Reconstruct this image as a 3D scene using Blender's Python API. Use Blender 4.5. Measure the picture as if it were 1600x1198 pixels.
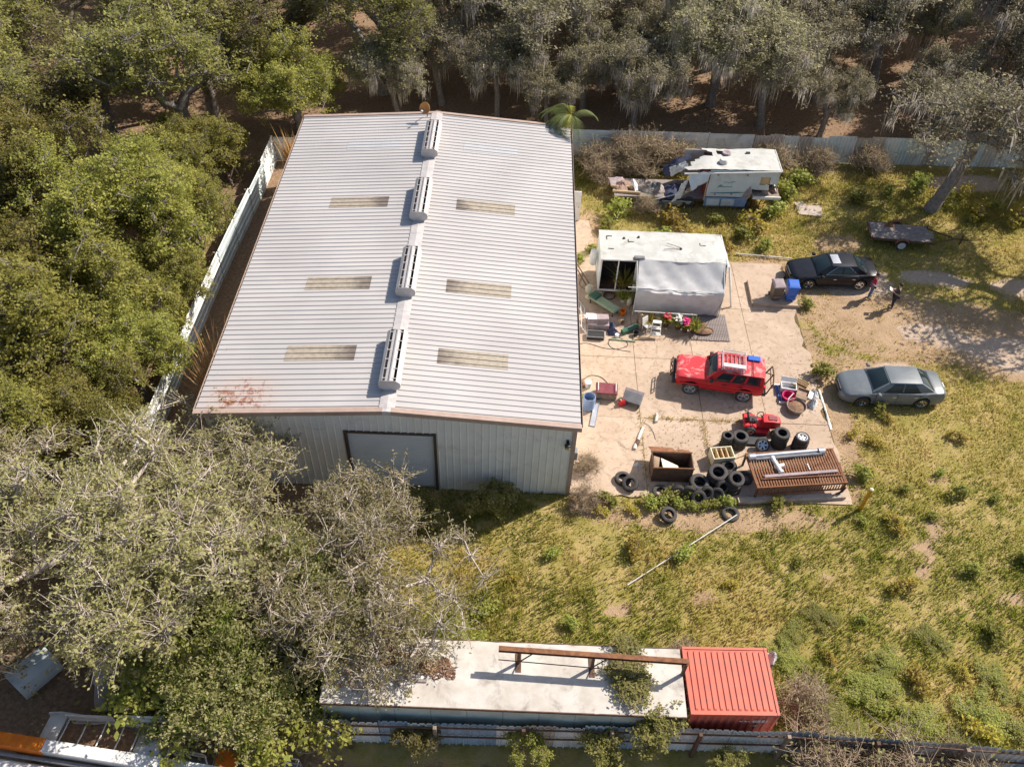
import bpy, math, random
import numpy as np
from mathutils import Vector, Matrix
for o in list(bpy.data.objects): bpy.data.objects.remove(o, do_unlink=True)
SC = bpy.context.scene
COL = SC.collection
R = math.radians
PI = math.pi
rng = np.random.default_rng(7)
random.seed(7)

# ---------------------------------------------------------------- camera
cam = bpy.data.cameras.new('camera'); camo = bpy.data.objects.new('camera', cam); COL.objects.link(camo)
cam.sensor_width = 36; cam.lens = 36*1336.94/1600; cam.clip_end = 1500; cam.clip_start = .5
pit, yaw, rol = 0.81860, -0.00131, -0.04075
fw = Vector((0, math.cos(pit), -math.sin(pit))); rt = Vector((1, 0, 0)); dn = Vector((0, -math.sin(pit), -math.cos(pit)))
Rz = Matrix.Rotation(yaw, 3, 'Z'); fw, rt, dn = Rz@fw, Rz@rt, Rz@dn
r2 = math.cos(rol)*rt + math.sin(rol)*dn; d2 = -math.sin(rol)*rt + math.cos(rol)*dn
mw = Matrix((r2, -d2, -fw)).transposed().to_4x4(); mw.translation = (4.917, -22.433, 31.008)
camo.matrix_world = mw
SC.camera = camo

# ---------------------------------------------------------------- sky, sun, exposure
SUN_AZ, SUN_EL = R(31), R(43.5)      # azimuth counted from +X towards +Y
sd = Vector((math.cos(SUN_AZ)*math.cos(SUN_EL), math.sin(SUN_AZ)*math.cos(SUN_EL), math.sin(SUN_EL)))
w = bpy.data.worlds.new('World'); SC.world = w; w.use_nodes = True
nt = w.node_tree; bg = nt.nodes['Background']; sk = nt.nodes.new('ShaderNodeTexSky')
sk.sky_type = 'NISHITA'; sk.sun_disc = False; sk.sun_elevation = SUN_EL; sk.sun_rotation = math.atan2(sd.x, sd.y)
sk.air_density = 1.0; sk.dust_density = 1.6; sk.ozone_density = 1.0
nt.links.new(sk.outputs[0], bg.inputs[0]); bg.inputs[1].default_value = .092
sl = bpy.data.lights.new('sun', 'SUN'); sl.energy = 4.8; sl.angle = R(.55); sl.color = (1, .925, .83)
so = bpy.data.objects.new('sun', sl); COL.objects.link(so); so.rotation_euler = (-sd).to_track_quat('-Z', 'Y').to_euler(); so.location = (30, 20, 60)
SC.view_settings.view_transform = 'Standard'; SC.view_settings.look = 'None'; SC.view_settings.gamma = 1
SC.view_settings.exposure = .58
SC.view_settings.use_curve_mapping = False
SC.render.engine = 'CYCLES'
SC.cycles.max_bounces = 6; SC.cycles.transparent_max_bounces = 8

# ---------------------------------------------------------------- materials
def mixrgb(nt, f, a, b, mode='MIX'):
    n = nt.nodes.new('ShaderNodeMix'); n.data_type = 'RGBA'; n.blend_type = mode
    for i, v in ((0, f), (6, a), (7, b)):
        if hasattr(v, 'links'): nt.links.new(v, n.inputs[i])
        else: n.inputs[i].default_value = v if i == 0 else (*v, 1)
    return n.outputs[2]
def noise(nt, vec, scale, detail=4, rough=.55, dist=0):
    n = nt.nodes.new('ShaderNodeTexNoise'); n.inputs['Scale'].default_value = scale; n.inputs['Detail'].default_value = detail
    n.inputs['Roughness'].default_value = rough; n.inputs['Distortion'].default_value = dist
    if vec is not None: nt.links.new(vec, n.inputs['Vector'])
    return n.outputs[0]
def ramp(nt, f, a, b, inv=False):
    n = nt.nodes.new('ShaderNodeMapRange'); n.interpolation_type = 'SMOOTHSTEP'
    n.inputs[1].default_value = a; n.inputs[2].default_value = b
    if inv: n.inputs[3].default_value = 1; n.inputs[4].default_value = 0
    nt.links.new(f, n.inputs[0]); return n.outputs[0]
def mth(nt, op, a, b=None):
    n = nt.nodes.new('ShaderNodeMath'); n.operation = op
    for i, v in ((0, a), (1, b)):
        if v is None: continue
        if hasattr(v, 'links'): nt.links.new(v, n.inputs[i])
        else: n.inputs[i].default_value = v
    return n.outputs[0]
def newmat(name):
    m = bpy.data.materials.new(name); m.use_nodes = True; nt = m.node_tree
    return m, nt, nt.nodes['Principled BSDF']
def texco(nt, world):
    if world:
        return nt.nodes.new('ShaderNodeNewGeometry').outputs['Position']
    return nt.nodes.new('ShaderNodeTexCoord').outputs['Object']
def bump(nt, b, h, strength, dist=.02):
    n = nt.nodes.new('ShaderNodeBump'); n.inputs['Strength'].default_value = strength; n.inputs['Distance'].default_value = dist
    nt.links.new(h, n.inputs['Height']); nt.links.new(n.outputs[0], b.inputs['Normal'])
def M(name, c, c2=None, rough=.65, metal=0., scale=3., bmp=0., dirt=None, dirt_amt=.5, world=False, coat=0, spec=.4, lo=.35, hi=.65):
    m, nt, b = newmat(name)
    if c2 is None: c2 = tuple(x*.78 for x in c)
    v = texco(nt, world)
    n1 = noise(nt, v, scale, 6, .62)
    col = mixrgb(nt, ramp(nt, n1, lo, hi), c, c2)
    if dirt is not None:
        n2 = noise(nt, v, scale*.45+.7, 8, .7, .6)
        col = mixrgb(nt, mth(nt, 'MULTIPLY', ramp(nt, n2, .5, .72), dirt_amt), col, dirt)
    nt.links.new(col, b.inputs['Base Color'])
    b.inputs['Roughness'].default_value = rough; b.inputs['Metallic'].default_value = metal
    b.inputs['Specular IOR Level'].default_value = spec
    if coat: b.inputs['Coat Weight'].default_value = coat; b.inputs['Coat Roughness'].default_value = .08
    if bmp: bump(nt, b, noise(nt, v, scale*6, 4), bmp)
    return m
def leafmat(name, c1, c2, c3, transl=.35, rough=.55, attr='tint', hue_obj=.25):
    """leaf colour from a per-leaf attribute, tinted a little per tree"""
    m, nt, b = newmat(name)
    a = nt.nodes.new('ShaderNodeAttribute'); a.attribute_name = attr
    col = mixrgb(nt, ramp(nt, a.outputs['Fac'], 0., .55), c1, c2)
    col = mixrgb(nt, ramp(nt, a.outputs['Fac'], .6, 1.), col, c3)
    oi = nt.nodes.new('ShaderNodeObjectInfo')
    hs = nt.nodes.new('ShaderNodeHueSaturation'); nt.links.new(col, hs.inputs['Color'])
    nt.links.new(mth(nt, 'ADD', mth(nt, 'MULTIPLY', oi.outputs['Random'], hue_obj*2), 1-hue_obj), hs.inputs['Value'])
    nt.links.new(mth(nt, 'ADD', mth(nt, 'MULTIPLY', oi.outputs['Random'], .03), .485), hs.inputs['Hue'])
    nt.links.new(hs.outputs[0], b.inputs['Base Color']); b.inputs['Roughness'].default_value = rough
    b.inputs['Specular IOR Level'].default_value = .25
    t = nt.nodes.new('ShaderNodeBsdfTranslucent'); nt.links.new(hs.outputs[0], t.inputs[0])
    mx = nt.nodes.new('ShaderNodeMixShader'); mx.inputs[0].default_value = transl
    nt.links.new(b.outputs[0], mx.inputs[1]); nt.links.new(t.outputs[0], mx.inputs[2])
    nt.links.new(mx.outputs[0], nt.nodes['Material Output'].inputs[0])
    return m

# ---------------------------------------------------------------- mesh helpers
def link(o, parent=None):
    COL.objects.link(o)
    if parent is not None: o.parent = parent
    return o
def tag(o, label=None, cat=None, group=None, kind=None):
    if label: o['label'] = label
    if cat: o['category'] = cat
    if group: o['group'] = group
    if kind: o['kind'] = kind
    return o
def thing(name, label, cat, loc=(0, 0, 0), rz=0, group=None, s=1):
    o = bpy.data.objects.new(name, None); o.empty_display_size = .2; link(o)
    o.location = loc; o.rotation_euler = (0, 0, rz)
    if s != 1: o.scale = (s, s, s) if not hasattr(s, '__len__') else s
    return tag(o, label, cat, group)
def addobj(name, me, parent=None, loc=None, rot=None, scale=None):
    o = bpy.data.objects.new(name, me); link(o, parent)
    if loc is not None: o.location = loc
    if rot is not None: o.rotation_euler = rot
    if scale is not None: o.scale = scale
    return o
def copy_tree(o, parent=None):
    c = o.copy(); COL.objects.link(c); c.parent = parent
    for ch in list(o.children): copy_tree(ch, c)
    return c
def npmesh(name, V, F, mat, attrs=None, smooth=False):
    V = np.asarray(V, dtype=np.float32); F = np.asarray(F, dtype=np.int32); k = F.shape[1]
    me = bpy.data.meshes.new(name)
    me.vertices.add(len(V)); me.vertices.foreach_set('co', V.ravel())
    me.loops.add(F.size); me.loops.foreach_set('vertex_index', F.ravel())
    me.polygons.add(len(F)); me.polygons.foreach_set('loop_start', np.arange(len(F), dtype=np.int32)*k)
    for an, av in (attrs or {}).items():
        a = me.attributes.new(an, 'FLOAT', 'POINT'); a.data.foreach_set('value', np.asarray(av, dtype=np.float32))
    me.update(calc_edges=True)
    if smooth: me.polygons.foreach_set('use_smooth', np.ones(len(F), dtype=bool))
    if mat: me.materials.append(mat)
    return me
class MB:
    """collects shapes; build() links them as one mesh object"""
    def __init__(s): s.v = []; s.f = []; s.T = Matrix.Identity(4)
    def at(s, loc=(0, 0, 0), rot=(0, 0, 0), sc=1):
        from mathutils import Euler
        s.T = Matrix.Translation(loc) @ Euler(rot).to_matrix().to_4x4() @ (Matrix.Scale(sc, 4)); return s
    def add(s, vs, fs):
        n = len(s.v); s.v += [tuple(s.T @ Vector(v)) for v in vs]; s.f += [tuple(i+n for i in f) for f in fs]; return s
    def box(s, x0, x1, y0, y1, z0, z1, b=0):
        if b:
            vs = []; fs = []
            c = .6*b
            for z, i in ((z0, b), (z0+b, 0), (z1-b, 0), (z1, b)):
                ring = [(x0+i+c, y0+i), (x1-i-c, y0+i), (x1-i, y0+i+c), (x1-i, y1-i-c), (x1-i-c, y1-i), (x0+i+c, y1-i), (x0+i, y1-i-c), (x0+i, y0+i+c)]
                vs += [(x, y, z) for x, y in ring]
            for k in range(3):
                for j in range(8): fs.append((k*8+j, k*8+(j+1) % 8, (k+1)*8+(j+1) % 8, (k+1)*8+j))
            fs += [tuple(range(7, -1, -1)), tuple(range(24, 32))]
            return s.add(vs, fs)
        return s.add([(x0, y0, z0), (x1, y0, z0), (x1, y1, z0), (x0, y1, z0), (x0, y0, z1), (x1, y0, z1), (x1, y1, z1), (x0, y1, z1)],
                     [(3, 2, 1, 0), (4, 5, 6, 7), (0, 1, 5, 4), (1, 2, 6, 5), (2, 3, 7, 6), (3, 0, 4, 7)])
    def cyl(s, p0, p1, r0, r1=None, n=10, cap=True):
        r1 = r0 if r1 is None else r1
        return s.tube([p0, p1], [r0, r1], n, cap)
    def tube(s, pts, r, n=8, cap=True):
        pts = [Vector(p) for p in pts]; rs = r if hasattr(r, '__len__') else [r]*len(pts)
        vs = []; fs = []; prev = None
        for i, p in enumerate(pts):
            d = (pts[min(i+1, len(pts)-1)]-pts[max(i-1, 0)]).normalized()
            a = prev if prev is not None and abs(prev.dot(d)) < .95 else (Vector((0, 0, 1)) if abs(d.z) < .9 else Vector((1, 0, 0)))
            u = d.cross(a).normalized(); v = d.cross(u).normalized(); prev = -v if False else a
            for k in range(n):
                t = 2*PI*k/n; vs.append(p+(u*math.cos(t)+v*math.sin(t))*rs[i])
        for i in range(len(pts)-1):
            for k in range(n): fs.append((i*n+k, i*n+(k+1) % n, (i+1)*n+(k+1) % n, (i+1)*n+k))
        if cap: fs += [tuple(range(n-1, -1, -1)), tuple(range((len(pts)-1)*n, len(pts)*n))]
        return s.add(vs, fs)
    def prism(s, poly, axis, a, b):
        """extrude a 2-D polygon along axis x/y/z from a to b"""
        def P(u, v, t): return {'x': (t, u, v), 'y': (u, t, v), 'z': (u, v, t)}[axis]
        n = len(poly); vs = [P(u, v, a) for u, v in poly]+[P(u, v, b) for u, v in poly]
        return s.add(vs, [tuple(range(n-1, -1, -1)), tuple(range(n, 2*n))]+[(i, (i+1) % n, n+(i+1) % n, n+i) for i in range(n)])
    def lathe(s, prof, n=16, axis='z', closed=False):
        vs = []; fs = []; m = len(prof)
        for k in range(n):
            t = 2*PI*k/n; c, q = math.cos(t), math.sin(t)
            for r, z in prof: vs.append({'z': (r*c, r*q, z), 'y': (r*c, z, r*q), 'x': (z, r*c, r*q)}[axis])
        for k in range(n):
            k2 = (k+1) % n
            for i in range(m if closed else m-1):
                j = (i+1) % m; fs.append((k*m+i, k2*m+i, k2*m+j, k*m+j))
        return s.add(vs, fs)
    def patch(s, a, b, c, d, nu=6, nv=4, bulge=(0, 0, 0), th=0, wob=0, seed=0):
        """bilinear patch a-b-c-d with a bulge, optional thickness and wrinkles"""
        a, b, c, d, bu = map(Vector, (a, b, c, d, bulge)); rr = random.Random(seed); vs = []; fs = []
        for j in range(nv+1):
            for i in range(nu+1):
                u, v = i/nu, j/nv
                p = (a*(1-u)+b*u)*(1-v)+(d*(1-u)+c*u)*v + bu*(4*u*(1-u)*4*v*(1-v))**.6
                if wob: p = p+Vector((rr.uniform(-wob, wob), rr.uniform(-wob, wob), rr.uniform(-wob, wob)))
                vs.append(p)
        N = len(vs); q = [(j*(nu+1)+i, j*(nu+1)+i+1, (j+1)*(nu+1)+i+1, (j+1)*(nu+1)+i) for j in range(nv) for i in range(nu)]
        fs += q
        if th:
            n = (b-a).cross(d-a).normalized()*th
            vs += [v-n for v in vs]; fs += [tuple(N+k for k in f[::-1]) for f in q]
            ed = [i for i in range(nu+1)]+[j*(nu+1)+nu for j in range(1, nv+1)]+[nv*(nu+1)+i for i in range(nu-1, -1, -1)]+[j*(nu+1) for j in range(nv-1, 0, -1)]
            for k in range(len(ed)): e, g = ed[k], ed[(k+1) % len(ed)]; fs.append((g, e, N+e, N+g))
        return s.add(vs, fs)
    def loft(s, rings, cap=True, closed=True):
        n = len(rings[0]); vs = [p for r in rings for p in r]; fs = []
        for i in range(len(rings)-1):
            for k in range(n if closed else n-1): fs.append((i*n+k, i*n+(k+1) % n, (i+1)*n+(k+1) % n, (i+1)*n+k))
        if cap: fs += [tuple(range(n-1, -1, -1)), tuple(range((len(rings)-1)*n, len(rings)*n))]
        return s.add(vs, fs)
    def mesh(s, name, mat, smooth=None):
        me = bpy.data.meshes.new(name); me.from_pydata([tuple(v) for v in s.v], [], s.f); me.update()
        if mat: me.materials.append(mat)
        if smooth is not None:
            me.polygons.foreach_set('use_smooth', [True]*len(me.polygons)); me.set_sharp_from_angle(angle=R(smooth))
        return me
    def build(s, name, mat, parent=None, smooth=None):
        o = bpy.data.objects.new(name, s.mesh(name, mat, smooth)); return link(o, parent)
def BOX(*a, **k): return MB().box(*a, **k)
def CYL(*a, **k): return MB().cyl(*a, **k)
def TUBE(*a, **k): return MB().tube(*a, **k)

# ================================================================ MATERIAL SET
def mat_ground():
    m, nt, b = newmat('ground_soil')
    v = texco(nt, True)
    def A(n):
        a = nt.nodes.new('ShaderNodeAttribute'); a.attribute_name = n; return a.outputs['Fac']
    nz = noise(nt, v, .9, 8, .68, .4); nf = noise(nt, v, 6., 8, .7); nb = noise(nt, v, .23, 4, .5); nff = noise(nt, v, 28., 5, .7)
    grass = mixrgb(nt, ramp(nt, nz, .36, .66), (.27, .235, .055), (.45, .335, .14))
    grass = mixrgb(nt, mth(nt, 'MULTIPLY', ramp(nt, nf, .45, .7), .55), grass, (.42, .31, .17))
    dirt = mixrgb(nt, ramp(nt, nz, .35, .7), (.46, .32, .20), (.34, .23, .135))
    sand = mixrgb(nt, ramp(nt, nf, .35, .7), (.56, .43, .33), (.44, .33, .235))
    litter = mixrgb(nt, ramp(nt, nf, .35, .65), (.22, .135, .085), (.35, .24, .155))
    litter = mixrgb(nt, mth(nt, 'MULTIPLY', ramp(nt, nz, .52, .7), .6), litter, (.17, .14, .05))
    pert = mth(nt, 'MULTIPLY', mth(nt, 'SUBTRACT', mth(nt, 'ADD', nz, mth(nt, 'MULTIPLY', nf, .5)), .75), 1.7)
    def w(n, lo=.38, hi=.62): return ramp(nt, mth(nt, 'ADD', A(n), pert), lo, hi)
    c = mixrgb(nt, w('dirt'), grass, dirt)
    c = mixrgb(nt, w('sand'), c, sand)
    c = mixrgb(nt, w('litter'), c, litter)
    c = mixrgb(nt, mth(nt, 'MULTIPLY', ramp(nt, nff, .5, .75), .35), c, (.10, .07, .04))
    nt.links.new(c, b.inputs['Base Color']); b.inputs['Roughness'].default_value = .95; b.inputs['Specular IOR Level'].default_value = .1
    bump(nt, b, mth(nt, 'ADD', nf, mth(nt, 'MULTIPLY', nff, .5)), .9, .08)
    return m
def mat_concrete(name, c1, c2, stain):
    m, nt, b = newmat(name); v = texco(nt, True)
    n1 = noise(nt, v, .55, 8, .65, .5); n2 = noise(nt, v, 3.2, 8, .7, .8); n3 = noise(nt, v, 24, 4, .7)
    c = mixrgb(nt, ramp(nt, n1, .35, .68), c1, c2)
    c = mixrgb(nt, mth(nt, 'MULTIPLY', ramp(nt, n2, .47, .7), .75), c, stain)
    n5 = noise(nt, v, .95, 7, .7, 1.2); c = mixrgb(nt, mth(nt, 'MULTIPLY', ramp(nt, n5, .6, .7), .5), c, (.17, .13, .10)); c = mixrgb(nt, mth(nt, 'MULTIPLY', ramp(nt, n5, .3, .4, True), .5), c, (.58, .45, .33))
    c = mixrgb(nt, mth(nt, 'MULTIPLY', ramp(nt, n3, .55, .75), .3), c, (.30, .20, .12))
    vo = nt.nodes.new('ShaderNodeTexVoronoi'); vo.feature = 'DISTANCE_TO_EDGE'; vo.inputs['Scale'].default_value = .42
    wv = nt.nodes.new('ShaderNodeVectorMath'); wv.operation = 'ADD'; nt.links.new(v, wv.inputs[0])
    nn = nt.nodes.new('ShaderNodeTexNoise'); nn.inputs['Scale'].default_value = 1.3; nn.inputs['Detail'].default_value = 6; nt.links.new(v, nn.inputs['Vector'])
    nt.links.new(nn.outputs[1], wv.inputs[1]); nt.links.new(wv.outputs[0], vo.inputs['Vector'])
    crack = mth(nt, 'MULTIPLY', ramp(nt, vo.outputs[0], .004, .012, True), ramp(nt, n1, .45, .6))
    c = mixrgb(nt, mth(nt, 'MULTIPLY', crack, .4), c, (.13, .10, .07))
    nt.links.new(c, b.inputs['Base Color']); b.inputs['Roughness'].default_value = .9; b.inputs['Specular IOR Level'].default_value = .2
    bump(nt, b, n3, .25, .01)
    return m
def mat_roof():
    m, nt, b = newmat('painted_roof_metal'); v = texco(nt, True)
    mp = nt.nodes.new('ShaderNodeMapping'); mp.inputs['Scale'].default_value = (.25, 1.4, 1); nt.links.new(v, mp.inputs[0])
    n1 = noise(nt, v, .18, 5); n2 = noise(nt, mp.outputs[0], 1.1, 8, .7); n3 = noise(nt, v, 3.6, 9, .78, .4)
    c = mixrgb(nt, ramp(nt, n1, .35, .68), (.435, .41, .395), (.50, .472, .452))
    c = mixrgb(nt, mth(nt, 'MULTIPLY', ramp(nt, n2, .5, .8), .38), c, (.31, .28, .265))
    n4 = noise(nt, v, 9, 6, .75)
    c = mixrgb(nt, mth(nt, 'MULTIPLY', ramp(nt, n4, .62, .8), .3), c, (.30, .26, .23))
    # rust creeping in at the front left corner
    sp = nt.nodes.new('ShaderNodeSeparateXYZ'); nt.links.new(v, sp.inputs[0])
    dx = mth(nt, 'DIVIDE', mth(nt, 'ADD', sp.outputs[0], 6.1), 1.9); dy = mth(nt, 'DIVIDE', mth(nt, 'SUBTRACT', sp.outputs[1], .7), 1.5)
    d = mth(nt, 'SQRT', mth(nt, 'ADD', mth(nt, 'MULTIPLY', dx, dx), mth(nt, 'MULTIPLY', dy, dy)))
    near = ramp(nt, d, .25, 1.25, True)
    c = mixrgb(nt, mth(nt, 'MULTIPLY', near, .35), c, (.52, .33, .24))
    rust = mth(nt, 'MULTIPLY', ramp(nt, mth(nt, 'ADD', n3, mth(nt, 'MULTIPLY', near, .17)), .665, .70), near)
    c = mixrgb(nt, mth(nt, 'MULTIPLY', rust, .85), c, (.27, .095, .04))
    nt.links.new(c, b.inputs['Base Color']); b.inputs['Roughness'].default_value = .45; b.inputs['Specular IOR Level'].default_value = .45
    return m
MT = {}
MT['ground'] = mat_ground()
MT['concrete'] = mat_concrete('concrete', (.43, .325, .24), (.51, .395, .30), (.30, .21, .14))
MT['concrete2'] = mat_concrete('concrete_pale', (.47, .395, .335), (.40, .32, .25), (.27, .20, .14))
MT['joint'] = M('joint_soil', (.16, .10, .05), (.09, .075, .03), rough=.95, scale=5, world=True)
MT['roof'] = mat_roof()
MT['wall'] = M('wall_metal', (.77, .76, .73), (.70, .685, .65), rough=.5, scale=.6, dirt=(.38, .36, .33), dirt_amt=.45, world=True)
MT['door'] = M('door_metal', (.64, .68, .73), (.58, .62, .67), rough=.5, scale=.8, world=True)
MT['brown'] = M('brown_trim', (.085, .06, .05), (.06, .045, .04), rough=.55, scale=2)
MT['tan'] = M('tan_trim', (.42, .31, .255), (.36, .26, .21), rough=.6, scale=2, world=True)
MT['ventmetal'] = M('vent_metal', (.50, .47, .455), (.42, .39, .38), rough=.5, scale=2.5, world=True)
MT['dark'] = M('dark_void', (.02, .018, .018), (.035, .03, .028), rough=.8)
def mat_sky():
    m, nt, b = newmat('fibreglass'); v = texco(nt, True); n1 = noise(nt, v, 5, 8, .75); n2 = noise(nt, v, 1.3, 6, .7)
    c = mixrgb(nt, ramp(nt, n1, .35, .7), (.41, .355, .28), (.29, .24, .18))
    sp = nt.nodes.new('ShaderNodeSeparateXYZ'); nt.links.new(v, sp.inputs[0])
    st = ramp(nt, mth(nt, 'ADD', mth(nt, 'ABSOLUTE', sp.outputs[0]), mth(nt, 'MULTIPLY', mth(nt, 'SUBTRACT', n2, .5), 2.2)), 1.7, 2.9, True)
    c = mixrgb(nt, mth(nt, 'MULTIPLY', st, .85), c, (.13, .10, .085)); nt.links.new(c, b.inputs['Base Color']); b.inputs['Roughness'].default_value = .55
    return m
MT['skylight'] = mat_sky()
MT['skynew'] = M('fibreglass_new', (.48, .475, .475), (.45, .44, .435), rough=.4, scale=1)
MT['white'] = M('white_paint', (.74, .73, .71), (.64, .62, .59), rough=.5, scale=2, dirt=(.40, .34, .28), dirt_amt=.4)
MT['whitew'] = M('white_weathered', (.66, .65, .61), (.54, .52, .46), rough=.65, scale=1.1, dirt=(.28, .23, .18), dirt_amt=.75, world=True)
MT['fence_white'] = M('fence_white', (.74, .75, .73), (.60, .62, .61), rough=.5, scale=.9, dirt=(.25, .22, .17), dirt_amt=.6, world=True)
MT['fence_teal'] = M('fence_teal', (.64, .70, .70), (.52, .58, .59), rough=.5, scale=.9, dirt=(.22, .2, .16), dirt_amt=.5, world=True)
MT['fence_blue'] = M('fence_blue', (.33, .44, .55), (.26, .35, .45), rough=.5, scale=.9, dirt=(.2, .18, .15), dirt_amt=.5, world=True)
MT['fence_tan'] = M('fence_tan', (.56, .50, .44), (.43, .38, .33), rough=.6, scale=.9, dirt=(.2, .14, .1), dirt_amt=.6, world=True)
MT['red'] = M('container_red', (.58, .135, .085), (.52, .115, .075), rough=.5, scale=1.5, dirt=(.33, .12, .085), dirt_amt=.7)
MT['rust'] = M('rust', (.17, .07, .035), (.26, .115, .05), rough=.85, scale=6, dirt=(.08, .04, .025), dirt_amt=.6)
MT['rustdark'] = M('rust_dark', (.085, .05, .035), (.14, .075, .045), rough=.85, scale=5)
MT['steel'] = M('galvanised', (.46, .48, .52), (.38, .39, .42), rough=.4, metal=.5, scale=4)
MT['alu'] = M('aluminium', (.56, .57, .60), (.46, .47, .49), rough=.38, metal=.6, scale=3)
MT['chrome'] = M('chrome', (.72, .72, .73), (.6, .6, .61), rough=.15, metal=1, scale=2)
MT['rubber'] = M('rubber', (.042, .038, .038), (.065, .057, .053), rough=.8, scale=5, dirt=(.13, .10, .075), dirt_amt=.5)
MT['black'] = M('black_plastic', (.022, .022, .024), (.035, .034, .034), rough=.5)
MT['grey'] = M('grey_plastic', (.20, .20, .21), (.15, .15, .155), rough=.55, dirt=(.3, .27, .22), dirt_amt=.4)
MT['wood'] = M('weathered_wood', (.30, .235, .18), (.21, .16, .12), rough=.85, scale=5, dirt=(.13, .1, .08), bmp=.3)
MT['woodnew'] = M('pale_wood', (.58, .43, .24), (.48, .33, .17), rough=.75, scale=5)
MT['woodgrey'] = M('grey_planks', (.30, .25, .23), (.22, .185, .17), rough=.85, scale=6, dirt=(.12, .09, .07), dirt_amt=.6)
MT['blue'] = M('blue_plastic', (.02, .13, .55), (.025, .11, .45), rough=.4)
MT['bluefade'] = M('faded_blue', (.19, .28, .47), (.26, .35, .52), rough=.5)
MT['binbrown'] = M('bin_brown', (.115, .085, .072), (.085, .065, .057), rough=.55)
MT['yellow'] = M('yellow_paint', (.72, .36, .02), (.58, .27, .02), rough=.5, scale=4)
MT['orange'] = M('orange_paint', (.75, .20, .012), (.62, .15, .01), rough=.45)
MT['orangetile'] = M('rusty_dish', (.60, .28, .08), (.46, .19, .05), rough=.6, scale=6)
MT['tarp'] = M('silver_tarp', (.60, .59, .58), (.52, .51, .50), rough=.5, scale=2, dirt=(.32, .29, .27), dirt_amt=.35)
MT['rvroof'] = M('rv_roof', (.52, .52, .49), (.45, .445, .41), rough=.6, scale=1.4, dirt=(.27, .24, .19), dirt_amt=.7, world=True)
MT['rvwall'] = M('rv_wall', (.60, .65, .66), (.54, .58, .58), rough=.45, scale=1, dirt=(.38, .36, .32), dirt_amt=.4)
MT['boxroof'] = M('trailer_roof', (.57, .53, .475), (.46, .41, .35), rough=.75, scale=1.1, dirt=(.22, .18, .145), dirt_amt=.85, world=True)
MT['boxside'] = M('trailer_side', (.52, .58, .52), (.44, .49, .44), rough=.5, scale=1.2, dirt=(.25, .22, .15), dirt_amt=.5, world=True)
MT['litterheap'] = M('dead_leaves', (.27, .165, .10), (.17, .095, .055), rough=.95, scale=9, bmp=.8)
MT['brownfab'] = M('brown_fabric', (.28, .175, .135), (.36, .25, .2), rough=.9, scale=5, bmp=.4)
MT['maroon'] = M('maroon_paint', (.17, .035, .045), (.22, .06, .06), rough=.45)
MT['redp'] = M('red_plastic', (.62, .03, .03), (.5, .02, .03), rough=.4)
MT['pinkred'] = M('magenta_plastic', (.62, .02, .14), (.5, .015, .11), rough=.4)
MT['green'] = M('sage_vinyl', (.30, .37, .24), (.25, .31, .2), rough=.6, scale=4)
MT['greend'] = M('dark_green_metal', (.035, .12, .075), (.045, .09, .06), rough=.5)
MT['card'] = M('cardboard', (.42, .30, .2), (.35, .24, .155), rough=.85)
MT['cream'] = M('cream_plastic', (.72, .66, .46), (.64, .58, .4), rough=.55)
MT['cloth'] = M('grey_cloth', (.37, .30, .30), (.27, .21, .22), rough=.9, scale=4)
MT['denimbag'] = M('navy_cloth', (.045, .05, .1), (.07, .075, .13), rough=.9)
MT['blanket'] = M('mixed_debris', (.10, .15, .15), (.30, .20, .16), rough=.9, scale=4, dirt=(.50, .46, .44), dirt_amt=.7, bmp=.6)
MT['tealpaint'] = M('teal_decal', (.02, .22, .22), (.03, .18, .19), rough=.5)
MT['sackw'] = M('white_sack', (.66, .65, .64), (.55, .54, .53), rough=.7, scale=5, bmp=.4)
MT['stone'] = M('pale_stone', (.52, .44, .30), (.40, .32, .2), rough=.9, scale=2, bmp=.6)
MT['bark'] = M('oak_bark', (.26, .225, .20), (.16, .135, .115), rough=.9, scale=5, bmp=.7)
MT['barkpale'] = M('pale_bark', (.52, .445, .375), (.38, .32, .265), rough=.9, scale=5, bmp=.5)
MT['twig'] = M('dry_twig', (.36, .29, .24), (.27, .20, .16), rough=.9, scale=3)
MT['twigred'] = M('dead_brush', (.40, .30, .21), (.29, .21, .14), rough=.9, scale=3)
MT['straw'] = leafmat('straw', (.50, .27, .10), (.58, .36, .17), (.45, .21, .07), .3)
MT['leafpale'] = leafmat('olive_leaf', (.25, .245, .075), (.38, .35, .15), (.51, .44, .26), .5)
MT['leafgreen'] = leafmat('green_leaf', (.20, .205, .045), (.33, .31, .07), (.48, .42, .13), .52)
MT['leafdark'] = leafmat('dark_oak_leaf', (.18, .18, .055), (.29, .27, .08), (.41, .345, .13), .52)
MT['leafmoss'] = leafmat('grey_oak_leaf', (.26, .245, .12), (.37, .335, .19), (.47, .415, .28), .55)
MT['moss'] = leafmat('spanish_moss', (.40, .36, .31), (.50, .45, .40), (.60, .54, .48), .4, .9)
MT['leafbush'] = leafmat('weed_leaf', (.24, .275, .05), (.35, .36, .075), (.48, .44, .13), .52)
MT['deadleaf'] = leafmat('dead_leaf', (.24, .14, .075), (.34, .215, .125), (.42, .29, .19), .2, .8)
MT['leafyel'] = leafmat('yellow_leaf', (.30, .26, .04), (.40, .32, .05), (.44, .30, .06), .45)
MT['grass'] = leafmat('grass_blades', (.22, .25, .035), (.42, .375, .09), (.64, .48, .22), .5, .7, hue_obj=0)
MT['frond'] = leafmat('palm_frond', (.14, .18, .06), (.21, .25, .08), (.42, .44, .04), .45)
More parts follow.
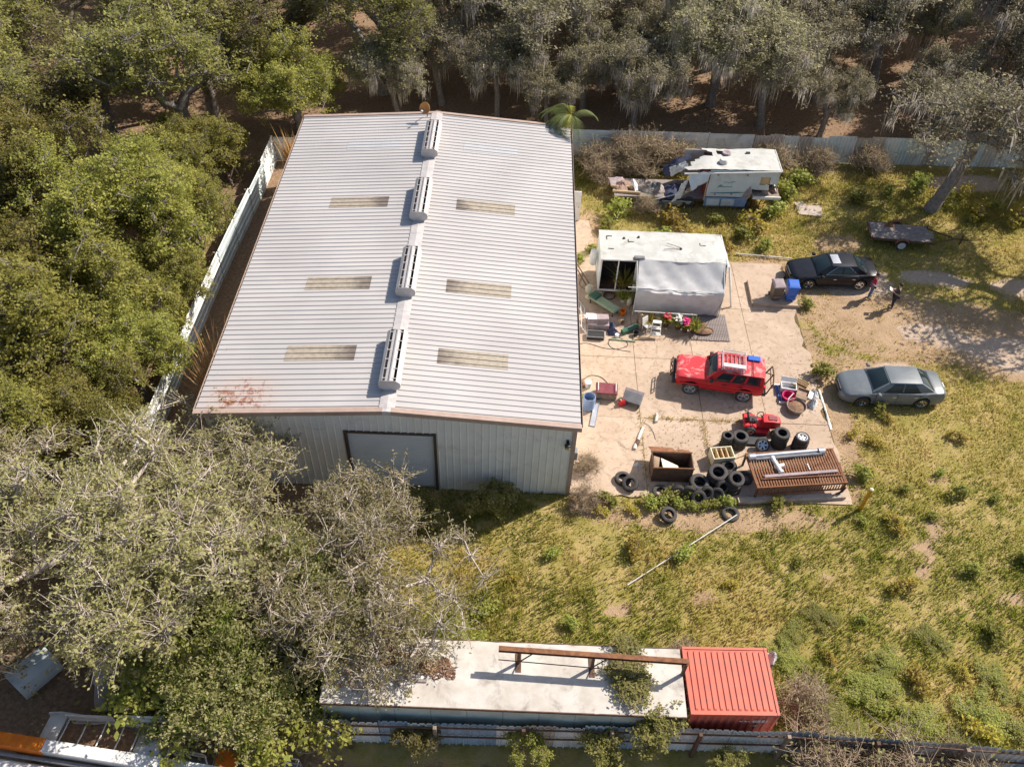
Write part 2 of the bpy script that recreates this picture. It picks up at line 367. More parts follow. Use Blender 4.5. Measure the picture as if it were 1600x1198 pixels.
def glassm():
    m, nt, b = newmat('car_glass'); b.inputs['Base Color'].default_value = (.018, .03, .034, 1)
    b.inputs['Roughness'].default_value = .04; b.inputs['Specular IOR Level'].default_value = .45
    return m
MT['glass'] = glassm()

# ================================================================ GROUND
def sstep(x, a, b):
    t = np.clip((x-a)/(b-a), 0, 1); return t*t*(3-2*t)
def ell(X, Y, cx, cy, rx, ry, rot=0):
    c, s = math.cos(rot), math.sin(rot); u = ((X-cx)*c+(Y-cy)*s)/rx; v = (-(X-cx)*s+(Y-cy)*c)/ry
    return 1-sstep(np.sqrt(u*u+v*v), .55, 1.35)
def w_sand(X, Y):
    m = np.zeros_like(X)
    for e in ((28.9, 16.1, 2.3, .75, -.1), (31.8, 9.9, 3.2, 1.5, -.2), (27.6, 11.3, 2.2, .9, -.25), (24.2, 15.6, 2.2, 1.5, 0),
              (34.5, 15.5, 3, 1, 0), (24.6, 8.6, 1.2, .5, 0), (36, 8.5, 3.5, 1.8, 0), (34, 26, 3, 1.2, .1)):
        m = np.maximum(m, ell(X, Y, *e))
    return m
def w_dirt(X, Y):
    m = np.zeros_like(X)
    for e in ((25.3, 12, 5.2, 3.1, -.1), (31, 11, 6, 3.2, -.2), (9.0, 18, 1.2, 4, 0), (20.5, 6, 1.1, 6, 0), (22.3, 8.4, 2.2, 1.2, 0), (-9.3, 10, 1.6, 16, 0), (22.8, -2.2, .5, .8, .3), (23.6, -1.1, .6, .5, .3), (24.4, 1.4, .5, .4, 0), (22.4, -3.4, .6, .4, .5), (18.2, -3.6, .5, .4, 0), (25.8, -4.4, .6, .5, 0), (13.2, -4.8, .6, .35, .4), (9.5, -5.6, .5, .5, 0),
              (14, -.9, 6, .8, 0), (8.6, -.2, 1.1, 1.3, 0), (24, 19, 1.6, 1, 0), (20, 15, 3, 3, 0), (11, 18.2, 2, 1, 0)):
        m = np.maximum(m, ell(X, Y, *e)*.95)
    return m
def w_litter(X, Y):
    m = np.maximum(sstep(Y, 27.2, 29.5), 1-sstep(X, -10.5, -9.4))
    m = np.maximum(m, (1-sstep(Y, -12.6, -11.2)))
    m = np.maximum(m, ell(X, Y, -6.5, -8.5, 6, 4))
    m = np.maximum(m, np.where(Y < 0, (1-sstep(X, -3, 1.5))*.8, 0))
    return m
def pad_mask(X, Y):
    edge = 20.3+.25*np.sin(Y*2.1)+.15*np.sin(Y*5.3)
    return ((X > 7.6) & (X < edge) & (Y > -.05) & (Y < 16.9)) | ((X > -7.7) & (X < 7.7) & (Y > -.05) & (Y < 22.9)) | ((X > 7.6) & (X < 9.3) & (Y > 14) & (Y < 20.2))
xs = np.concatenate([np.linspace(-260, -42, 12), np.arange(-40, 60.01, .6), np.linspace(62, 270, 12)])
ys = np.concatenate([np.linspace(-200, -18, 10), np.arange(-17, 72.01, .6), np.linspace(75, 330, 12)])
GX, GY = np.meshgrid(xs, ys); gx, gy = GX.ravel(), GY.ravel()
gz = -.02-.0*gx
far = np.maximum(sstep(gy, 30, 40), 1-sstep(gx, -20, -13))
gz = gz+far*.12*np.sin(gx*.7)*np.cos(gy*.6)
nx, ny = len(xs), len(ys); ii = (np.arange(ny-1)[:, None]*nx+np.arange(nx-1)[None, :]).ravel()
gme = npmesh('ground', np.stack([gx, gy, gz], 1), np.stack([ii, ii+1, ii+nx+1, ii+nx], 1), MT['ground'],
             dict(sand=w_sand(gx, gy), dirt=w_dirt(gx, gy), litter=w_litter(gx, gy)), True)
tag(addobj('ground', gme), kind='structure')

# concrete yard: base with slabs
pad = BOX(7.66, 20.28, .02, 16.78, -.3, .012).build('concrete_yard', MT['joint']); tag(pad, kind='structure')
xc = [7.66, 11.18, 14.2, 17.3, 20.3]; yc = [0., 4.62, 8.7, 12.75, 16.8]
for i in range(4):
    for j in range(4):
        rr = random.Random(i*7+j); g = .011
        x0, x1, y0, y1 = xc[i]+g, xc[i+1]-g, yc[j]+g, yc[j+1]-g
        rag = lambda a: a+rr.uniform(-.03, .03)
        n = 9
        if i == 3:   # crumbling outer edge
            poly = [(x0, y0), (rag(x1), y0)]+[(x1+rr.uniform(-.28, .12), y0+(y1-y0)*k/n) for k in range(1, n)]+[(rag(x1), y1), (x0, y1)]
        elif j == 0:
            poly = [(x0, y1), (x0, rag(y0))]+[(x0+(x1-x0)*k/n, y0+rr.uniform(-.15, .12)) for k in range(1, n)]+[(x1, rag(y0)), (x1, y1)]
        else:
            poly = [(x0, y0), (x1, y0), (x1, y1), (x0, y1)]
        MB().prism(poly, 'z', -.1, .045+rr.uniform(-.006, .008)).build('concrete_slab', MT['concrete'], pad)
MB().prism([(17.9, 13.1), (19.0, 13.02), (20.42, 13.0), (20.45, 14.1), (20.3, 15.2), (17.95, 15.1)], 'z', -.1, .24).build('raised_slab', MT['concrete'], pad)
side = MB().prism([(7.7, 16.85), (9.3, 16.85), (9.45, 18.2), (9.2, 20.3), (7.7, 20.3)], 'z', -.2, .04).build('side_walk', MT['concrete']); tag(side, kind='structure')
tag(MB().prism([(22.25, 21.75), (23.6, 21.6), (23.85, 22.7), (22.9, 22.75), (22.7, 23.1), (22.2, 22.95)], 'z', -.1, .09).build('concrete_slab', MT['concrete2']),
    'small broken pale concrete slab lying alone in the weeds', 'concrete slab')

# ================================================================ GRASS (stuff)
def blades(P, n, hmin, hmax, width, spread, r=rng, tintbase=None, lean=.5):
    """n blades at each point of P (k,2 or 3); returns V,F,tint"""
    k = len(P); B = np.repeat(np.c_[P[:, :2], P[:, 2] if P.shape[1] > 2 else np.zeros(k)], n, 0); N = len(B)
    sc = np.repeat(r.uniform(.6, 1.3, k), n)
    off = r.normal(0, spread, (N, 2))*sc[:, None]; B[:, :2] += off
    h = r.uniform(hmin, hmax, N)*sc; a = r.uniform(0, 2*PI, N); wd = width*r.uniform(.6, 1.3, N)*sc
    ln = lean*h*r.uniform(.2, 1.2, N); la = np.arctan2(off[:, 1], off[:, 0])+r.normal(0, .7, N)
    d = np.c_[np.cos(a), np.sin(a), np.zeros(N)]*wd[:, None]
    mid = B+np.c_[np.cos(la)*ln*.4, np.sin(la)*ln*.4, h*.65]
    top = B+np.c_[np.cos(la)*ln, np.sin(la)*ln, h]
    V = np.stack([B-d*.6, B+d*.6, mid+d, top, mid-d], 1).reshape(-1, 3)
    i = np.arange(N)[:, None]*5
    F = np.concatenate([i+np.array([[0, 1, 2, 4]]), i+np.array([[4, 2, 3, 3]])], 1).reshape(-1, 4)
    T = np.repeat(tintbase if tintbase is not None else r.uniform(0, 1, k), n)+r.normal(0, .12, N)
    return V, F, np.repeat(np.clip(T, 0, 1), 5)
def fixq(F):   # degenerate quads become triangles
    q = F.reshape(-1, 2, 4); a = q[:, 0]; t = q[:, 1, :3]
    return np.concatenate([a[:, [0, 1, 2]], a[:, [0, 2, 3]], t])
def vnoise(X, Y, s, seed):
    r = np.random.default_rng(seed); g = r.uniform(0, 1, (64, 64)); x, y = (X/s) % 64, (Y/s) % 64
    i, j = np.floor(x).astype(int), np.floor(y).astype(int); u, v = x-i, y-j; u = u*u*(3-2*u); v = v*v*(3-2*v)
    i2, j2 = (i+1) % 64, (j+1) % 64; i %= 64; j %= 64
    return g[i, j]*(1-u)*(1-v)+g[i2, j]*u*(1-v)+g[i, j2]*(1-u)*v+g[i2, j2]*u*v
def obst(X, Y):
    m = pad_mask(X, Y)
    for x0, x1, y0, y1 in ((-1.2, 14.6, -11, -8.3), (9.3, 16.2, 13.2, 15.9), (22.3, 24.0, 21.6, 23.2)):
        m |= (X > x0) & (X < x1) & (Y > y0) & (Y < y1)
    return m
def leaf_quads(P, size, r, up=.5, tint=None, aspect=.55):
    n = len(P); nrm = r.normal(0, 1, (n, 3)); nrm[:, 2] = np.abs(nrm[:, 2])+up; nrm /= np.linalg.norm(nrm, axis=1, keepdims=True)
    a = r.normal(0, 1, (n, 3)); u = np.cross(nrm, a); u /= np.linalg.norm(u, axis=1, keepdims=True); v = np.cross(nrm, u)
    s = size*r.uniform(.6, 1.35, n)[:, None]
    V = np.stack([P-u*s, P+v*s*aspect, P+u*s, P-v*s*aspect], 1).reshape(-1, 3)
    F = np.arange(n*4).reshape(-1, 4)
    t = np.repeat(np.clip(tint, 0, 1), 4)
    return V, F, t
NP = 62000
gxp = rng.uniform(-4, 46, NP*3); gyp = rng.uniform(-11.1, 27.5, NP*3)
dens = 1-np.clip(w_dirt(gxp, gyp)*.92, 0, 1)-w_sand(gxp, gyp)
pn = vnoise(gxp, gyp, 2.3, 1)*.6+vnoise(gxp, gyp, .7, 2)*.4
dens = np.clip(dens, .03, 1)*(.35+.9*sstep(pn, .2, .6))*(1-.85*np.clip(w_litter(gxp, gyp), 0, 1))
keep = (rng.uniform(0, 1, NP*3) < dens) & ~obst(gxp, gyp)
gxp, gyp = gxp[keep][:NP], gyp[keep][:NP]
dry = sstep(vnoise(gxp, gyp, 4.5, 5)*.55+vnoise(gxp, gyp, 1.1, 6)*.45+.012*(gyp+2), .28, .78)
tb = np.clip(.0+.8*dry+rng.normal(0, .13, len(gxp)), 0, 1)
tall = .55+.7*sstep(-gyp, -3, 8)+.25*sstep(gyp, 17, 22)
V, F, T = blades(np.c_[gxp, gyp], 5, .07, .23, .021, .09, tintbase=tb)
V[:, 2] *= np.repeat(np.repeat(tall*(.6+.8*vnoise(gxp, gyp, 1.6, 9)), 5), 5)
gm = npmesh('grass', V, fixq(F), MT['grass'], dict(tint=T))
tag(addobj('grass', gm), 'dry yellow green grass covering the field and back yard', 'grass', kind='stuff')

# ================================================================ WAREHOUSE
EZ, RZ, HW, BL = 4.70, 5.28, 7.74, 22.86
def rz_at(x): return RZ-(RZ-EZ)*abs(x)/HW
PROF = []
for k in range(3):
    c = .1524+.3048*k; PROF += [(c-.045, 0), (c-.018, .036), (c+.018, .036), (c+.045, 0)]
PROF = [(0, 0)]+PROF+[(.9164, 0)]
wh = thing('warehouse', 'large white metal warehouse with ribbed low-pitched roof and four ridge vents', 'warehouse', (0, 0, 0))
def sheet(prof, a, b, dz=0):
    """ribbed sheet: profile along y, running from point a to b (x,z)"""
    mb = MB(); n = len(prof)
    vs = [(a[0], y, a[1]+h+dz) for y, h in prof]+[(b[0], y, b[1]+h+dz) for y, h in prof]
    return mb.add(vs, [(i, i+1, n+i+1, n+i) for i in range(n-1)])
for sgn in (1, -1):
    me = sheet(PROF, (0, RZ), (sgn*(HW+.06), rz_at(HW+.06))).mesh('roof_panel', MT['roof'])
    for j in range(25): addobj('roof_panel', me, wh, (0, j*.9144, 0.0015*(j % 2)))
# skylights lie in the panels' corrugation
for sgn, yy, mt in ((1, 2.48, 'skylight'), (1, 7.74, 'skylight'), (1, 13.84, 'skylight'), (1, 19.05, 'skynew'),
                    (-1, 2.46, 'skylight'), (-1, 7.62, 'skylight'), (-1, 13.72, 'skylight'), (-1, 19.05, 'skynew')):
    j = round(yy/.9144); xa, xb = sgn*1.75, sgn*4.75
    o = sheet(PROF, (xa, rz_at(xa)), (xb, rz_at(xb)), .009).build('skylight', MT[mt], wh); o.location = (0, j*.9144, 0)
    if mt == 'skylight':
        m2 = sheet(PROF, (xb-sgn*.22, rz_at(xb-sgn*.22)), (xb, rz_at(xb)), .013).build('lap_seal', MT['skylight'], o)
# ridge cap pieces
for j in range(8):
    y0 = j*BL/8; mb = MB()
    mb.prism([(-.32, rz_at(.32)+.03), (0, RZ+.055), (.32, rz_at(.32)+.03), (.32, rz_at(.32)+.045), (0, RZ+.07), (-.32, rz_at(.32)+.045)], 'y', y0+.004, y0+BL/8-.004)
    mb.build('ridge_cap', MT['ventmetal'], wh)
# ridge vents
for k in range(4):
    VS = 1.28
    yc_ = 2.45+5.715*k; a, b = yc_-1.5, yc_+1.5
    v = BOX(-.19, .19, a+.05, b-.05, RZ-.02, RZ+.3).build('ridge_vent', MT['dark'], wh)
    for s in (1, -1):
        band = [(.15, .06), (.33, .15), (.36, .26), (.33, .38), (.22, .47), (.215, .455), (.315, .37), (.343, .26), (.315, .16), (.15, .075)]
        MB().prism([(s*x*VS, RZ+z*VS) for x, z in band], 'y', a, b).build('wind_band', MT['ventmetal'], v)
    MB().prism([(x*VS, RZ+z*VS) for x, z in ((-.13, .43), (0, .465), (.13, .43), (.13, .45), (0, .485), (-.13, .45))], 'y', a, b).build('top_cap', MT['ventmetal'], v)
    MB().prism([(-.04, RZ+.487*VS), (.0, RZ+.5*VS), (.04, RZ+.487*VS)], 'y', a+.02, b-.02).build('seam_strip', MT['grey'], v)
    for q in range(6):
        yy = a+.15+q*.54; MB().box(-.3, .3, yy, yy+.035, RZ+.455*VS, RZ+.468*VS).build('strap', MT['ventmetal'], v)
    for yy in (a-.012, b):
        MB().prism([(x*VS, RZ+z*VS) for x, z in ((-.15, .02), (-.34, .15), (-.345, .36), (-.2, .48), (.2, .48), (.345, .36), (.34, .15), (.15, .02))], 'y', yy, yy+.012).build('end_cap', MT['ventmetal'], v)
# trims
for y0, y1, nm in ((-.2, .03, 'rake_trim'), (BL-.03, BL+.16, 'rake_trim')):
    for s in (1, -1):
        xa = .17 if (y0 < 0) else 0
        MB().prism([(s*xa, rz_at(xa)+.06), (s*(HW+.1), rz_at(HW+.1)+.06), (s*(HW+.1), rz_at(HW+.1)-.17), (s*xa, rz_at(xa)-.17)], 'y', y0, y1).build(nm, MT['tan'], wh)
MB().prism([(-.168, rz_at(.17)+.058), (0, RZ+.063), (.168, rz_at(.17)+.058), (.168, rz_at(.17)-.16), (-.168, rz_at(.17)-.16)], 'y', -.205, .02).build('ridge_end_cap', MT['ventmetal'], wh)
for s in (1, -1):
    g = MB(); x0, x1 = HW-.02, HW+.15
    g.prism([(s*x0, EZ-.16), (s*x1, EZ-.16), (s*x1, EZ-.0), (s*(x1-.015), EZ-.0), (s*(x1-.015), EZ-.145), (s*x0, EZ-.145)], 'y', .031, BL-.031)
    g.build('gutter', MT['tan'], wh)
    for y0 in (-.06, BL-.1):
        BOX(*sorted((s*7.52, s*7.685)), y0, y0+.16, 0, EZ-.02).build('corner_trim', MT['tan'], wh)
    for q in range(8):
        yy = 1+q*2.95; TUBE([(s*(HW+.08), yy, EZ-.1), (s*(HW+.08), yy+.02, EZ-.1)], .05, 6).build('gutter_hanger', MT['brown'], wh)
# walls
def wall_panel(name, u0, u1, ztop, z0, axis, d, outward, base):
    us = [(u0, 0)]; k = math.ceil((u0-base-.1524)/.3048-1e-6)
    while base+.1524+.3048*k < u1-.05:
        c = base+.1524+.3048*k
        if c > u0+.05: us += [(c-.04, 0), (c-.015, .032), (c+.015, .032), (c+.04, 0)]
        k += 1
    us.append((u1, 0)); n = len(us); vs = []
    for zt in (False, True):
        for u, h in us:
            z = ztop(u) if zt else z0; p = d+outward*h
            vs.append((u, p, z) if axis == 'x' else (p, u, z))
    return MB().add(vs, [(i, i+1, n+i+1, n+i) for i in range(n-1)]).build(name, MT['wall'], wh)
def cuts(a, b, st=.9144):
    o = [a]
    while o[-1]+st < b-.06: o.append(o[-1]+st)
    return list(zip(o, o[1:]+[b]))
tf = lambda u: rz_at(u)-.1
for a, b in cuts(-7.62, -1.83)+cuts(1.83, 7.62): wall_panel('wall_panel', a, b, tf, 0, 'x', 0, -1, -7.62)
for a, b in cuts(-1.83, 1.83): wall_panel('wall_panel', a, b, tf, 3.75, 'x', 0, -1, -7.62)
for a, b in cuts(-7.62, 7.62): wall_panel('wall_panel', a, b, tf, 0, 'x', BL, 1, -7.62)
for s in (1, -1):
    for a, b in cuts(0, BL): wall_panel('wall_panel', a, b, lambda u: EZ-.05, 0, 'y', s*7.62, s, 0)
# roll-up door
dr = thing_door = MB()
n = 46; prof = []
for i in range(n+1):
    z = .06+3.66*i/n; prof.append((z, .09+.012*(i % 2)))
dr.add([(-1.8, y, z) for z, y in prof]+[(1.8, y, z) for z, y in prof], [(i, n+1+i, n+2+i, i+1) for i in range(n)])
door = dr.build('roll_up_door', MT['door'], wh)
BOX(-1.8, 1.8, .05, .10, .03, .14).build('bottom_bar', MT['steel'], door)
for x0, x1, z0, z1 in ((-1.91, -1.79, 0, 3.84), (1.79, 1.91, 0, 3.84), (-1.79, 1.79, 3.72, 3.84)):
    BOX(x0, x1, -.06, .16, z0, z1).build('door_frame', MT['brown'], wh)
lp = BOX(7.28, 7.4, -.06, -.033, 3.55, 3.8).build('wall_lamp', MT['black'], wh)
MB().at((7.34, -.2, 3.52)).lathe([(.02, .14), (.1, .1), (.13, -.02), (.08, -.12), (.0, -.15)], 12).build('lamp_globe', MT['chrome'], lp)
MB().at((7.34, -.2, 3.66)).lathe([(.0, .06), (.11, .02), (.14, -.03), (.0, -.03)], 10).build('lamp_hood', MT['black'], lp)
BOX(7.70, 7.86, .3, .62, 2.05, 2.55, b=.02).build('meter_box', MT['grey'], wh)
TUBE([(7.74, .46, 2.06), (7.74, .46, 0)], .025, 6).build('conduit', MT['grey'], wh)
# open side door and the lamp over it
sdoor = BOX(7.7, 8.62, 20.2, 20.245, .06, 2.12).build('side_door', MT['white'], wh)
MB().cyl((8.5, 20.16, 1.05), (8.5, 20.2, 1.05), .035).build('door_handle', MT['steel'], sdoor)
MB().at((7.78, 20.9, 3.0)).lathe([(.0, .1), (.1, .06), (.13, -.05), (.0, -.1)], 10).build('side_lamp', MT['cream'], wh)
# satellite dish
dish = thing('satellite_dish', 'rust-orange satellite dish on a bent mast at the back of the warehouse ridge', 'satellite dish', (-.54, 22.55, rz_at(.54)+.02))
TUBE([(0, 0, 0), (0, 0, .35), (-.05, -.25, .62)], .03, 6).build('mast', MT['grey'], dish)
dn_ = MB(); q = Vector((-.35, -.8, .42)).to_track_quat('Z', 'Y').to_euler(); dn_.at((-.07, -.32, .68), q)
dn_.lathe([(0, -.02), (.12, -.01), (.24, .03), (.33, .085), (.335, .07), (.24, .01), (.1, -.035), (0, -.045)], 20)
dn_.build('reflector', MT['orangetile'], dish)
TUBE([(-.05, -.28, .5), (-.2, -.75, .72)], .018, 5).build('feed_arm', MT['grey'], dish)
BOX(-.25, -.17, -.83, -.72, .68, .78).build('receiver', MT['white'], dish)

# ================================================================ FENCES
def hpanel(parent, p0, p1, z0, z1, mat, n=6, tilt=0, th=.05):
    """horizontally ribbed sheet between two ground points"""
    a, b = Vector((*p0, 0)), Vector((*p1, 0)); d = (b-a).normalized(); nrm = Vector((-d.y, d.x, 0)); mb = MB(); prof = []
    for i in range(n):
        z = z0+(z1-z0)*i/n; h = (z1-z0)/n
        prof += [(z, .0), (z+h*.72, 0), (z+h*.8, .045), (z+h*.94, .045)]
    prof.append((z1, 0)); m = len(prof)
    vs = [a+nrm*(o+tilt*z)+Vector((0, 0, z)) for z, o in prof]+[b+nrm*(o+tilt*z)+Vector((0, 0, z)) for z, o in prof]
    mb.add(vs, [(i, m+i, m+i+1, i+1) for i in range(m-1)])
    return mb.build('fence_panel', mat, parent)
def vpanel(parent, p0, p1, z0, z1, mat, pitch=.23, tilt=0, side=1):
    a, b = Vector((*p0, 0)), Vector((*p1, 0)); L = (b-a).length; d = (b-a)/L; nrm = Vector((-d.y, d.x, 0))*side
    prof = [(0, 0)]; k = 0
    while (k+1)*pitch <= L+.01:
        c = (k+.5)*pitch; prof += [(c-.045, 0), (c-.02, .04), (c+.02, .04), (c+.045, 0)]; k += 1
    prof.append((L, 0)); m = len(prof)
    vs = [a+d*u+nrm*o+Vector((0, 0, z0)) for u, o in prof]+[a+d*u+nrm*(o+tilt)+Vector((0, 0, z1)) for u, o in prof]
    return MB().add(vs, [(i, i+1, m+i+1, m+i) for i in range(m-1)]).build('fence_panel', mat, parent)
rf = random.Random(3)
bf = thing('metal_fence', 'white and tan sheet metal fence along the woods behind the campers', 'fence', (8, 27.5, 0))
def rel(o, p): return (p[0]-o.location.x, p[1]-o.location.y)
BP = lambda t: (8.15+t, 27.45+.022*t)
t = 0
while t < 12:
    hpanel(bf, rel(bf, BP(t)), rel(bf, BP(t+2.96)), 0, 1.95+rf.uniform(-.04, .04), MT['fence_white' if t else 'fence_teal'], 5, rf.uniform(-.02, .02)); t += 3
cyc = ['fence_white', 'fence_teal', 'fence_white', 'fence_tan', 'fence_white', 'fence_teal', 'fence_white', 'fence_tan', 'fence_tan']
k = 0
while t < 42:
    vpanel(bf, rel(bf, BP(t)), rel(bf, BP(t+.94)), 0, 1.95+rf.uniform(-.1, .06), MT[cyc[k % 9] if 4 < k < 14 else rf.choice(cyc)], .235, rf.uniform(-.06, .06)); t += .95; k += 1
for i in range(15):
    p = rel(bf, BP(i*3)); BOX(p[0]-.04, p[0]+.04, p[1]+.07, p[1]+.15, 0, 1.9).build('fence_post', MT['wood'], bf)
lf = thing('metal_fence', 'white corrugated metal fence between the warehouse and the green trees', 'fence', (-11.2, 8, 0))
LP = lambda y: (-10.75-.5*sstep(25.3-y, 0, 16)+.0*y, y)
y = 25.4; k = 0
while y > -7:
    a, b = LP(y), LP(y-2.93)
    hpanel(lf, (float(a[0])+11.2+rf.uniform(-.04, .04), a[1]-8), (float(b[0])+11.2, b[1]-8), 0, 1.9+rf.uniform(-.06, .05), MT['fence_teal' if k in (1, 2, 3, 6) else 'fence_white'], 5, rf.uniform(-.05, .05)); y -= 2.95; k += 1
    BOX(float(a[0])+11.2-.2, float(a[0])+11.2-.1, a[1]-8-.05, a[1]-8+.05, 0, 1.85).build('fence_post', MT['wood'], lf)
gl = thing('metal_fence', 'short pale metal fence closing the gap behind the warehouse corner', 'fence', (-9.4, 25.5, 0))
hpanel(gl, (-1.4, 0), (2.4, -.05), 0, 1.7, MT['fence_white'], 5); BOX(-.05, .05, .06, .16, 0, 1.75).build('fence_post', MT['wood'], gl)
# front fence
ff = thing('metal_fence', 'long rusty-railed white metal fence along the front of the lot', 'fence', (0, -11.15, 0))
for i in range(4):
    x0 = -9.7+i*1.62; hpanel(ff, (x0+1.58, -.05), (x0, -.05), 0, 1.85+rf.uniform(-.06, .06), MT['fence_tan' if i < 1 else 'fence_white'], 5, rf.uniform(-.03, .03))
x0 = -3.2; k = 0
FY = lambda x: (.03*(x+3.2)*.45 if x < 15 else .246-.035*(x-15))
pal = ['fence_white', 'fence_white', 'fence_teal', 'fence_white', 'fence_blue', 'fence_teal', 'fence_blue', 'fence_blue', 'fence_white', 'fence_tan', 'fence_white', 'fence_teal', 'fence_blue', 'fence_white']
while x0 < 29:
    vpanel(ff, (x0, FY(x0)), (x0+1.0, FY(x0+1)), .02, 1.88+rf.uniform(-.06, .05), MT[pal[k % 14]], .25, rf.uniform(-.04, .04), -1); x0 += 1.01; k += 1
for i in range(11):
    xa, xb = -3.2+3*i, -3.2+3*i+2.98
    for z in (.95, 1.72): TUBE([(xa, FY(xa)-.1, z), (xb, FY(xb)-.1, z+rf.uniform(-.03, .03))], .035, 6).build('fence_rail', MT['rustdark'], ff)
    BOX(xa-.06, xa+.06, FY(xa)-.26, FY(xa)-.14, 0, 2.0).build('fence_post', MT['wood' if i % 2 == 0 else 'rustdark'], ff)
BOX(-2.55, -2.35, -.33, -.27, 0, 2.2).build('leaning_board', MT['wood'], ff).rotation_euler = (-.12, .07, 0)

# ================================================================ LONG WHITE TRAILER + RED CONTAINER
bt = thing('storage_trailer', 'long dirty white box trailer parked beside the front fence', 'trailer', (-1.06, -10.8, 0))
TL, TW, TZ = 12.28, 2.36, 2.6
ru = random.Random(5); nxr, nyr = 40, 8; vs = []
for j in range(nyr+1):
    for i in range(nxr+1):
        u, v = i/nxr, j/nyr
        vs.append((-.03+u*(TL+.06), -.05+v*(TW+.1), TZ+.05*4*v*(1-v)+ru.uniform(-.012, .012)))
MB().add(vs, [(j*(nxr+1)+i, j*(nxr+1)+i+1, (j+1)*(nxr+1)+i+1, (j+1)*(nxr+1)+i) for j in range(nyr) for i in range(nxr)]).build('roof', MT['boxroof'], bt, 40)
for y0 in (-.06, TW+.03): BOX(-.04, TL+.04, y0, y0+.035, TZ-.09, TZ+.012).build('roof_edge', MT['rustdark'], bt)
for i in range(10):
    xa = i*TL/10
    for y0 in (0, TW-.03): BOX(xa+.006, xa+TL/10-.006, y0, y0+.03, .6, TZ-.01).build('side_panel', MT['boxside'], bt)
for xa in (0, TL-.03): BOX(xa, xa+.03, .03, TW-.03, .6, TZ-.01).build('end_panel', MT['boxside'], bt)
for y0 in (.35, TW-.5): BOX(.1, TL-.1, y0, y0+.15, .35, .598).build('chassis_rail', MT['rustdark'], bt)
WHEEL = MB().lathe([(.22, -.1), (.40, -.12), (.46, -.08), (.47, 0), (.46, .08), (.40, .12), (.22, .1)], 20, 'y', True).mesh('wheel', MT['rubber'], 40)
for xa in (9.2, 10.4):
    for y0 in (.3, TW-.3): addobj('wheel', WHEEL, bt, (xa, y0, .46))
for xa in (1.2,): 
    for y0 in (.35, TW-.35): BOX(xa-.06, xa+.06, y0-.06, y0+.06, 0, .6).build('landing_leg', MT['rustdark'], bt)
for (x_, y_) in ((3.05, 1.95), (3.25, .95)):
    hb = BOX(x_-.25, x_+.25, y_-.17, y_+.17, TZ+.0, TZ+.09, b=.02).build('roof_hatch', MT['woodgrey'], bt)
    BOX(x_-.13, x_+.13, y_-.06, y_+.06, TZ+.09, TZ+.1).build('hatch_lid', MT['white'], hb)
def heap(name, label, cat, loc, rx, ry, h, mat, seed, n=22, group=None):
    rr = random.Random(seed); ph = [rr.uniform(0, 6.28) for _ in range(6)]; mb = MB(); rings = 8; vs = [(0, 0, h)]; fs = []
    for j in range(1, rings+1):
        for k in range(n):
            t = 2*PI*k/n; e = 1+.16*math.sin(2*t+ph[0])+.12*math.sin(3*t+ph[1])+.08*math.sin(5*t+ph[2])+rr.uniform(-.04, .04)
            u = j/rings; z = h*(1-u**1.7)*(1+.25*math.sin(4*t+ph[3]+u*5))+rr.uniform(-.03, .03)*h*3*(1-u)
            vs.append((rx*e*u*math.cos(t), ry*e*u*math.sin(t), max(z, -.01) if j < rings else -.02))
    fs += [(0, 1+k, 1+(k+1) % n) for k in range(n)]
    for j in range(rings-1):
        for k in range(n): fs.append((1+j*n+k, 1+(j+1)*n+k, 1+(j+1)*n+(k+1) % n, 1+j*n+(k+1) % n))
    o = mb.add(vs, fs).build(name, mat); o.location = loc
    return tag(o, label, cat, group)
def leafpatch(label, x, y, rx, ry, n, seed):
    """a low drift of separate dead leaves"""
    r_ = np.random.default_rng(seed); a = r_.uniform(0, 2*PI, n); q = np.sqrt(r_.uniform(0, 1, n))*(1+.25*np.sin(3*a+seed)+.15*np.sin(5*a))
    P = np.c_[rx*q*np.cos(a), ry*q*np.sin(a), r_.uniform(0, .07, n)*(1-q*.6)+.01]
    V, F, T = leaf_quads(P, .05, r_, 1.5, r_.uniform(0, 1, n)); o = addobj('leaf_heap', npmesh('leaf_heap', V, F, MT['deadleaf'], dict(tint=T)), None, (x, y, 2.645)); tag(o, label, 'leaf heap', kind='stuff')
leafpatch('largest brown leaf drift on the white trailer roof, between the hatches', 2.25, -9.42, .75, .42, 900, 1)
leafpatch('small leaf drift on the white trailer roof under the oak twigs', 1.15, -9.15, .5, .4, 420, 2)
leafpatch('round leaf drift on the white trailer roof nearest the rusty beam', 3.0, -9.55, .4, .36, 420, 3)
leafpatch('thin leaf scatter at the tree end of the white trailer roof', -.2, -9.6, .8, .9, 300, 4)
# steel beam standing on the trailer roof
be = thing('steel_beam', 'long rust-red steel beam propped on braced stands above the trailer roof', 'steel beam', (4.85, -9.15, 2.63))
bl = 6.46
for z0, z1, w0 in ((.9, .915, .085), (.915, 1.035, .012), (1.035, 1.05, .085)):
    MB().at((0, 0, 0), (0, 0, -.032)).box(0, bl, -w0, w0, z0, z1).build({.9: 'lower_flange', .915: 'web', 1.035: 'upper_flange'}[z0], MT['rust'], be)
TUBE([(0, -.16, .5), (bl*.65, -.36, .47)], .02, 6).build('tie_rod', MT['rustdark'], be)
for xa in (.7, 3.25):
    yb = -.032*xa
    BOX(xa-.05, xa+.05, yb-.04, yb+.04, 0.01, .9).build('stand_post', MT['rustdark'], be)
    TUBE([(xa, yb, .05), (xa+.55, yb, .88)], .025, 6).build('brace', MT['rustdark'], be)
    BOX(xa-.1, xa+.1, yb-.35, yb+.35, .0, .03).build('foot_plate', MT['rustdark'], be)
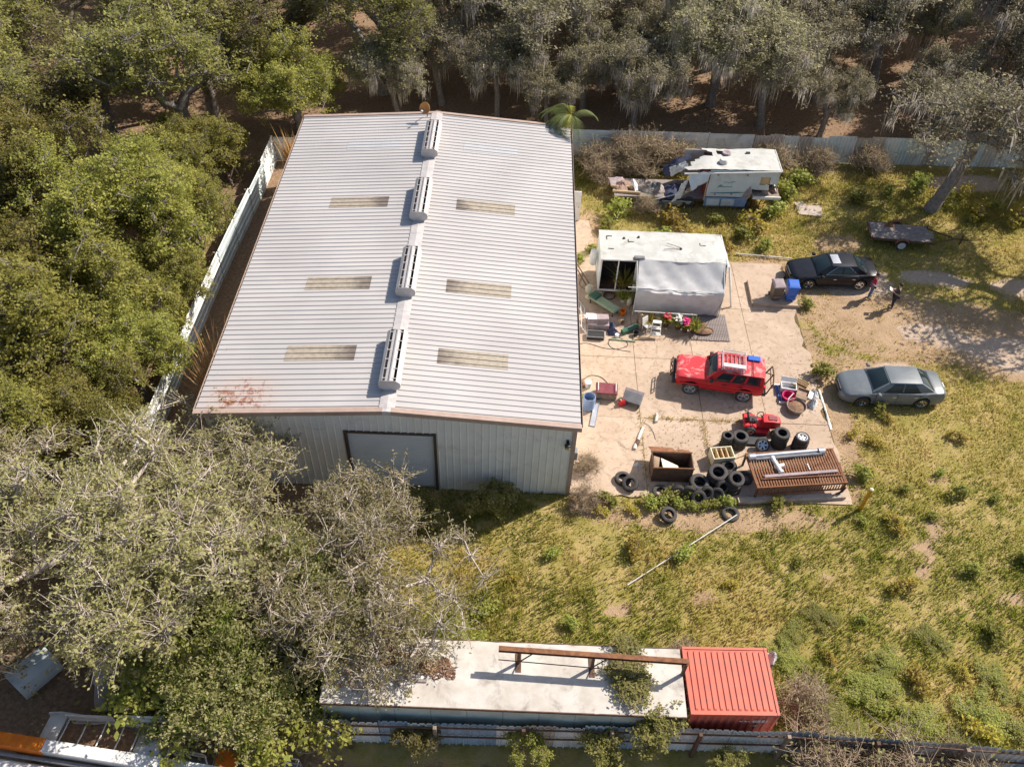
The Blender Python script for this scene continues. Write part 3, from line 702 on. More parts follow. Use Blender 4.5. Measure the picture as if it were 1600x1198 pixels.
BOX(bl-.12, bl-.02, -.032*bl-.05, -.032*bl+.05, 0.01, .9).build('stand_post', MT['rustdark'], be)
# red container
ct = thing('shipping_container', 'short red shipping container with ribbed roof beside the white trailer', 'container', (11.4, -10.72, 0), .025)
cl, cw, ch = 3.02, 2.42, 2.6
nr = 13; prof = []
for k in range(nr):
    c = .14+(cl-.28)*(k+.5)/nr; prof += [(c-.085, 0), (c-.055, .035), (c+.02, .035), (c+.045, 0)]
prof = [(.06, 0)]+prof+[(cl-.06, 0)]; m = len(prof); vs = []
for yy, f in ((.08, 0), (.14, 0), (.2, 1), (cw-.2, 1), (cw-.14, 0), (cw-.08, 0)): vs += [(u, yy, ch-.03+h*f) for u, h in prof]
MB().add(vs, [(j*m+i, j*m+i+1, (j+1)*m+i+1, (j+1)*m+i) for j in range(5) for i in range(m-1)]).build('roof', MT['red'], ct)
for y0 in (0, cw-.09): BOX(.09, cl-.09, y0, y0+.09, ch-.11, ch).build('top_rail', MT['red'], ct); BOX(.09, cl-.09, y0, y0+.09, .1, .22).build('bottom_rail', MT['red'], ct)
for x0 in (0, cl-.09):
    BOX(x0, x0+.09, .09, cw-.09, ch-.11, ch).build('end_header', MT['red'], ct)
    for y0 in (0, cw-.09): BOX(x0, x0+.09, y0, y0+.09, .1, ch+.012).build('corner_post', MT['red'], ct)
def corr(u0, u1, n, depth):
    p = []
    for k in range(n):
        a = u0+(u1-u0)*k/n; s_ = (u1-u0)/n; p += [(a, 0), (a+s_*.3, 0), (a+s_*.42, depth), (a+s_*.8, depth), (a+s_*.92, 0)]
    return p+[(u1, 0)]
for y0, s in ((.03, 1), (cw-.03, -1)):
    p = corr(.09, cl-.09, 11, .035*s); m = len(p)
    MB().add([(u, y0+d, .22) for u, d in p]+[(u, y0+d, ch-.11) for u, d in p], [(i, i+1, m+i+1, m+i) for i in range(m-1)]).build('side_wall', MT['red'], ct)
p = corr(.09, cw-.09, 9, .035); m = len(p)
MB().add([(.03+d, u, .22) for u, d in p]+[(.03+d, u, ch-.11) for u, d in p], [(i, i+1, m+i+1, m+i) for i in range(m-1)]).build('end_wall', MT['red'], ct)
for k in range(2):
    d_ = BOX(cl-.05, cl-.01, .1+k*1.12, .1+k*1.12+1.1, .24, ch-.12).build('door', MT['red'], ct)
    for q in (.3, .8): TUBE([(cl+.015, .1+k*1.12+q, .3), (cl+.015, .1+k*1.12+q, ch-.15)], .018, 6).build('lock_rod', MT['steel'], d_)
# worn white stencil marks on the long side (illegible strokes)
mk = MB(); rm = random.Random(4)
def strokes(x0, x1, z0, z1, n):
    for i in range(n):
        x_ = x0+(x1-x0)*(i+.5)/n; s_ = (x1-x0)/n*.5
        for q in range(rm.choice((2, 2, 3))):
            u = x_+rm.uniform(-s_, s_)*.8; mk.box(u, u+rm.uniform(.012, .05), .0225, .0255, z0+rm.uniform(0, .3)*(z1-z0), z1-rm.uniform(0, .3)*(z1-z0))
strokes(1.75, 2.1, 1.95, 2.06, 5); strokes(2.2, 2.7, 1.9, 2.14, 7); strokes(2.2, 2.42, 1.6, 1.72, 4)
mk.build('stencil_marks', MT['white'], ct)
sb = heap('sack', 'white sack slumped at the far corner of the red container', 'sack', (14.62, -8.35, 2.05), .2, .25, .42, MT['sackw'], 8)
CYLs = MB().cyl((0, 0, 0), (0, 0, 2.1), .12, .12, 10).build('post', MT['whitew']); CYLs.location = (14.62, -8.35, 0)
tag(CYLs, 'white post holding a sack behind the red container', 'post')
heap('rubbish_bag', 'white rubbish bag at the fence corner of the red container', 'bag', (14.75, -10.75, -.02), .28, .22, 1.15, MT['sackw'], 9)

# ================================================================ VEHICLES
def wheel_meshes(r, wd, rimmat, spokes=5):
    k = r/.33
    t = MB().lathe([(.2*k, -wd*.42), (.27*k, -wd*.5), (.31*k, -wd*.46), (r, -wd*.3), (r, wd*.3), (.31*k, wd*.46), (.27*k, wd*.5), (.2*k, wd*.42)], 24, 'y', True).mesh('tyre', MT['rubber'], 35)
    m = MB().lathe([(.0, .03), (.05*k, .03), (.06*k, -.02)], 12, 'y'); m.lathe([(.175*k, -.06), (.205*k, -wd*.3), (.225*k, wd*.46), (.2*k, wd*.44), (.185*k, .0), (.175*k, -.06)], 24, 'y')
    for i in range(spokes):
        a = 2*PI*i/spokes; m.at((0, 0, 0), (0, a, 0)); m.prism([(.03*k, -.028*k), (.2*k, -.045*k), (.2*k, .045*k), (.03*k, .028*k)], 'y', -.02, .045)
    m.at(); rim = m.mesh('rim', rimmat, 35)
    back = MB().lathe([(0, -.05), (.2*k, -.05)], 20, 'y').mesh('brake', MT['black'])
    return t, rim, back
def put_wheel(meshes, parent, x, y, r, yaw=0):
    s = 1 if y > 0 else -1
    w_ = addobj('wheel', meshes[0], parent, (x, y, r), (0, 0, (0 if s > 0 else PI)+yaw))
    addobj('rim', meshes[1], w_); addobj('brake_disc', meshes[2], w_)
    return w_
def car(name, label, cat, loc, rz, sp):
    t = thing(name, label, cat, loc, rz)
    L, pm = sp['L'], sp['paint']; X = np.unique(np.r_[np.linspace(-L/2, L/2, 54), sp['wx'][0], sp['wx'][1]])
    X = np.unique(np.r_[X, [sp['wx'][0]+d for d in (-.38, -.3, .3, .38)], [sp['wx'][1]+d for d in (-.38, -.3, .3, .38)]])
    tx, tz = zip(*sorted(sp['top'])); hx, hw = zip(*sorted(sp['half'])); rings = []
    def wz(x): return float(np.interp(x, hx, hw)), float(np.interp(x, tx, tz))
    ar = sp['wr']+.06
    for x in X:
        w_, zt = wz(x); zb = sp['zb']+.12*max(0, abs(x)-L/2+.5)
        for xc_ in sp['wx']:
            d = abs(x-xc_)
            if d < ar: zb = max(zb, sp['wr']+math.sqrt(ar*ar-d*d)-.02)
        h = zt-zb; zl = [sp['zb']+(zt-sp['zb'])*q for q in (.45, .75)]
        half = [(w_*.86, zb), (w_*.975, zb+min(.06, h*.3)), (w_, max(zl[0], zb+h*.4)), (w_*sp.get('tum', .985), max(zl[1], zb+h*.6)), (w_*.93, zt-.035), (w_*.83, zt), (w_*.4, zt+.022), (0, zt+.03)]
        full = [(0, zb)]+half+[(-a, b) for a, b in half[-2::-1]]
        rings.append([(x, a, b) for a, b in full])
    MB().loft(rings).build('body', pm, t, 38)
    BOX(-L/2+.35, L/2-.4, -.68, .68, sp['zb']-.05, .62).build('underbody', MT['black'], t)
    c = sp['cab']   # xA base front, xr roof front, xt roof rear, xB base rear, belt half/z, roof half/z
    xA, xr, xt, xB, wb, zbelt, wr, zr = c
    P = lambda x, w_, z: (x, w_, z)
    bl_f, bl_b = [P(xA, -wb, zbelt), P(xA, wb, zbelt)], [P(xB, -wb*.97, zbelt), P(xB, wb*.97, zbelt)]
    rf_f, rf_b = [P(xr, -wr, zr), P(xr, wr, zr)], [P(xt, -wr, zr-.01), P(xt, wr, zr-.01)]
    cabm = MB(); cabm.patch(bl_f[1], bl_f[0], rf_f[0], rf_f[1], 8, 4, (.09, 0, .02)); cabm.patch(bl_b[0], bl_b[1], rf_b[1], rf_b[0], 8, 4, (-.07, 0, .02))
    for s in (0, 1):
        q = [bl_f[s], bl_b[s], rf_b[s], rf_f[s]]; q = q if s else [bl_b[s], bl_f[s], rf_f[s], rf_b[s]]
        cabm.patch(*q, 6, 4, (0, .03*(1 if s else -1), 0))
    cabm.build('cabin', pm, t, 50)
    ov = .03
    MB().patch((xt-ov, -wr-ov*.4, zr-.005), (xt-ov, wr+ov*.4, zr-.005), (xr+ov, wr+ov*.4, zr+.002), (xr+ov, -wr-ov*.4, zr+.002), 8, 8, (0, 0, sp.get('crown', .05))).build('roof', pm, t, 50)
    def S(u, v, s, off):
        a = Vector(bl_f[s]).lerp(Vector(bl_b[s]), u); b = Vector(rf_f[s]).lerp(Vector(rf_b[s]), u); sy = 1 if s else -1
        return a.lerp(b, v)+Vector((0, sy*(off+.03*(4*u*(1-u)*4*v*(1-v))**.6), .01))
    for s in (0, 1):
        for (u0, u1) in sp['win']:
            mb = MB(); n = 4
            vs = [S(u0+(u1-u0)*i/n, .1+.78*j/2, s, .012) for j in range(3) for i in range(n+1)]
            fs = [(j*(n+1)+i, j*(n+1)+i+1, (j+1)*(n+1)+i+1, (j+1)*(n+1)+i) for j in range(2) for i in range(n)]
            mb.add(vs, fs if s == 0 else [f[::-1] for f in fs]).build('side_window', MT['glass'], t, 40)
        u0, u1 = sp['win'][0][0], sp['win'][-1][1]
        TUBE([S(u0-.02, .06, s, .014), S(u1+.02, .06, s, .014)], .012, 5).build('belt_trim', MT[sp.get('trim', 'black')], t)
        if sp.get('trim') == 'chrome': TUBE([S(u0-.02, .06, s, .014), S(u0+.07, .93, s, .014), S(u1-.07, .93, s, .014), S(u1+.02, .06, s, .014)], .012, 5).build('window_trim', MT['chrome'], t)
    def shrink(q, k=.07, kv=.09, off=(0, 0, 0)):
        a, b, cc, d = map(Vector, q); f = lambda u, v: (a.lerp(b, u)).lerp(d.lerp(cc, u), v)+Vector(off)
        return f(k, kv), f(1-k, kv), f(1-k, 1-kv), f(k, 1-kv)
    MB().patch(*shrink((bl_f[1], bl_f[0], rf_f[0], rf_f[1]), off=(.02, 0, .02)), 8, 4, (.085, 0, .02)).build('windshield', MT['glass'], t, 60)
    MB().patch(*shrink((bl_b[0], bl_b[1], rf_b[1], rf_b[0]), off=(-.02, 0, .02)), 8, 4, (-.065, 0, .02)).build('rear_window', MT['glass'], t, 60)
    wm = wheel_meshes(sp['wr'], sp.get('ww', .22), MT[sp['rim']], sp.get('spk', 5)); tw = sp['tw']
    for xc_ in sp['wx']:
        for s in (1, -1): put_wheel(wm, t, xc_, s*tw, sp['wr'])
    for xs_ in sp['seams']:
        for s in (1, -1):
            w_, zt = wz(xs_); BOX(xs_-.006, xs_+.006, *sorted((s*(w_-.03), s*(w_+.003))), sp['zb']+.16, zt-.07).build('door_seam', MT['black'], t)
    for xs_ in sp['handles']:
        for s in (1, -1):
            w_, zt = wz(xs_); BOX(xs_-.1, xs_+.1, *sorted((s*(w_-.02), s*(w_+.025))), zt-.21, zt-.17, b=.006).build('door_handle', MT[sp.get('hand', 'black')], t)
    for s in (1, -1):
        w_, zt = wz(xA-.15); m_ = BOX(xA-.32, xA-.14, *sorted((s*(w_-.02), s*(w_+.2))), zt+.0, zt+.14, b=.04).build('mirror', pm if sp.get('mirpaint') else MT['black'], t)
    z = sp['lz']; w_, _ = wz(L/2-.08)
    for s in (1, -1):
        if sp.get('boxy'):
            BOX(L/2-.06, L/2+.012, *sorted((s*(w_-.3), s*(w_-.07))), z-.09, z+.08, b=.01).build('headlight', MT['chrome'], t)
            BOX(-L/2-.012, -L/2+.05, *sorted((s*(w_-.2), s*(w_-.05))), .78, 1.05, b=.01).build('tail_light', MT['redp'], t)
        else:
            MB().patch((L/2-.03, s*(w_-.38), z-.07), (L/2-.42, s*(w_+.075), z-.02), (L/2-.5, s*(w_+.03), z+.115), (L/2-.12, s*(w_-.34), z+.055), 5, 3, (.05, s*.035, .02)).build('headlight', MT['chrome'], t, 60)
            w2, _ = wz(-L/2+.08); MB().patch((-L/2+.0, s*(w2-.3), .66), (-L/2+.28, s*(w2+.055), .68), (-L/2+.3, s*(w2+.04), .88), (-L/2+.03, s*(w2-.26), .87), 5, 3, (-.045, s*.04, 0)).build('tail_light', MT['redp'], t, 60)
    BOX(L/2-.05, L/2+.018, -w_+.36, w_-.36, z-.1, z+.06, b=.01).build('grille', MT['black'], t)
    MB().box(L/2-.03, L/2+.03, -.28, .28, .33, .42, b=.01).build('bumper_vent', MT['black'], t)
    BOX(-L/2-.02, -L/2+.02, -.16, .16, .70, .82).build('number_plate', MT['white'], t)
    return t, wz
PB = M('paint_black', (.008, .009, .014), (.012, .013, .018), rough=.3, coat=.15, spec=.3)
PG = M('paint_slate', (.145, .165, .178), (.125, .142, .152), rough=.32, coat=.35, spec=.4, scale=1, dirt=(.24, .25, .25), dirt_amt=.4)
def mat_fade():
    m, nt, b = newmat('paint_red'); v = texco(nt, False); n1 = noise(nt, v, 2.2, 7, .65, .8); n2 = noise(nt, v, 14, 5, .7)
    c = mixrgb(nt, ramp(nt, n2, .3, .7), (.52, .016, .026), (.44, .012, .02))
    g = nt.nodes.new('ShaderNodeNewGeometry'); sp = nt.nodes.new('ShaderNodeSeparateXYZ'); nt.links.new(g.outputs['Normal'], sp.inputs[0])
    up = ramp(nt, sp.outputs[2], .5, .9)
    c = mixrgb(nt, mth(nt, 'MULTIPLY', up, .45), c, (.56, .07, .08))
    c = mixrgb(nt, mth(nt, 'MULTIPLY', mth(nt, 'MULTIPLY', up, ramp(nt, n1, .5, .6)), .85), c, (.62, .27, .25))
    nt.links.new(c, b.inputs['Base Color']); b.inputs['Roughness'].default_value = .42; b.inputs['Specular IOR Level'].default_value = .35
    return m
PR = mat_fade()
sed = dict(L=5.12, paint=PG, wr=.335, wx=(1.52, -1.38), tw=.79, zb=.22, rim='chrome', spk=7, lz=.64, tum=.985,
           top=[(2.56, .56), (2.5, .66), (2.3, .76), (1.7, .87), (1.1, .955), (.6, .98), (-1.5, 1.0), (-1.9, 1.03), (-2.36, .99), (-2.5, .86), (-2.56, .62)],
           half=[(2.56, .52), (2.48, .72), (2.3, .83), (1.9, .895), (1.0, .925), (-1.2, .925), (-2.0, .89), (-2.4, .8), (-2.52, .7), (-2.56, .58)],
           cab=(1.18, .38, -1.12, -1.92, .80, .965, .57, 1.44), win=[(.17, .45), (.48, .76)], seams=(1.0, -.05, -1.15), handles=(.12, -.92), trim='black', hand='chrome', mirpaint=True)
car('sedan', 'slate grey four-door sedan parked on the grass beside the scrap', 'car', (23.6, 6.85, 0), R(181), sed)
blk = dict(sed, L=4.95, paint=PB, wx=(1.46, -1.4), top=[(2.475, .56), (2.42, .68), (2.2, .78), (1.6, .87), (1.05, .94), (.6, .97), (-1.5, 1.0), (-1.85, 1.04), (-2.3, 1.02), (-2.44, .9), (-2.475, .62)],
           half=[(2.475, .56), (2.4, .76), (2.2, .86), (1.8, .91), (1.0, .935), (-1.2, .935), (-1.95, .9), (-2.3, .83), (-2.44, .73), (-2.475, .6)],
           cab=(1.12, .32, -1.0, -1.85, .80, .955, .58, 1.45), trim='chrome', spk=5, wr=.345)
tb_, _ = car('sedan', 'black four-door sedan parked behind the two people', 'car', (22.72, 15.64, 0), R(182.2), blk)
MB().patch((.28, -.4, 1.487), (.28, .4, 1.487), (-.16, .4, 1.505), (-.16, -.4, 1.505), 4, 4, (0, 0, .012)).build('sunroof', MT['steel'], tb_, 40)
TUBE([(2.49, -.5, .6), (2.52, 0, .58), (2.49, .5, .6)], .02, 6).build('grille_bar', MT['chrome'], tb_)
suv = dict(L=4.24, paint=PR, wr=.35, wx=(1.33, -1.27), tw=.74, zb=.36, rim='alu', spk=5, lz=.80, tum=1.0, boxy=True, crown=.03,
           top=[(2.12, .92), (2.06, 1.0), (1.9, 1.03), (.6, 1.07), (-2.0, 1.08), (-2.1, 1.04), (-2.12, .9)],
           half=[(2.12, .74), (2.02, .82), (1.5, .85), (-1.9, .86), (-2.08, .82), (-2.12, .78)],
           cab=(.68, .22, -1.98, -2.06, .81, 1.06, .69, 1.6), win=[(.13, .39), (.43, .64), (.69, .93)], seams=(.66, -.32, -1.02), handles=(-.2, -.98))
ts, _ = car('suv', 'faded red boxy four-wheel drive with a roof basket', 'car', (15.12, 6.95, 0), R(171.5), suv)
for z in (.62,): 
    for s in (1, -1): BOX(-1.85, 1.9, *sorted((s*.845, s*.875)), z, z+.07).build('side_moulding', MT['redp'], ts)
for x0, x1, nm in ((2.1, 2.27, 'front_bumper'), (-2.27, -2.1, 'rear_bumper')): BOX(x0, x1, -.82, .82, .46, .66, b=.03).build(nm, MT['black'], ts)
for s in (.28, -.28): TUBE([(2.24, s, .4), (2.36, s, .75), (2.3, s, 1.0)], .03, 6).build('push_bar', MT['black'], ts)
TUBE([(2.3, -.5, .98), (2.38, -.5, .7), (2.38, .5, .7), (2.3, .5, .98), (2.3, -.5, .98)], .028, 6).build('push_bar', MT['rustdark'], ts)
rk = MB()
for x in (.05, -1.05):
    rk.tube([(x, -.6, 1.66), (x, -.6, 1.84), (x, .6, 1.84), (x, .6, 1.66)], .02, 6)
for y in (-.6, .6): rk.tube([(.05, y, 1.84), (-1.05, y, 1.84)], .02, 6); rk.tube([(.05, y, 1.7), (-1.05, y, 1.7)], .02, 6)
rk.build('roof_basket', MT['alu'], ts)
for i in range(6): BOX(-1.02+i*.2, -.98+i*.2, -.58, .58, 1.685, 1.7).build('basket_slat', MT['grey'], ts)
MB().at((-.5, .42, 1.86), (.2, 0, 0)).box(-.55, .5, -.12, .16, -.01, .02).build('light_panel', MT['white'], ts)
for x in (-1.45,): TUBE([(x, -.72, 1.62), (x, -.7, 1.69), (x, .7, 1.69), (x, .72, 1.62)], .018, 6).build('roof_bar', MT['black'], ts)
o = MB().box(-1.8, -1.2, -.62, -.3, 1.635, 1.71, b=.02).build('roof_tray', MT['blue'], ts)
cr = MB(); cr.tube([(-2.3, -.7, .55), (-2.5, -.6, 1.2), (-2.5, .1, 1.35), (-2.5, .6, 1.2), (-2.3, .7, .55)], .035, 6)
cr.tube([(-2.3, 0, .55), (-2.5, .1, 1.35)], .03, 6); cr.tube([(-2.35, -.7, .6), (-2.5, .1, 1.3)], .025, 6); cr.tube([(-2.45, -.68, .95), (-2.45, .68, .95)], .025, 6)
cr.build('tail_carrier', MT['rustdark'], ts)
TUBE([(1.2, -.86, 1.06), (.9, -.87, 1.0)], .01, 5).build('aerial', MT['black'], ts)

for ch in ts.children:      # lifted suspension on oversize tyres
    if ch.name.startswith('wheel'): ch.location.z = .4; ch.scale = (1.14, 1.1, 1.14)
    else: ch.location.z += .13
# flatbed utility trailer
ut = thing('utility_trailer', 'small grey-planked flatbed trailer with a white wheel in the grass', 'trailer', (27.7, 19.62, 0), -.09)
for i in range(7):
    y0 = -.78+i*.222; x1 = 1.95 if 1 < i < 5 else 1.75+random.uniform(-.1, .05)
    BOX(-1.75+random.uniform(-.05, .03), x1, y0, y0+.21, .55, .59+random.uniform(0, .012)).build('deck_plank', MT['woodgrey'], ut)
for y0 in (-.82, .77): BOX(-1.75, 1.8, y0, y0+.05, .46, .6).build('side_rail', MT['rustdark'], ut)
BOX(-1.78, -1.7, -.8, .8, .46, .6).build('rear_rail', MT['rustdark'], ut)
for s in (1, -1):
    TUBE([(1.75, s*.75, .5), (3.1, s*.08, .46)], .04, 6).build('tongue_bar', MT['rustdark'], ut)
    MB().prism([(math.cos(a)*.42, .33+math.sin(a)*.42) for a in np.linspace(.25, PI-.25, 9)]+[(math.cos(a)*.39, .33+math.sin(a)*.39) for a in np.linspace(PI-.25, .25, 9)], 'y', *sorted((s*.83, s*1.03))).build('mudguard', MT['rust'], ut)
TUBE([(3.05, 0, .46), (4.0, 0, .45)], .035, 6).build('tongue', MT['rustdark'], ut); BOX(3.6, 3.66, -.05, .05, .05, .75).build('jack', MT['rustdark'], ut)
TUBE([(0, -.9, .33), (0, .9, .33)], .03, 6).build('axle', MT['rustdark'], ut)
wm = wheel_meshes(.32, .18, MT['white'], 8)
for s in (1, -1): put_wheel(wm, ut, 0, s*.93, .32)
heap('dirt_lump', 'rust-brown lump sitting on the back edge of the flatbed trailer', 'debris', (27.2, 20.2, .58), .32, .2, .2, MT['rust'], 12)

# ================================================================ CAMPERS
tc = thing('camper', 'white-roofed camper half covered by a grey tarp awning', 'camper', (9.4, 13.3, 0))
CL, CW, CH = 6.68, 2.48, 2.7
rr = random.Random(9); nxr, nyr = 24, 8; vs = []
for j in range(nyr+1):
    for i in range(nxr+1):
        u, v = i/nxr, j/nyr; vs.append((-.03+u*(CL+.06), -.04+v*(CW+.08), CH+.06*4*v*(1-v)+rr.uniform(-.01, .01)-.05*max(0, u*12-11)))
MB().add(vs, [(j*(nxr+1)+i, j*(nxr+1)+i+1, (j+1)*(nxr+1)+i+1, (j+1)*(nxr+1)+i) for j in range(nyr) for i in range(nxr)]).build('roof', MT['rvroof'], tc, 40)
BOX(1.95, CL, 0, .04, .5, CH-.005).build('side_wall', MT['rvwall'], tc); BOX(0, CL, CW-.04, CW, .5, CH-.005).build('side_wall', MT['rvwall'], tc)
BOX(CL-.04, CL, .04, CW-.04, .5, CH-.005).build('end_wall', MT['rvwall'], tc); BOX(0, .04, .04, CW-.04, .5, CH-.005).build('end_wall', MT['rvwall'], tc)
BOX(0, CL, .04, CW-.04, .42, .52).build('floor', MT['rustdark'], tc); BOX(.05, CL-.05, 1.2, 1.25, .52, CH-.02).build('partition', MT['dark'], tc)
for x0, x1, z0, z1 in ((0, .08, .5, CH-.02), (.92, .98, .6, CH-.1), (1.87, 1.95, .5, CH-.02), (.08, 1.87, .5, .6), (.08, 1.87, CH-.1, CH-.02)):
    BOX(x0, x1, -.005, .05, z0, z1).build('bay_frame', MT['white'], tc)
for (x, y, lx, ly) in ((.35, 1.9, .3, .03), (.35, 1.6, .03, .33), (1.5, 1.45, .32, .04), (1.5, 1.45, .04, .22), (5.35, 1.35, .32, .04), (5.35, 1.35, .04, .22), (.4, .8, .3, .04)):
    BOX(x, x+lx, y, y+ly, CH+.035, CH+.075).build('roof_seam', MT['black'], tc)
for (x, y) in ((1.3, 1.75), (2.1, 1.9), (4.3, 1.0)): MB().at((x, y, CH+.04)).lathe([(.07, 0), (.07, .07), (0, .1)], 8).build('roof_pipe', MT['black'], tc)
TUBE([(4.32, 1.0, CH+.14), (3.55, 1.35, CH+.16)], .015, 5).build('aerial', MT['rustdark'], tc); TUBE([(4.32, 1.0, CH+.14), (3.35, .85, CH+.12)], .015, 5).build('aerial', MT['rustdark'], tc)
BOX(1.75, 2.3, .0, .25, CH+.0, CH+.13, b=.03).build('awning_motor', MT['grey'], tc)
addobj('wheel', WHEEL, tc, (3.2, .25, .36), None, (.78, .78, .78)); addobj('wheel', WHEEL, tc, (3.2, CW-.25, .36), None, (.78, .78, .78))
MB().at((-.25, 1.5, 1.6)).lathe([(0, .5), (.18, .45), (.22, 0), (.18, -.45), (0, -.5)], 12).build('gas_bottle_cover', MT['white'], tc)
# tarp: slope then drop
tp = thing('tarp_awning', 'wrinkled silver-grey tarp stretched from the camper roof down to the concrete', 'tarp', (11.3, 12.0, 0))
n, m = 40, 14; vs = []; rr = random.Random(2)
for j in range(m+1):
    v = j/m
    for i in range(n+1):
        u = i/n; x = .0+u*4.55+(.1*(1-v))
        sag = .14*math.sin(PI*u)*math.sin(PI*min(v/.72, 1))+.1*math.sin(PI*u)*v
        if v < .72: q = v/.72; y = 1.3*(1-q)-.05*q; z = 2.72+(1.72-2.72)*q-sag
        else: q = (v-.72)/.28; y = -.05+.12*q+.05*math.sin(u*17)*q; z = 1.72-.25*math.sin(PI*u)*.4-1.55*q
        wv_ = .03*math.sin(9*u+7*v)+.022*math.sin(23*u-11*v)+.018*math.sin(31*v+5*u*u*9)
        vs.append((x, y-.15*math.sin(PI*u)*(v if v < .72 else .72), z+wv_))
MB().add(vs, [(j*(n+1)+i, (j+1)*(n+1)+i, (j+1)*(n+1)+i+1, j*(n+1)+i+1) for j in range(m) for i in range(n)]).build('tarp_sheet', MT['tarp'], tp, 60)
for x in (0, 4.6): TUBE([(x, -.02, 0), (x, -.02, 1.75), (x, 1.28, 2.7)], .025, 6).build('awning_arm', MT['white'], tp)
TUBE([(-.45, .1, 1.85), (4.65, -.02, 1.75)], .022, 6).build('awning_pole', MT['white'], tp)
MB().patch((4.75, 1.2, 2.62), (5.5, 1.6, .5), (5.65, 3.4, .5), (4.82, 3.7, 2.62), 8, 6, (.1, 0, 0), .01, .02).build('end_flap', MT['tarp'], tp, 60)
TUBE([(4.85, 1.2, 2.6), (5.45, .9, .05)], .05, 8).build('white_post', MT['white'], tp)
MB().patch((4.6, -.02, 1.7), (4.75, 1.25, 2.6), (4.8, 1.2, .4), (4.62, 0, .2), 5, 5, (0, 0, 0), .008, .015).build('side_flap', MT['tarp'], tp, 60)
TUBE([(3.2, -1.9, .05), (4.62, -.02, 1.2)], .012, 5).build('guy_rope', MT['black'], tp)

# wrecked fifth-wheel camper
wk = thing('wrecked_camper', 'wrecked white camper with torn-open end and teal script on its side', 'camper', (16.3, 22.0, 0), .02)
rr = random.Random(6); nxr, nyr = 20, 10; vs = []; fs = []
def rfz(u, v): return 2.86+.05*math.sin(3*u*PI)*v-.55*max(0, .22-u)*4*(.4+v)*.6-(.25*max(0, v-.8)*5*max(0, .55-u))
for j in range(nyr+1):
    for i in range(nxr+1):
        u, v = i/nxr, j/nyr; vs.append((-1.35+u*5.6+rr.uniform(-.02, .02)+(-.2*math.sin(v*9) if i == 0 else 0), v*2.35+rr.uniform(-.015, .015), rfz(u, v)+rr.uniform(-.02, .02)*(2.5 if u < .3 else 1)))
hole = {(i, j) for i in range(0, 6) for j in range(6, 10) if i+j*.6 < 9.5+rr.uniform(-1, 1)} | {(0, 2), (0, 3), (1, 4), (0, 4), (7, 7), (8, 7), (8, 8), (7, 8), (1, 5), (2, 5), (0, 5)}
for j in range(nyr):
    for i in range(nxr):
        if (i, j) not in hole: fs.append((j*(nxr+1)+i, j*(nxr+1)+i+1, (j+1)*(nxr+1)+i+1, (j+1)*(nxr+1)+i))
MB().add(vs, fs).build('roof', MT['rvroof'], wk, 30)
MB().patch((.02, -.02, .95), (2.75, -.02, .95), (2.75, .02, 2.78), (.02, .02, 2.78), 10, 6, (0, -.03, 0), .03, .006).build('side_wall', MT['rvwall'], wk, 30)
MB().prism([(2.75, 1.55), (3.0, 1.5), (3.0, 2.78), (2.75, 2.78)], 'y', .0, .035).build('side_wall', MT['rvwall'], wk)
for x0, x1, z0, z1 in ((3.0, 3.12, 1.5, 2.78), (3.12, 3.72, 2.4, 2.78), (3.72, 4.2, 1.9, 2.78), (3.12, 3.72, 1.5, 1.85)): BOX(x0+.001, x1-.001, .0, .035, z0, z1).build('side_wall', MT['rvwall'], wk)
BOX(3.13, 3.71, .06, .09, 1.86, 2.39).build('boarded_window', MT['woodnew'], wk)
BOX(-1.2, 4.2, 2.28, 2.32, .9, 2.75).build('side_wall', MT['fence_tan'], wk)
MB().patch((4.22, 0, 1.5), (4.5, .1, .9), (4.55, 2.2, 1.1), (4.25, 2.3, 1.7), 6, 6, (.05, 0, 0), .02, .04, 3).build('nose_panel', MT['whitew'], wk, 40)
BOX(4.18, 4.215, .05, 2.28, 1.7, 2.8).build('nose_wall', MT['rvwall'], wk)
BOX(2.8, 4.45, -.35, 2.2, 1.18, 1.26).build('bunk_deck', MT['wood'], wk); BOX(2.8, 4.5, -.42, -.35, 1.1, 1.28).build('deck_rail', MT['white'], wk)
MB().patch((-.02, -.06, .28), (2.55, -.06, .28), (2.6, -.1, .93), (-.02, -.1, .93), 8, 2, (0, 0, 0), .03, .012).build('skirt', MT['bluefade'], wk, 30)
for x0 in (.12, 1.02): BOX(x0, x0+.8, -.135, -.105, .4, .85).build('storage_door', MT['fence_teal'], wk)
BOX(-5.6, 2.7, .15, .3, .42, .6).build('frame_rail', MT['rustdark'], wk); BOX(-5.6, 2.7, 2.0, 2.15, .42, .6).build('frame_rail', MT['rustdark'], wk)
BOX(-5.5, 2.7, .2, 2.1, .6, .66).build('floor', MT['woodgrey'], wk)
BOX(-.03, .06, .0, 2.3, .66, 2.6).build('inner_wall', MT['maroon'], wk); BOX(2.72, 2.78, .05, 2.28, .66, 2.7).build('inner_wall', MT['dark'], wk)
addobj('wheel', WHEEL, wk, (2.5, .1, .38), None, (.8, 1, .8)); addobj('wheel', WHEEL, wk, (-.9, .1, .38), None, (.8, 1, .8))
for x in (3.0, 3.4): TUBE([(x, .05, 0), (x+.15, .0, 1.2)], .03, 6).build('prop_leg', MT['rust'], wk)
TUBE([(-1.55, -.1, 2.55), (4.25, -.06, 2.82)], .05, 8).build('awning_tube', MT['white'], wk)
TUBE([(4.25, -.06, 2.85), (4.3, 2.3, 2.85)], .04, 6).build('roof_rail', MT['white'], wk)
MB().at((.85, .75, 2.86)).lathe([(.27, 0), (.26, .13), (.2, .24), (0, .27)], 14).build('vent_dome', MT['whitew'], wk, 40)
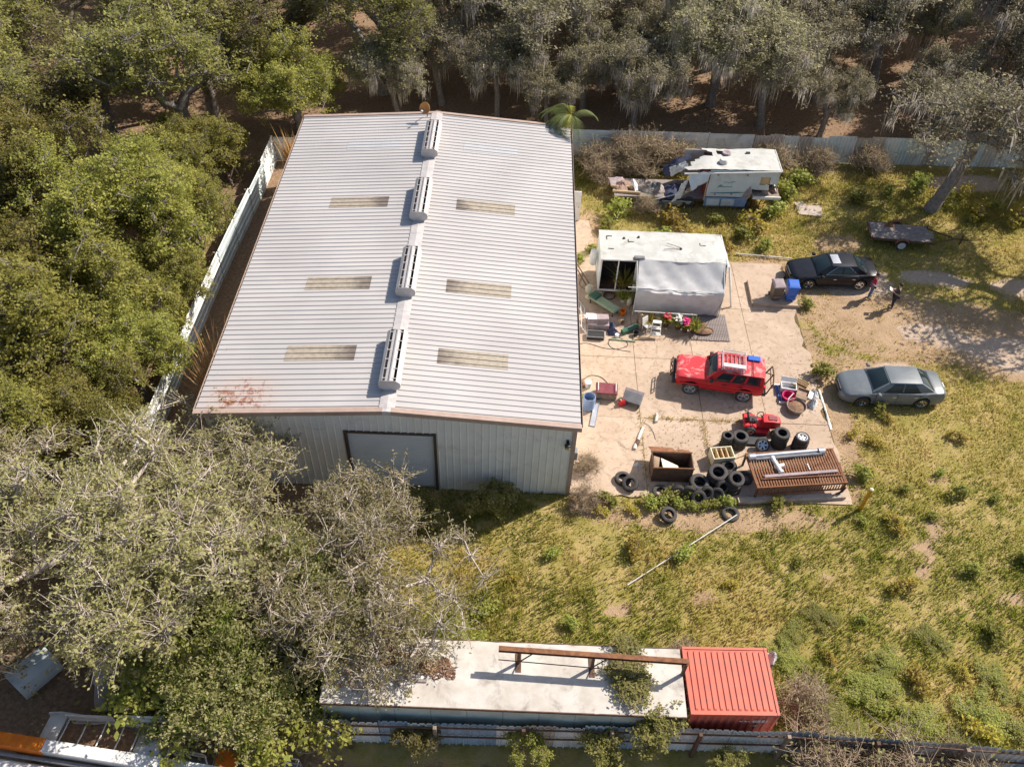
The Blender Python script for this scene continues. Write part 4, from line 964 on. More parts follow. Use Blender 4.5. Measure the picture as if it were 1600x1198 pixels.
MB().at((1.2, 1.75, 2.88)).lathe([(.3, 0), (.25, .08), (.0, .02)], 9).build('torn_vent', MT['cloth'], wk); BOX(2.4, 2.65, 1.75, 1.9, 2.88, 2.94).build('roof_vent', MT['black'], wk)
# torn strips at the ripped end
for k, (a, b, c, d, mt) in enumerate((((-1.3, -.05, 2.5), (-.02, -.05, 2.7), (-.05, -.25, 2.2), (-1.1, -.5, 1.7), 'rvwall'), ((-1.6, -.2, 1.9), (-1.2, -.1, 2.3), (-1.6, -.6, 1.2), (-2.1, -.6, .9), 'whitew'),
        ((-1.9, 1.2, 2.2), (-.9, 1.4, 2.75), (-1.1, 2.2, 2.5), (-2.0, 2.0, 1.8), 'denimbag'), ((-2.1, .9, 1.7), (-1.2, .6, 2.5), (-1.3, 1.2, 2.6), (-2.2, 1.5, 1.9), 'whitew'),
        ((-2.3, 1.5, 1.2), (-1.7, 1.2, 2.1), (-1.5, 2.2, 2.3), (-2.4, 2.3, 1.5), 'denimbag'), ((-.9, .2, 2.66), (-.3, .2, 2.74), (-.3, 1.2, 2.74), (-.95, 1.0, 2.6), 'maroon'))):
    MB().patch(a, b, c, d, 7, 5, (0, 0, .05), .012, .05, k).build('torn_panel', MT[mt], wk, 40)
for a, b, r_ in (((-2.2, -.5, .7), (-.1, -.1, 2.2), .03), ((-1.6, -.1, 1.2), (-.1, .2, 1.75), .025), ((-1.9, -.4, .9), (-.3, .4, 2.0), .03), ((-.05, -.02, .7), (-.05, -.02, 2.7), .04)):
    TUBE([a, b], r_, 6).build('bare_stud', MT['woodnew'], wk)
# flat teal script and stripe on the side (illegible lettering)
lg = MB(); pts = [(.62, 1.62), (.7, 1.72), (.8, 1.86), (.72, 1.7), (.76, 1.66), (.86, 1.8), (.84, 1.66), (.92, 1.72), (.98, 1.66), (1.04, 1.73), (1.1, 1.66), (1.2, 1.72), (1.28, 1.67), (1.4, 1.71), (1.5, 1.69)]
lg.tube([(x, -.068, z) for x, z in pts], .014, 4); lg.tube([(x, -.068, z) for x, z in ((.95, 1.98), (1.1, 2.03), (1.25, 1.97), (1.42, 2.05), (1.6, 2.06))], .012, 4); lg.tube([(1.45, -.068, 2.03), (1.4, -.068, 1.85)], .01, 4)
lg.build('script_lettering', MT['tealpaint'], wk)
MB().prism([(.2, 1.24), (1.0, 1.22), (1.9, 1.27), (2.4, 1.33), (1.8, 1.33), (.9, 1.27)], 'y', -.072, -.06).build('teal_stripe', MT['tealpaint'], wk)
for x, z in ((.45, 2.45), (2.2, 2.5), (.5, 1.1), (1.5, 1.15)): BOX(x, x+.1, -.075, -.055, z, z+.07).build('vent_cover', MT['grey'], wk)
MB().at((2.52, -.06, 1.25)).prism([(-.28, -.3), (.1, -.42), (.26, .1), (.1, .5), (-.1, .2)], 'y', -.03, 0).build('hanging_flap', MT['cloth'], wk)
# debris on and beside its bare frame, each its own thing
def lump(label, cat, loc, rx, ry, h, mat, seed, name='debris_heap'): return heap(name, label, cat, loc, rx, ry, h, MT[mat], seed)
lump('green and grey rag heap on the bare frame of the wrecked camper', 'debris', (13.1, 23.0, .64), .95, .75, .42, 'blanket', 21)
lump('dark tarp mound against the torn end of the wrecked camper', 'debris', (14.5, 22.9, .64), .75, .8, .35, 'denimbag', 22)
lump('brown cushion heap at the tongue end of the wrecked camper frame', 'debris', (11.3, 23.1, .64), .6, .7, .32, 'brownfab', 23)
lump('pinkish cushion on the bunk deck by the boarded camper window', 'cushion', (19.9, 22.35, 1.25), .3, .33, .34, 'brownfab', 24, 'cushion')
lump('brown cushion on the outer corner of the camper bunk deck', 'cushion', (20.5, 22.4, 1.25), .26, .35, .3, 'brownfab', 25, 'cushion')
for k, (a, b, r_, lb) in enumerate((((10.7, 22.5, .72), (12.4, 22.35, .75), .09, 'pale log lying along the edge of the wrecked camper frame'), ((10.6, 23.0, .75), (12.0, 22.9, .8), .07, 'split timber on the tongue end of the wrecked camper frame'),
        ((12.6, 22.0, .3), (15.6, 22.25, 1.2), .035, 'thin white pole leaning on the open end of the wrecked camper'))):
    tag(TUBE([a, b], r_, 7).build('timber' if k < 2 else 'pole', MT['woodnew' if k < 2 else 'white']), lb, 'timber' if k < 2 else 'pole')
for k, (loc, rot, s, mt, lb) in enumerate((((12.1, 22.9, .95), (.5, .3, .4), (.14, .42, .02), 'white', 'bent white strip standing on the wrecked camper debris'), ((14.6, 21.95, .42), (-.9, .0, .03), (.9, .42, .02), 'rvwall', 'pale wall panel fallen at the foot of the wrecked camper'),
        ((13.0, 21.95, .35), (-1.0, 0, -.1), (.85, .3, .02), 'bluefade', 'crumpled blue-grey wall panel in front of the wrecked camper frame'), ((11.0, 23.4, .85), (.2, .1, .3), (.5, .35, .03), 'cloth', 'grey board on the brown cushions of the wrecked camper'))):
    o = MB().patch((-s[0], -s[1], 0), (s[0], -s[1], 0), (s[0], s[1], 0), (-s[0], s[1], 0), 8, 4, (0, 0, .05), s[2], .03, k).build('wall_scrap', MT[mt], None, 30); o.location = loc; o.rotation_euler = rot; tag(o, lb, 'panel')

# ================================================================ PEOPLE
def skin_mesh(name, verts, edges, rad, mat, parent, sub=2, root=0):
    me = bpy.data.meshes.new(name); me.from_pydata(verts, edges, []); me.materials.append(mat)
    o = bpy.data.objects.new(name, me); link(o, parent)
    md = o.modifiers.new('skin', 'SKIN'); sv = me.skin_vertices[0].data if len(me.skin_vertices) else None
    if sv is None: return o
    for i, r_ in enumerate(rad): sv[i].radius = (r_, r_) if not hasattr(r_, '__len__') else r_; sv[i].use_root = (i == root)
    s = o.modifiers.new('sub', 'SUBSURF'); s.levels = sub; s.render_levels = sub
    md.use_smooth_shade = True
    return o
SKIN = M('skin', (.46, .27, .19), (.42, .24, .165), rough=.55)
def person(label, loc, rz, shirt, trousers, hair, arms):
    t = thing('person', label, 'person', loc, rz)
    J = {'pel': (0, 0, .96), 'sp': (-.01, 0, 1.15), 'ch': (0, 0, 1.36), 'nk': (0, 0, 1.5), 'hb': (.02, 0, 1.57), 'hd': (.035, 0, 1.66), 'ht': (.01, 0, 1.735), 'ns': (.125, 0, 1.635)}
    for s, k in ((1, 'l'), (-1, 'r')):
        J['sh'+k] = (0, s*.19, 1.42); el, wr = arms[k]; J['el'+k] = el; J['wr'+k] = wr
        J['hp'+k] = (0, s*.1, .92); J['kn'+k] = (.03, s*.12, .5); J['an'+k] = (-.02, s*.13, .09); J['to'+k] = (.17, s*.15, .035); J['he'+k] = (-.07, s*.13, .04)
    RAD = {'pel': (.15, .12), 'sp': (.145, .115), 'ch': (.165, .12), 'nk': .055, 'hb': .07, 'hd': (.085, .1), 'ht': .06, 'ns': .014}
    for k in 'lr': RAD.update({'sh'+k: .065, 'el'+k: .043, 'wr'+k: .03, 'hp'+k: .095, 'kn'+k: .06, 'an'+k: .042, 'to'+k: .035, 'he'+k: .04})
    E = [('pel', 'sp'), ('sp', 'ch'), ('ch', 'nk'), ('nk', 'hb'), ('hb', 'hd'), ('hd', 'ht'), ('hd', 'ns')]
    for k in 'lr': E += [('ch', 'sh'+k), ('sh'+k, 'el'+k), ('el'+k, 'wr'+k), ('pel', 'hp'+k), ('hp'+k, 'kn'+k), ('kn'+k, 'an'+k), ('an'+k, 'to'+k), ('an'+k, 'he'+k)]
    for k, s in (('l', 1), ('r', -1)):   # palms and five fingers
        wv = Vector(J['wr'+k]); d = (wv-Vector(J['el'+k])).normalized(); sd_ = d.cross(Vector((0, 0, 1))); sd_ = sd_.normalized() if sd_.length > .2 else Vector((0, 1, 0)); dp = sd_.cross(d)
        J['pm'+k] = tuple(wv+d*.07); RAD['pm'+k] = (.035, .018); E.append(('wr'+k, 'pm'+k))
        for f in range(5):
            off = (f-1.5)*.02; L_ = (.075, .09, .085, .07, .06)[f]
            if f == 4: base, tip = wv+d*.04+sd_*s*.035, wv+d*.075+sd_*s*.075
            else: base, tip = wv+d*.11+sd_*off, wv+d*(.11+L_)+sd_*off*1.2-dp*.03
            J[f'f{f}a'+k] = tuple(base); J[f'f{f}b'+k] = tuple(tip); RAD[f'f{f}a'+k] = .0095; RAD[f'f{f}b'+k] = .008
            E += [('pm'+k, f'f{f}a'+k), (f'f{f}a'+k, f'f{f}b'+k)]
    def sub(keys, edges, k=1., mat=SKIN, nm='body', sb=2):
        ids = {q: i for i, q in enumerate(keys)}; rad = []
        for q in keys:
            r_ = RAD[q]; rad.append(tuple(x*k for x in r_) if hasattr(r_, '__len__') else r_*k)
        return skin_mesh(nm, [J[q] for q in keys], [(ids[a], ids[b]) for a, b in edges if a in ids and b in ids], rad, mat, t, sb)
    sub(list(J), E)
    J['slv_l'], J['slv_r'] = [tuple(Vector(J['sh'+k]).lerp(Vector(J['el'+k]), .85)) for k in 'lr']; RAD['slv_l'] = RAD['slv_r'] = .06
    J['hem'] = (0, 0, .88); RAD['hem'] = (.165, .135)
    sub(['pel', 'sp', 'ch', 'shl', 'shr', 'slv_l', 'slv_r', 'hem'], [('hem', 'pel'), ('pel', 'sp'), ('sp', 'ch'), ('ch', 'shl'), ('ch', 'shr'), ('shl', 'slv_l'), ('shr', 'slv_r')], 1.17, shirt, 'shirt')
    sub(['pel', 'hpl', 'hpr', 'knl', 'knr', 'anl', 'anr'], [('pel', 'hpl'), ('pel', 'hpr'), ('hpl', 'knl'), ('hpr', 'knr'), ('knl', 'anl'), ('knr', 'anr')], 1.22, trousers, 'trousers')
    for k in 'lr': sub(['he'+k, 'an'+k, 'to'+k], [('he'+k, 'an'+k), ('an'+k, 'to'+k), ('he'+k, 'to'+k)][:2], 1.25, MT['black'], 'shoe')
    MB().at((.0, 0, 1.675), (0, -.35, 0)).lathe([(.0, .105), (.06, .09), (.1, .04), (.112, -.02), (.1, -.05)], 14).build('hair', hair, t, 60)
    return t
HAIR = M('dark_hair', (.035, .024, .018), (.05, .035, .026), rough=.7)
person('person in a red shirt and blue jeans beside the black sedan, hands at the hips', (24.6, 14.2, 0), R(-25), M('red_shirt', (.42, .025, .05), (.34, .02, .04), rough=.85), M('jeans', (.09, .15, .26), (.07, .115, .2), rough=.85), HAIR,
       {'l': ((-.06, .36, 1.2), (.1, .24, 1.05)), 'r': ((-.06, -.36, 1.2), (.1, -.24, 1.05))})
p2 = person('person in dark clothes standing on the grass holding a pale paper', (25.65, 13.4, 0), R(160), M('dark_jacket', (.05, .05, .042), (.035, .035, .03), rough=.85), M('navy_trousers', (.022, .024, .045), (.03, .03, .05), rough=.85), HAIR,
            {'l': ((.05, .25, 1.15), (.27, .1, 1.2)), 'r': ((.05, -.25, 1.15), (.27, -.1, 1.2))})
pa = MB().patch((-.11, -.14, 0), (.11, -.14, 0), (.11, .14, 0), (-.11, .14, 0), 3, 3, (0, 0, .01), .004).build('paper', MT['white']); pa.location = (25.65-.36, 13.4+.13, 1.24); pa.rotation_euler = (0, -.5, R(160))
tag(pa, 'pale sheet of paper held by the person in dark clothes', 'paper')

# ================================================================ SCRAP YARD
TYRES = {}
def tyre_mesh(r, wd, bald=False):
    key = (r, wd)
    if key not in TYRES:
        m = MB().lathe([(r*.56, -wd*.36), (r*.62, -wd*.48), (r*.82, -wd*.52), (r*.95, -wd*.44), (r, -wd*.3), (r, wd*.3), (r*.95, wd*.44), (r*.82, wd*.52), (r*.62, wd*.48), (r*.56, wd*.36), (r*.6, wd*.3), (r*.86, wd*.36), (r*.88, 0), (r*.86, -wd*.36), (r*.6, -wd*.3)], 26, 'z', True)
        for k in range(52):
            a = 2*PI*k/52; m.at((0, 0, 0), (0, 0, a)); m.box(r-.012, r+.01, -.012, .012, -wd*.33, wd*.33)
        m.at(); TYRES[key] = m.mesh('tyre', MT['rubber'], 35)
    return TYRES[key]
def tyre(label, loc, r=.36, wd=.22, rot=(0, 0, 0), group=None):
    return tag(addobj('tyre', tyre_mesh(r, wd), None, loc, rot), label, 'tyre', group)
PILE = 'worn black tyre in the jumbled heap between the steel bin and the rusty grate'
pg = 'tyres heaped between the steel bin and the rusty grate'
for (x, y, z, r_, wd, rx, ry) in ((13.55, .55, .13, .40, .26, 0, 0), (13.45, .6, .40, .44, .28, .1, .05), (14.2, .85, .13, .40, .25, 0, 0), (14.25, .95, .40, .42, .26, -.05, 0), (14.28, .98, .68, .44, .28, .12, 0),
        (14.95, 1.65, .12, .36, .22, 0, 0), (14.93, 1.62, .34, .36, .22, .12, -.1), (14.98, .62, .12, .38, .23, 0, 0), (14.95, .66, .36, .38, .23, .06, .03), (14.92, .68, .60, .37, .23, .15, -.05), (15.02, .6, .8, .36, .2, .3, .1),
        (12.45, .1, .33, .34, .2, 1.2, .3), (12.95, .12, .32, .33, .2, 1.3, -.25), (13.35, -.1, .28, .34, .2, .9, .2), (14.2, .1, .27, .33, .2, .8, -.3), (14.45, .42, .45, .32, .2, 1.0, .5), (13.75, .15, .3, .32, .19, .9, .1), (15.65, 1.2, .11, .35, .21, 0, 0)):
    tyre(PILE, (x, y, z), r_, wd, (rx, ry, 0), pg)
tyre('bald tyre flat on the concrete beneath another, clear of the pile', (10.1, .85, .16), .36, .22, (.05, 0, 0))
tyre('tyre leaning on another flat tyre at the concrete edge, clear of the pile', (10.38, .5, .3), .36, .22, (.35, -.2, 0))
tyre('tyre lying flat in the weeds below the steel bin', (11.75, .2, .13), .38, .2, (.08, .05, 0))
tyre('tyre lying alone in the grass apart from the heap', (11.95, -1.05, .22), .36, .24, (.25, .1, 0))
tyre('thin tyre half sunk in grass at the end of the grey pole', (14.72, -.75, .06), .38, .14, (.1, -.05, 0))
for (x, y, n, r_, wd, lb) in ((15.02, 3.1, 4, .27, .2, 'narrow tyre in the tall slim stack by the wooden drawer'), (15.62, 3.15, 3, .38, .24, 'wide tyre in the stack of three behind the wooden drawer'), (17.55, 3.3, 4, .36, .22, 'tyre in the stack of four behind the silver pipe')):
    for k in range(n): tyre(lb.replace('tyre in', ('bottom', 'second', 'third' if n > 3 else 'topmost', 'topmost')[k]+' tyre in'), (x+random.uniform(-.02, .02), y+random.uniform(-.02, .02), .045+wd*(k+.5)), r_, wd, (0, 0, k*.7), lb.replace('tyre in', 'tyres of'))
for k in range(3): tyre(('bottom', 'middle', 'upper')[k]+' tyre under the white alloy wheel on the outer stack', (18.45, 3.1, .045+.22*(k+.5)), .35, .22, (0, 0, k), 'tyres under the alloy wheel')
def alloy(label, loc, rot, mt, n=5, r=.33):
    t = thing('alloy_wheel', label, 'wheel', loc); t.rotation_euler = rot; m_ = wheel_meshes(r, .22, MT[mt], n)
    addobj('tyre', m_[0], t, (0, 0, 0), (PI/2, 0, 0)); addobj('rim', m_[1], t, (0, 0, 0), (PI/2, 0, 0)); addobj('hub', m_[2], t, (0, 0, 0), (PI/2, 0, 0))
alloy('white five-spoke alloy wheel topping the outer tyre stack', (18.45, 3.1, .815), (0, 0, 0), 'white')
alloy('chrome-rimmed wheel tipped up beside the red mower', (16.7, 3.0, .33), (.75, .0, 0), 'chrome', 6, .34)
tag(BOX(-.5, .5, -.3, .3, 0, .12, b=.02).build('battery_tray', MT['black']), 'low black tray on the concrete beside the red mower', 'tray').location = (16.55, 3.45, .045)
# riding mower
mw_ = thing('riding_mower', 'red riding lawn mower among the tyre stacks', 'lawn mower', (16.8, 4.25, .05), R(-4))
MB().loft([[(.05, -.26, .35), (.05, .26, .35), (.05, .26, .78), (.05, -.26, .78)], [(.5, -.27, .32), (.5, .27, .32), (.5, .25, .8), (.5, -.25, .8)], [(.82, -.24, .34), (.82, .24, .34), (.8, .2, .74), (.8, -.2, .74)], [(.9, -.16, .4), (.9, .16, .4), (.88, .13, .66), (.88, -.13, .66)]]).build('hood', MT['redp'], mw_, 40)
BOX(-.75, .1, -.24, .24, .26, .4, b=.03).build('chassis', MT['redp'], mw_); MB().box(-.85, -.25, -.42, .42, .4, .56, b=.06).build('rear_fender', MT['redp'], mw_)
BOX(-.62, -.22, -.2, .2, .56, .66, b=.04).build('seat', MT['black'], mw_); MB().at((-.66, 0, .8), (0, -.2, 0)).box(-.05, .05, -.2, .2, -.18, .16, b=.04).build('seat_back', MT['black'], mw_)
TUBE([(.05, 0, .75), (-.12, 0, .95)], .025, 6).build('steering_column', MT['black'], mw_); MB().at((-.14, 0, .97), (0, -.6, 0)).lathe([(.17+.02*math.cos(a), .02*math.sin(a)) for a in np.linspace(0, 2*PI, 7)], 18).build('steering_wheel', MT['black'], mw_)
MB().at((-.05, 0, 0)).prism([(-.45, -.5), (.35, -.5), (.5, -.2), (.5, .2), (.35, .5), (-.45, .5)], 'z', .12, .26).build('mower_deck', MT['redp'], mw_)
wmr, wmf = wheel_meshes(.26, .22, MT['cream'], 6), wheel_meshes(.18, .15, MT['cream'], 6)
for s in (1, -1): put_wheel(wmr, mw_, -.52, s*.42, .26); put_wheel(wmf, mw_, .66, s*.36, .18)
BOX(.3, .7, -.13, .13, .8, .83).build('hood_vent', MT['maroon'], mw_)
# open steel bin
sb = thing('steel_bin', 'open brown steel bin with boards inside beside the tyre heap', 'bin', (12.25, 1.33, .04), .01)
for x0, x1, y0, y1 in ((-.9, .9, -.45, -.41), (-.9, .9, .41, .45), (-.9, -.86, -.41, .41), (.86, .9, -.41, .41)): BOX(x0, x1, y0, y1, 0, 1.0).build('bin_wall', MT['rustdark'], sb)
BOX(-.86, .86, -.41, .41, .02, .06).build('bin_floor', MT['rustdark'], sb)
for y0 in (-.475, .445): BOX(-.93, .93, y0, y0+.03, .95, 1.02).build('bin_rim', MT['rust'], sb)
MB().patch((-.9, .47, 1.0), (.3, .47, 1.0), (.15, 1.0, .62), (-.95, 1.05, .62), 5, 4, (0, 0, .03), .02, .015).build('lid_flap', MT['rust'], sb)
MB().patch((.32, .47, 1.0), (.9, .47, 1.0), (.85, .8, .75), (.3, .85, .72), 5, 4, (0, 0, .02), .02, .015).build('lid_flap', MT['rust'], sb)
for k, (a, b, c, d, mt, lb) in enumerate((((-.45, -.38, .9), (.35, -.38, .62), (.3, .05, .55), (-.5, .15, .93), 'cream', 'pale board lying slanted inside the brown steel bin'), ((-.82, -.3, .75), (-.6, -.35, .7), (-.55, .2, .9), (-.82, .25, .95), 'card', 'cardboard wedged in the corner of the brown steel bin'))):
    o = MB().patch(a, b, c, d, 4, 3, (0, 0, .02), .03).build('board', MT[mt]); o.location = (12.25, 1.33, .04); tag(o, lb, 'board')
# wooden drawer box
dw = thing('wooden_drawer_box', 'pale wooden box with four slatted compartments near the rusty grate', 'wooden box', (14.68, 2.2, .05), R(8))
for x0, x1, y0, y1 in ((-.5, .5, -.34, -.3), (-.5, .5, .3, .34), (-.5, -.46, -.3, .3), (.46, .5, -.3, .3)): BOX(x0, x1, y0, y1, 0, .6).build('box_side', MT['cream'], dw)
BOX(-.46, .46, -.3, .3, .02, .06).build('box_floor', MT['woodnew'], dw)
for i in range(3): BOX(-.26+i*.23, -.21+i*.23, -.3, .3, .06, .57).build('divider', MT['woodnew'], dw)
tag(TUBE([(15.2, 1.95, .5), (15.85, 1.98, .95)], .025, 6).build('wooden_stick', MT['woodnew']), 'thin pale stick bridging the drawer box and the grate', 'stick')
# rusty grate
gr = thing('rusty_grate', 'large rust-brown barred steel grate on legs at the yard edge', 'steel grate', (17.76, 1.28, .04), .12)
gl_, gw_, gz_ = 4.1, 1.95, .88
barm = MB().box(-.032, .032, -gw_/2+.05, gw_/2-.05, gz_-.09, gz_-.002).mesh('grate_bar', MT['rust'])
NB = 33
for i in range(NB): addobj('grate_bar', barm, gr, (-gl_/2+.09+(gl_-.18)*i/(NB-1), 0, 0))
for y0 in (-gw_/2, gw_/2-.05): BOX(-gl_/2, gl_/2, y0, y0+.05, gz_-.12, gz_+.004).build('frame_rail', MT['rust'], gr)
for x0 in (-gl_/2, gl_/2-.05): BOX(x0, x0+.05, -gw_/2+.051, gw_/2-.051, gz_-.12, gz_+.003).build('frame_rail', MT['rust'], gr)
sh = MB().box(-.02, .02, -gw_/2-.03, -gw_/2-.002, gz_-.42, gz_-.125).mesh('side_bar', MT['rust'])
for i in range(NB): addobj('side_bar', sh, gr, (-gl_/2+.09+(gl_-.18)*i/(NB-1), 0, 0))
BOX(-gl_/2, gl_/2, -gw_/2-.04, -gw_/2+.01, gz_-.48, gz_-.42).build('lower_rail', MT['rust'], gr)
for x0 in (-gl_/2+.02, gl_/2-.1):
    for y0 in (-gw_/2, gw_/2-.08): BOX(x0, x0+.08, y0+.001, y0+.079, 0, gz_-.121).build('leg', MT['rustdark'], gr)
TUBE([(gl_/2, -gw_/2-.02, gz_-.3), (gl_/2-.1, -gw_/2-.05, .3), (gl_/2-.5, -gw_/2-.1, .05)], .05, 7).build('bent_pipe', MT['rustdark'], gr)
def lay(name, label, cat, a, b, r_, mt, n=10):
    return tag(TUBE([a, b], r_, n).build(name, MT[mt], None, 40), label, cat)
pp = thing('silver_pipe', 'thick silver-grey pipe with end couplings lying across the rusty grate', 'pipe', (15.75, 1.72, 1.02), .155)
TUBE([(0, 0, 0), (3.4, 0, 0)], .10, 12).build('pipe_tube', MT['steel'], pp, 40); TUBE([(.2, -.17, -.01), (3.3, -.17, -.01)], .07, 10).build('pipe_tube', MT['grey'], pp, 40)
for x in (-.05, 3.2): TUBE([(x, -.04, 0), (x+.28, -.04, 0)], .16, 12).build('coupling', MT['alu'], pp, 40)
te = thing('plastic_tee', 'white plastic tee pipe fitting on the rusty grate', 'pipe fitting', (16.88, 1.3, 1.02), R(-72))
TUBE([(-.45, 0, 0), (.45, 0, 0)], .1, 12).build('main_pipe', MT['white'], te, 40); TUBE([(.08, 0, 0), (.08, .32, .0)], .09, 12).build('branch_pipe', MT['white'], te, 40)
for x in (-.46, .34): TUBE([(x, 0, 0), (x+.12, 0, 0)], .118, 12).build('collar', MT['white'], te, 40)
o = MB().at((17.9, .9, .97), (0, 0, .145)).box(-1.68, 1.68, -.07, .07, -.03, .05).build('steel_channel', MT['cloth']); tag(o, 'long grey-brown steel channel lying on the rusty grate', 'steel channel')
lay('plastic_pipe', 'short white pipe offcut on the rusty grate', 'pipe', (18.35, 1.15, .95), (18.3, 1.5, .95), .03, 'white')
lay('plastic_pipe', 'rusty round bar along the near edge of the grate', 'pipe', (16.1, .52, .97), (19.75, .93, .97), .035, 'rust')
o = MB().at((17.55, .16, .12), (0, 0, .105)).box(-2.45, 2.45, -.14, .14, -.1, .1, b=.015).build('steel_beam', MT['concrete2']); tag(o, 'grey kerb beam on the ground under the rusty grate', 'beam')
# bollard, poles
bo = thing('bollard', 'yellow steel bollard standing alone in the grass', 'bollard', (20.53, -.21, 0)); bo.rotation_euler = (0, .02, 0)
MB().lathe([(.085, -.05), (.085, 1.48)], 14).build('post', MT['yellow'], bo, 40); MB().lathe([(.088, 1.48), (.085, 1.53), (.05, 1.56), (0, 1.57)], 14).build('cap', MT['cream'], bo, 40)
lay('metal_pole', 'long thin grey pole lying across the field grass', 'pole', (9.97, -4.49, .13), (14.96, -.88, .2), .024, 'whitew', 7)
lay('plastic_pipe', 'long white pipe lying in the weeds behind the bins', 'pipe', (17.7, 17.55, .1), (20.9, 17.3, .1), .04, 'whitew')
# yard near the warehouse wall
bb = thing('barrel', 'open blue plastic barrel against the warehouse wall', 'barrel', (8.68, 5.1, .045))
MB().lathe([(0, .02), (.27, .02), (.29, .1), (.31, .3), (.29, .45), (.31, .6), (.29, .85), (.27, .85), (.27, .1), (0, .08)], 20).build('shell', MT['bluefade'], bb, 40)
heap('rag', 'white rag inside the open blue barrel', 'rag', (8.7, 5.0, .5), .18, .15, .2, MT['sackw'], 31)
o = MB().lathe([(.36, .0), (.38, .05), (.36, .1), (.3, .1), (.28, .05), (.3, 0)], 20, closed=True).build('wooden_ring', MT['wood'], None, 40); o.location = (8.75, 5.55, .05); tag(o, 'wooden ring lying behind the blue barrel', 'ring')
mc = thing('generator', 'maroon-topped engine unit on the concrete by the blue barrel', 'generator', (9.58, 6.0, .05), R(-3))
BOX(-.5, .5, -.34, .34, .06, .42, b=.03).build('casing', MT['wood'], mc); BOX(-.53, .53, -.37, .37, .42, .52, b=.03).build('top_cover', MT['maroon'], mc)
for x in (-.42, .44): TUBE([(x, -.25, .5), (x, -.25, .62), (x, .25, .62), (x, .25, .5)], .02, 6).build('carry_handle', MT['white'], mc)
for x in (-.4, .4): BOX(x-.05, x+.05, -.3, .3, 0, .06).build('foot', MT['black'], mc)
gc = thing('plastic_cart', 'grey plastic cart tipped on its side near the red fuel can', 'cart', (10.85, 5.62, .05), R(-22))
MB().at((0, 0, .28), (.55, 0, 0)).box(-.45, .45, -.28, .28, -.18, .2, b=.03).build('tub', MT['grey'], gc); MB().at((0, .1, .5), (.55, 0, 0)).box(-.48, .48, -.2, .2, -.015, .05, b=.01).build('lid', MT['cloth'], gc)
for x in (-.4, .4): MB().at((x, -.28, .14)).lathe([(.0, -.03), (.12, -.03), (.12, .03), (0, .03)], 12, 'x').build('cart_wheel', MT['black'], gc)
fc = thing('fuel_can', 'bright red plastic fuel can beside the grey cart', 'fuel can', (10.33, 5.4, .05), R(20))
MB().loft([[(-.15, -.1, 0), (.15, -.1, 0), (.15, .1, 0), (-.15, .1, 0)], [(-.16, -.11, .1), (.16, -.11, .1), (.16, .11, .1), (-.16, .11, .1)], [(-.15, -.1, .24), (.15, -.1, .24), (.15, .1, .24), (-.15, .1, .24)], [(-.08, -.06, .33), (.1, -.06, .33), (.1, .06, .33), (-.08, .06, .33)]]).build('tank', MT['redp'], fc, 40)
TUBE([(-.06, 0, .32), (-.12, 0, .46)], .03, 7).build('spout', MT['cream'], fc); TUBE([(.1, 0, .3), (.1, 0, .4), (-.04, 0, .36)], .018, 6).build('can_handle', MT['redp'], fc)
bk = thing('bucket', 'small white bucket against the warehouse wall above the barrel', 'bucket', (8.72, 6.5, .05)); MB().lathe([(0, .01), (.13, 0), (.16, .36), (.145, .36), (.12, .03), (0, .03)], 16).build('pail', MT['white'], bk, 40); MB().lathe([(0, .37), (.165, .37), (.165, .34)], 16).build('bucket_lid', MT['white'], bk, 40)
heap('twig_pile', 'tangle of twigs and scraps by the white bucket', 'debris', (8.35, 6.75, .04), .3, .35, .14, MT['litterheap'], 33)
pk = thing('metal_plank', 'galvanised scaffold plank lying on the concrete below the barrel', 'plank', (8.99, 4.75, .06), R(-100.5)); BOX(-.82, .82, -.12, .12, 0, .045).build('tread', MT['alu'], pk)
for y in (-.13, .12): BOX(-.82, .82, y, y+.012, 0, .075).build('edge_rail', MT['steel'], pk)
for k, (a, b, r_, lb) in enumerate((((11.24, 3.96, .1), (10.73, 2.65, .1), .075, 'long white-barked log on the concrete'), ((11.98, 4.85, .1), (11.9, 4.35, .1), .08, 'short white-barked log on the slab joint'), ((10.95, 3.15, .09), (10.85, 2.9, .09), .1, 'dark stub against the white-barked log'))):
    rr = random.Random(k); pts = [Vector(a).lerp(Vector(b), i/5)+Vector((rr.uniform(-.03, .03), rr.uniform(-.03, .03), 0)) for i in range(6)]
    tag(TUBE(pts, [r_*rr.uniform(.8, 1.1) for _ in pts], 8).build('log', MT['whitew' if k < 2 else 'rustdark'], None, 50), lb, 'log')
heap('sack', 'small white sack on the concrete left of the steel bin', 'sack', (10.84, 1.72, .04), .22, .12, .12, MT['sackw'], 34)
tag(TUBE([(12.05+.14*i, 2.65+.07*math.sin(i*2.3), .07) for i in range(6)], .03, 6).build('branch', MT['rustdark']), 'dark crooked branch on the concrete behind the steel bin', 'branch')
tag(TUBE([(11.3, 4.35, .06), (11.6, 4.1, .07), (11.75, 3.7, .06), (11.8, 3.3, .06)], .012, 5).build('branch', MT['twig']), 'thin pale twig beside the white-barked logs', 'branch')
def hose(label, pts, r_, mt): 
    P = [Vector(p) for p in pts]; out = []
    for i in range(len(P)-1):
        p0, p1, p2_, p3 = P[max(i-1, 0)], P[i], P[i+1], P[min(i+2, len(P)-1)]
        for k in range(6):
            t = k/6; out.append(.5*((2*p1)+(-p0+p2_)*t+(2*p0-5*p1+4*p2_-p3)*t*t+(-p0+3*p1-3*p2_+p3)*t**3))
    tag(TUBE(out+[P[-1]], r_, 6).build('hose', MT[mt], None, 60), label, 'hose')
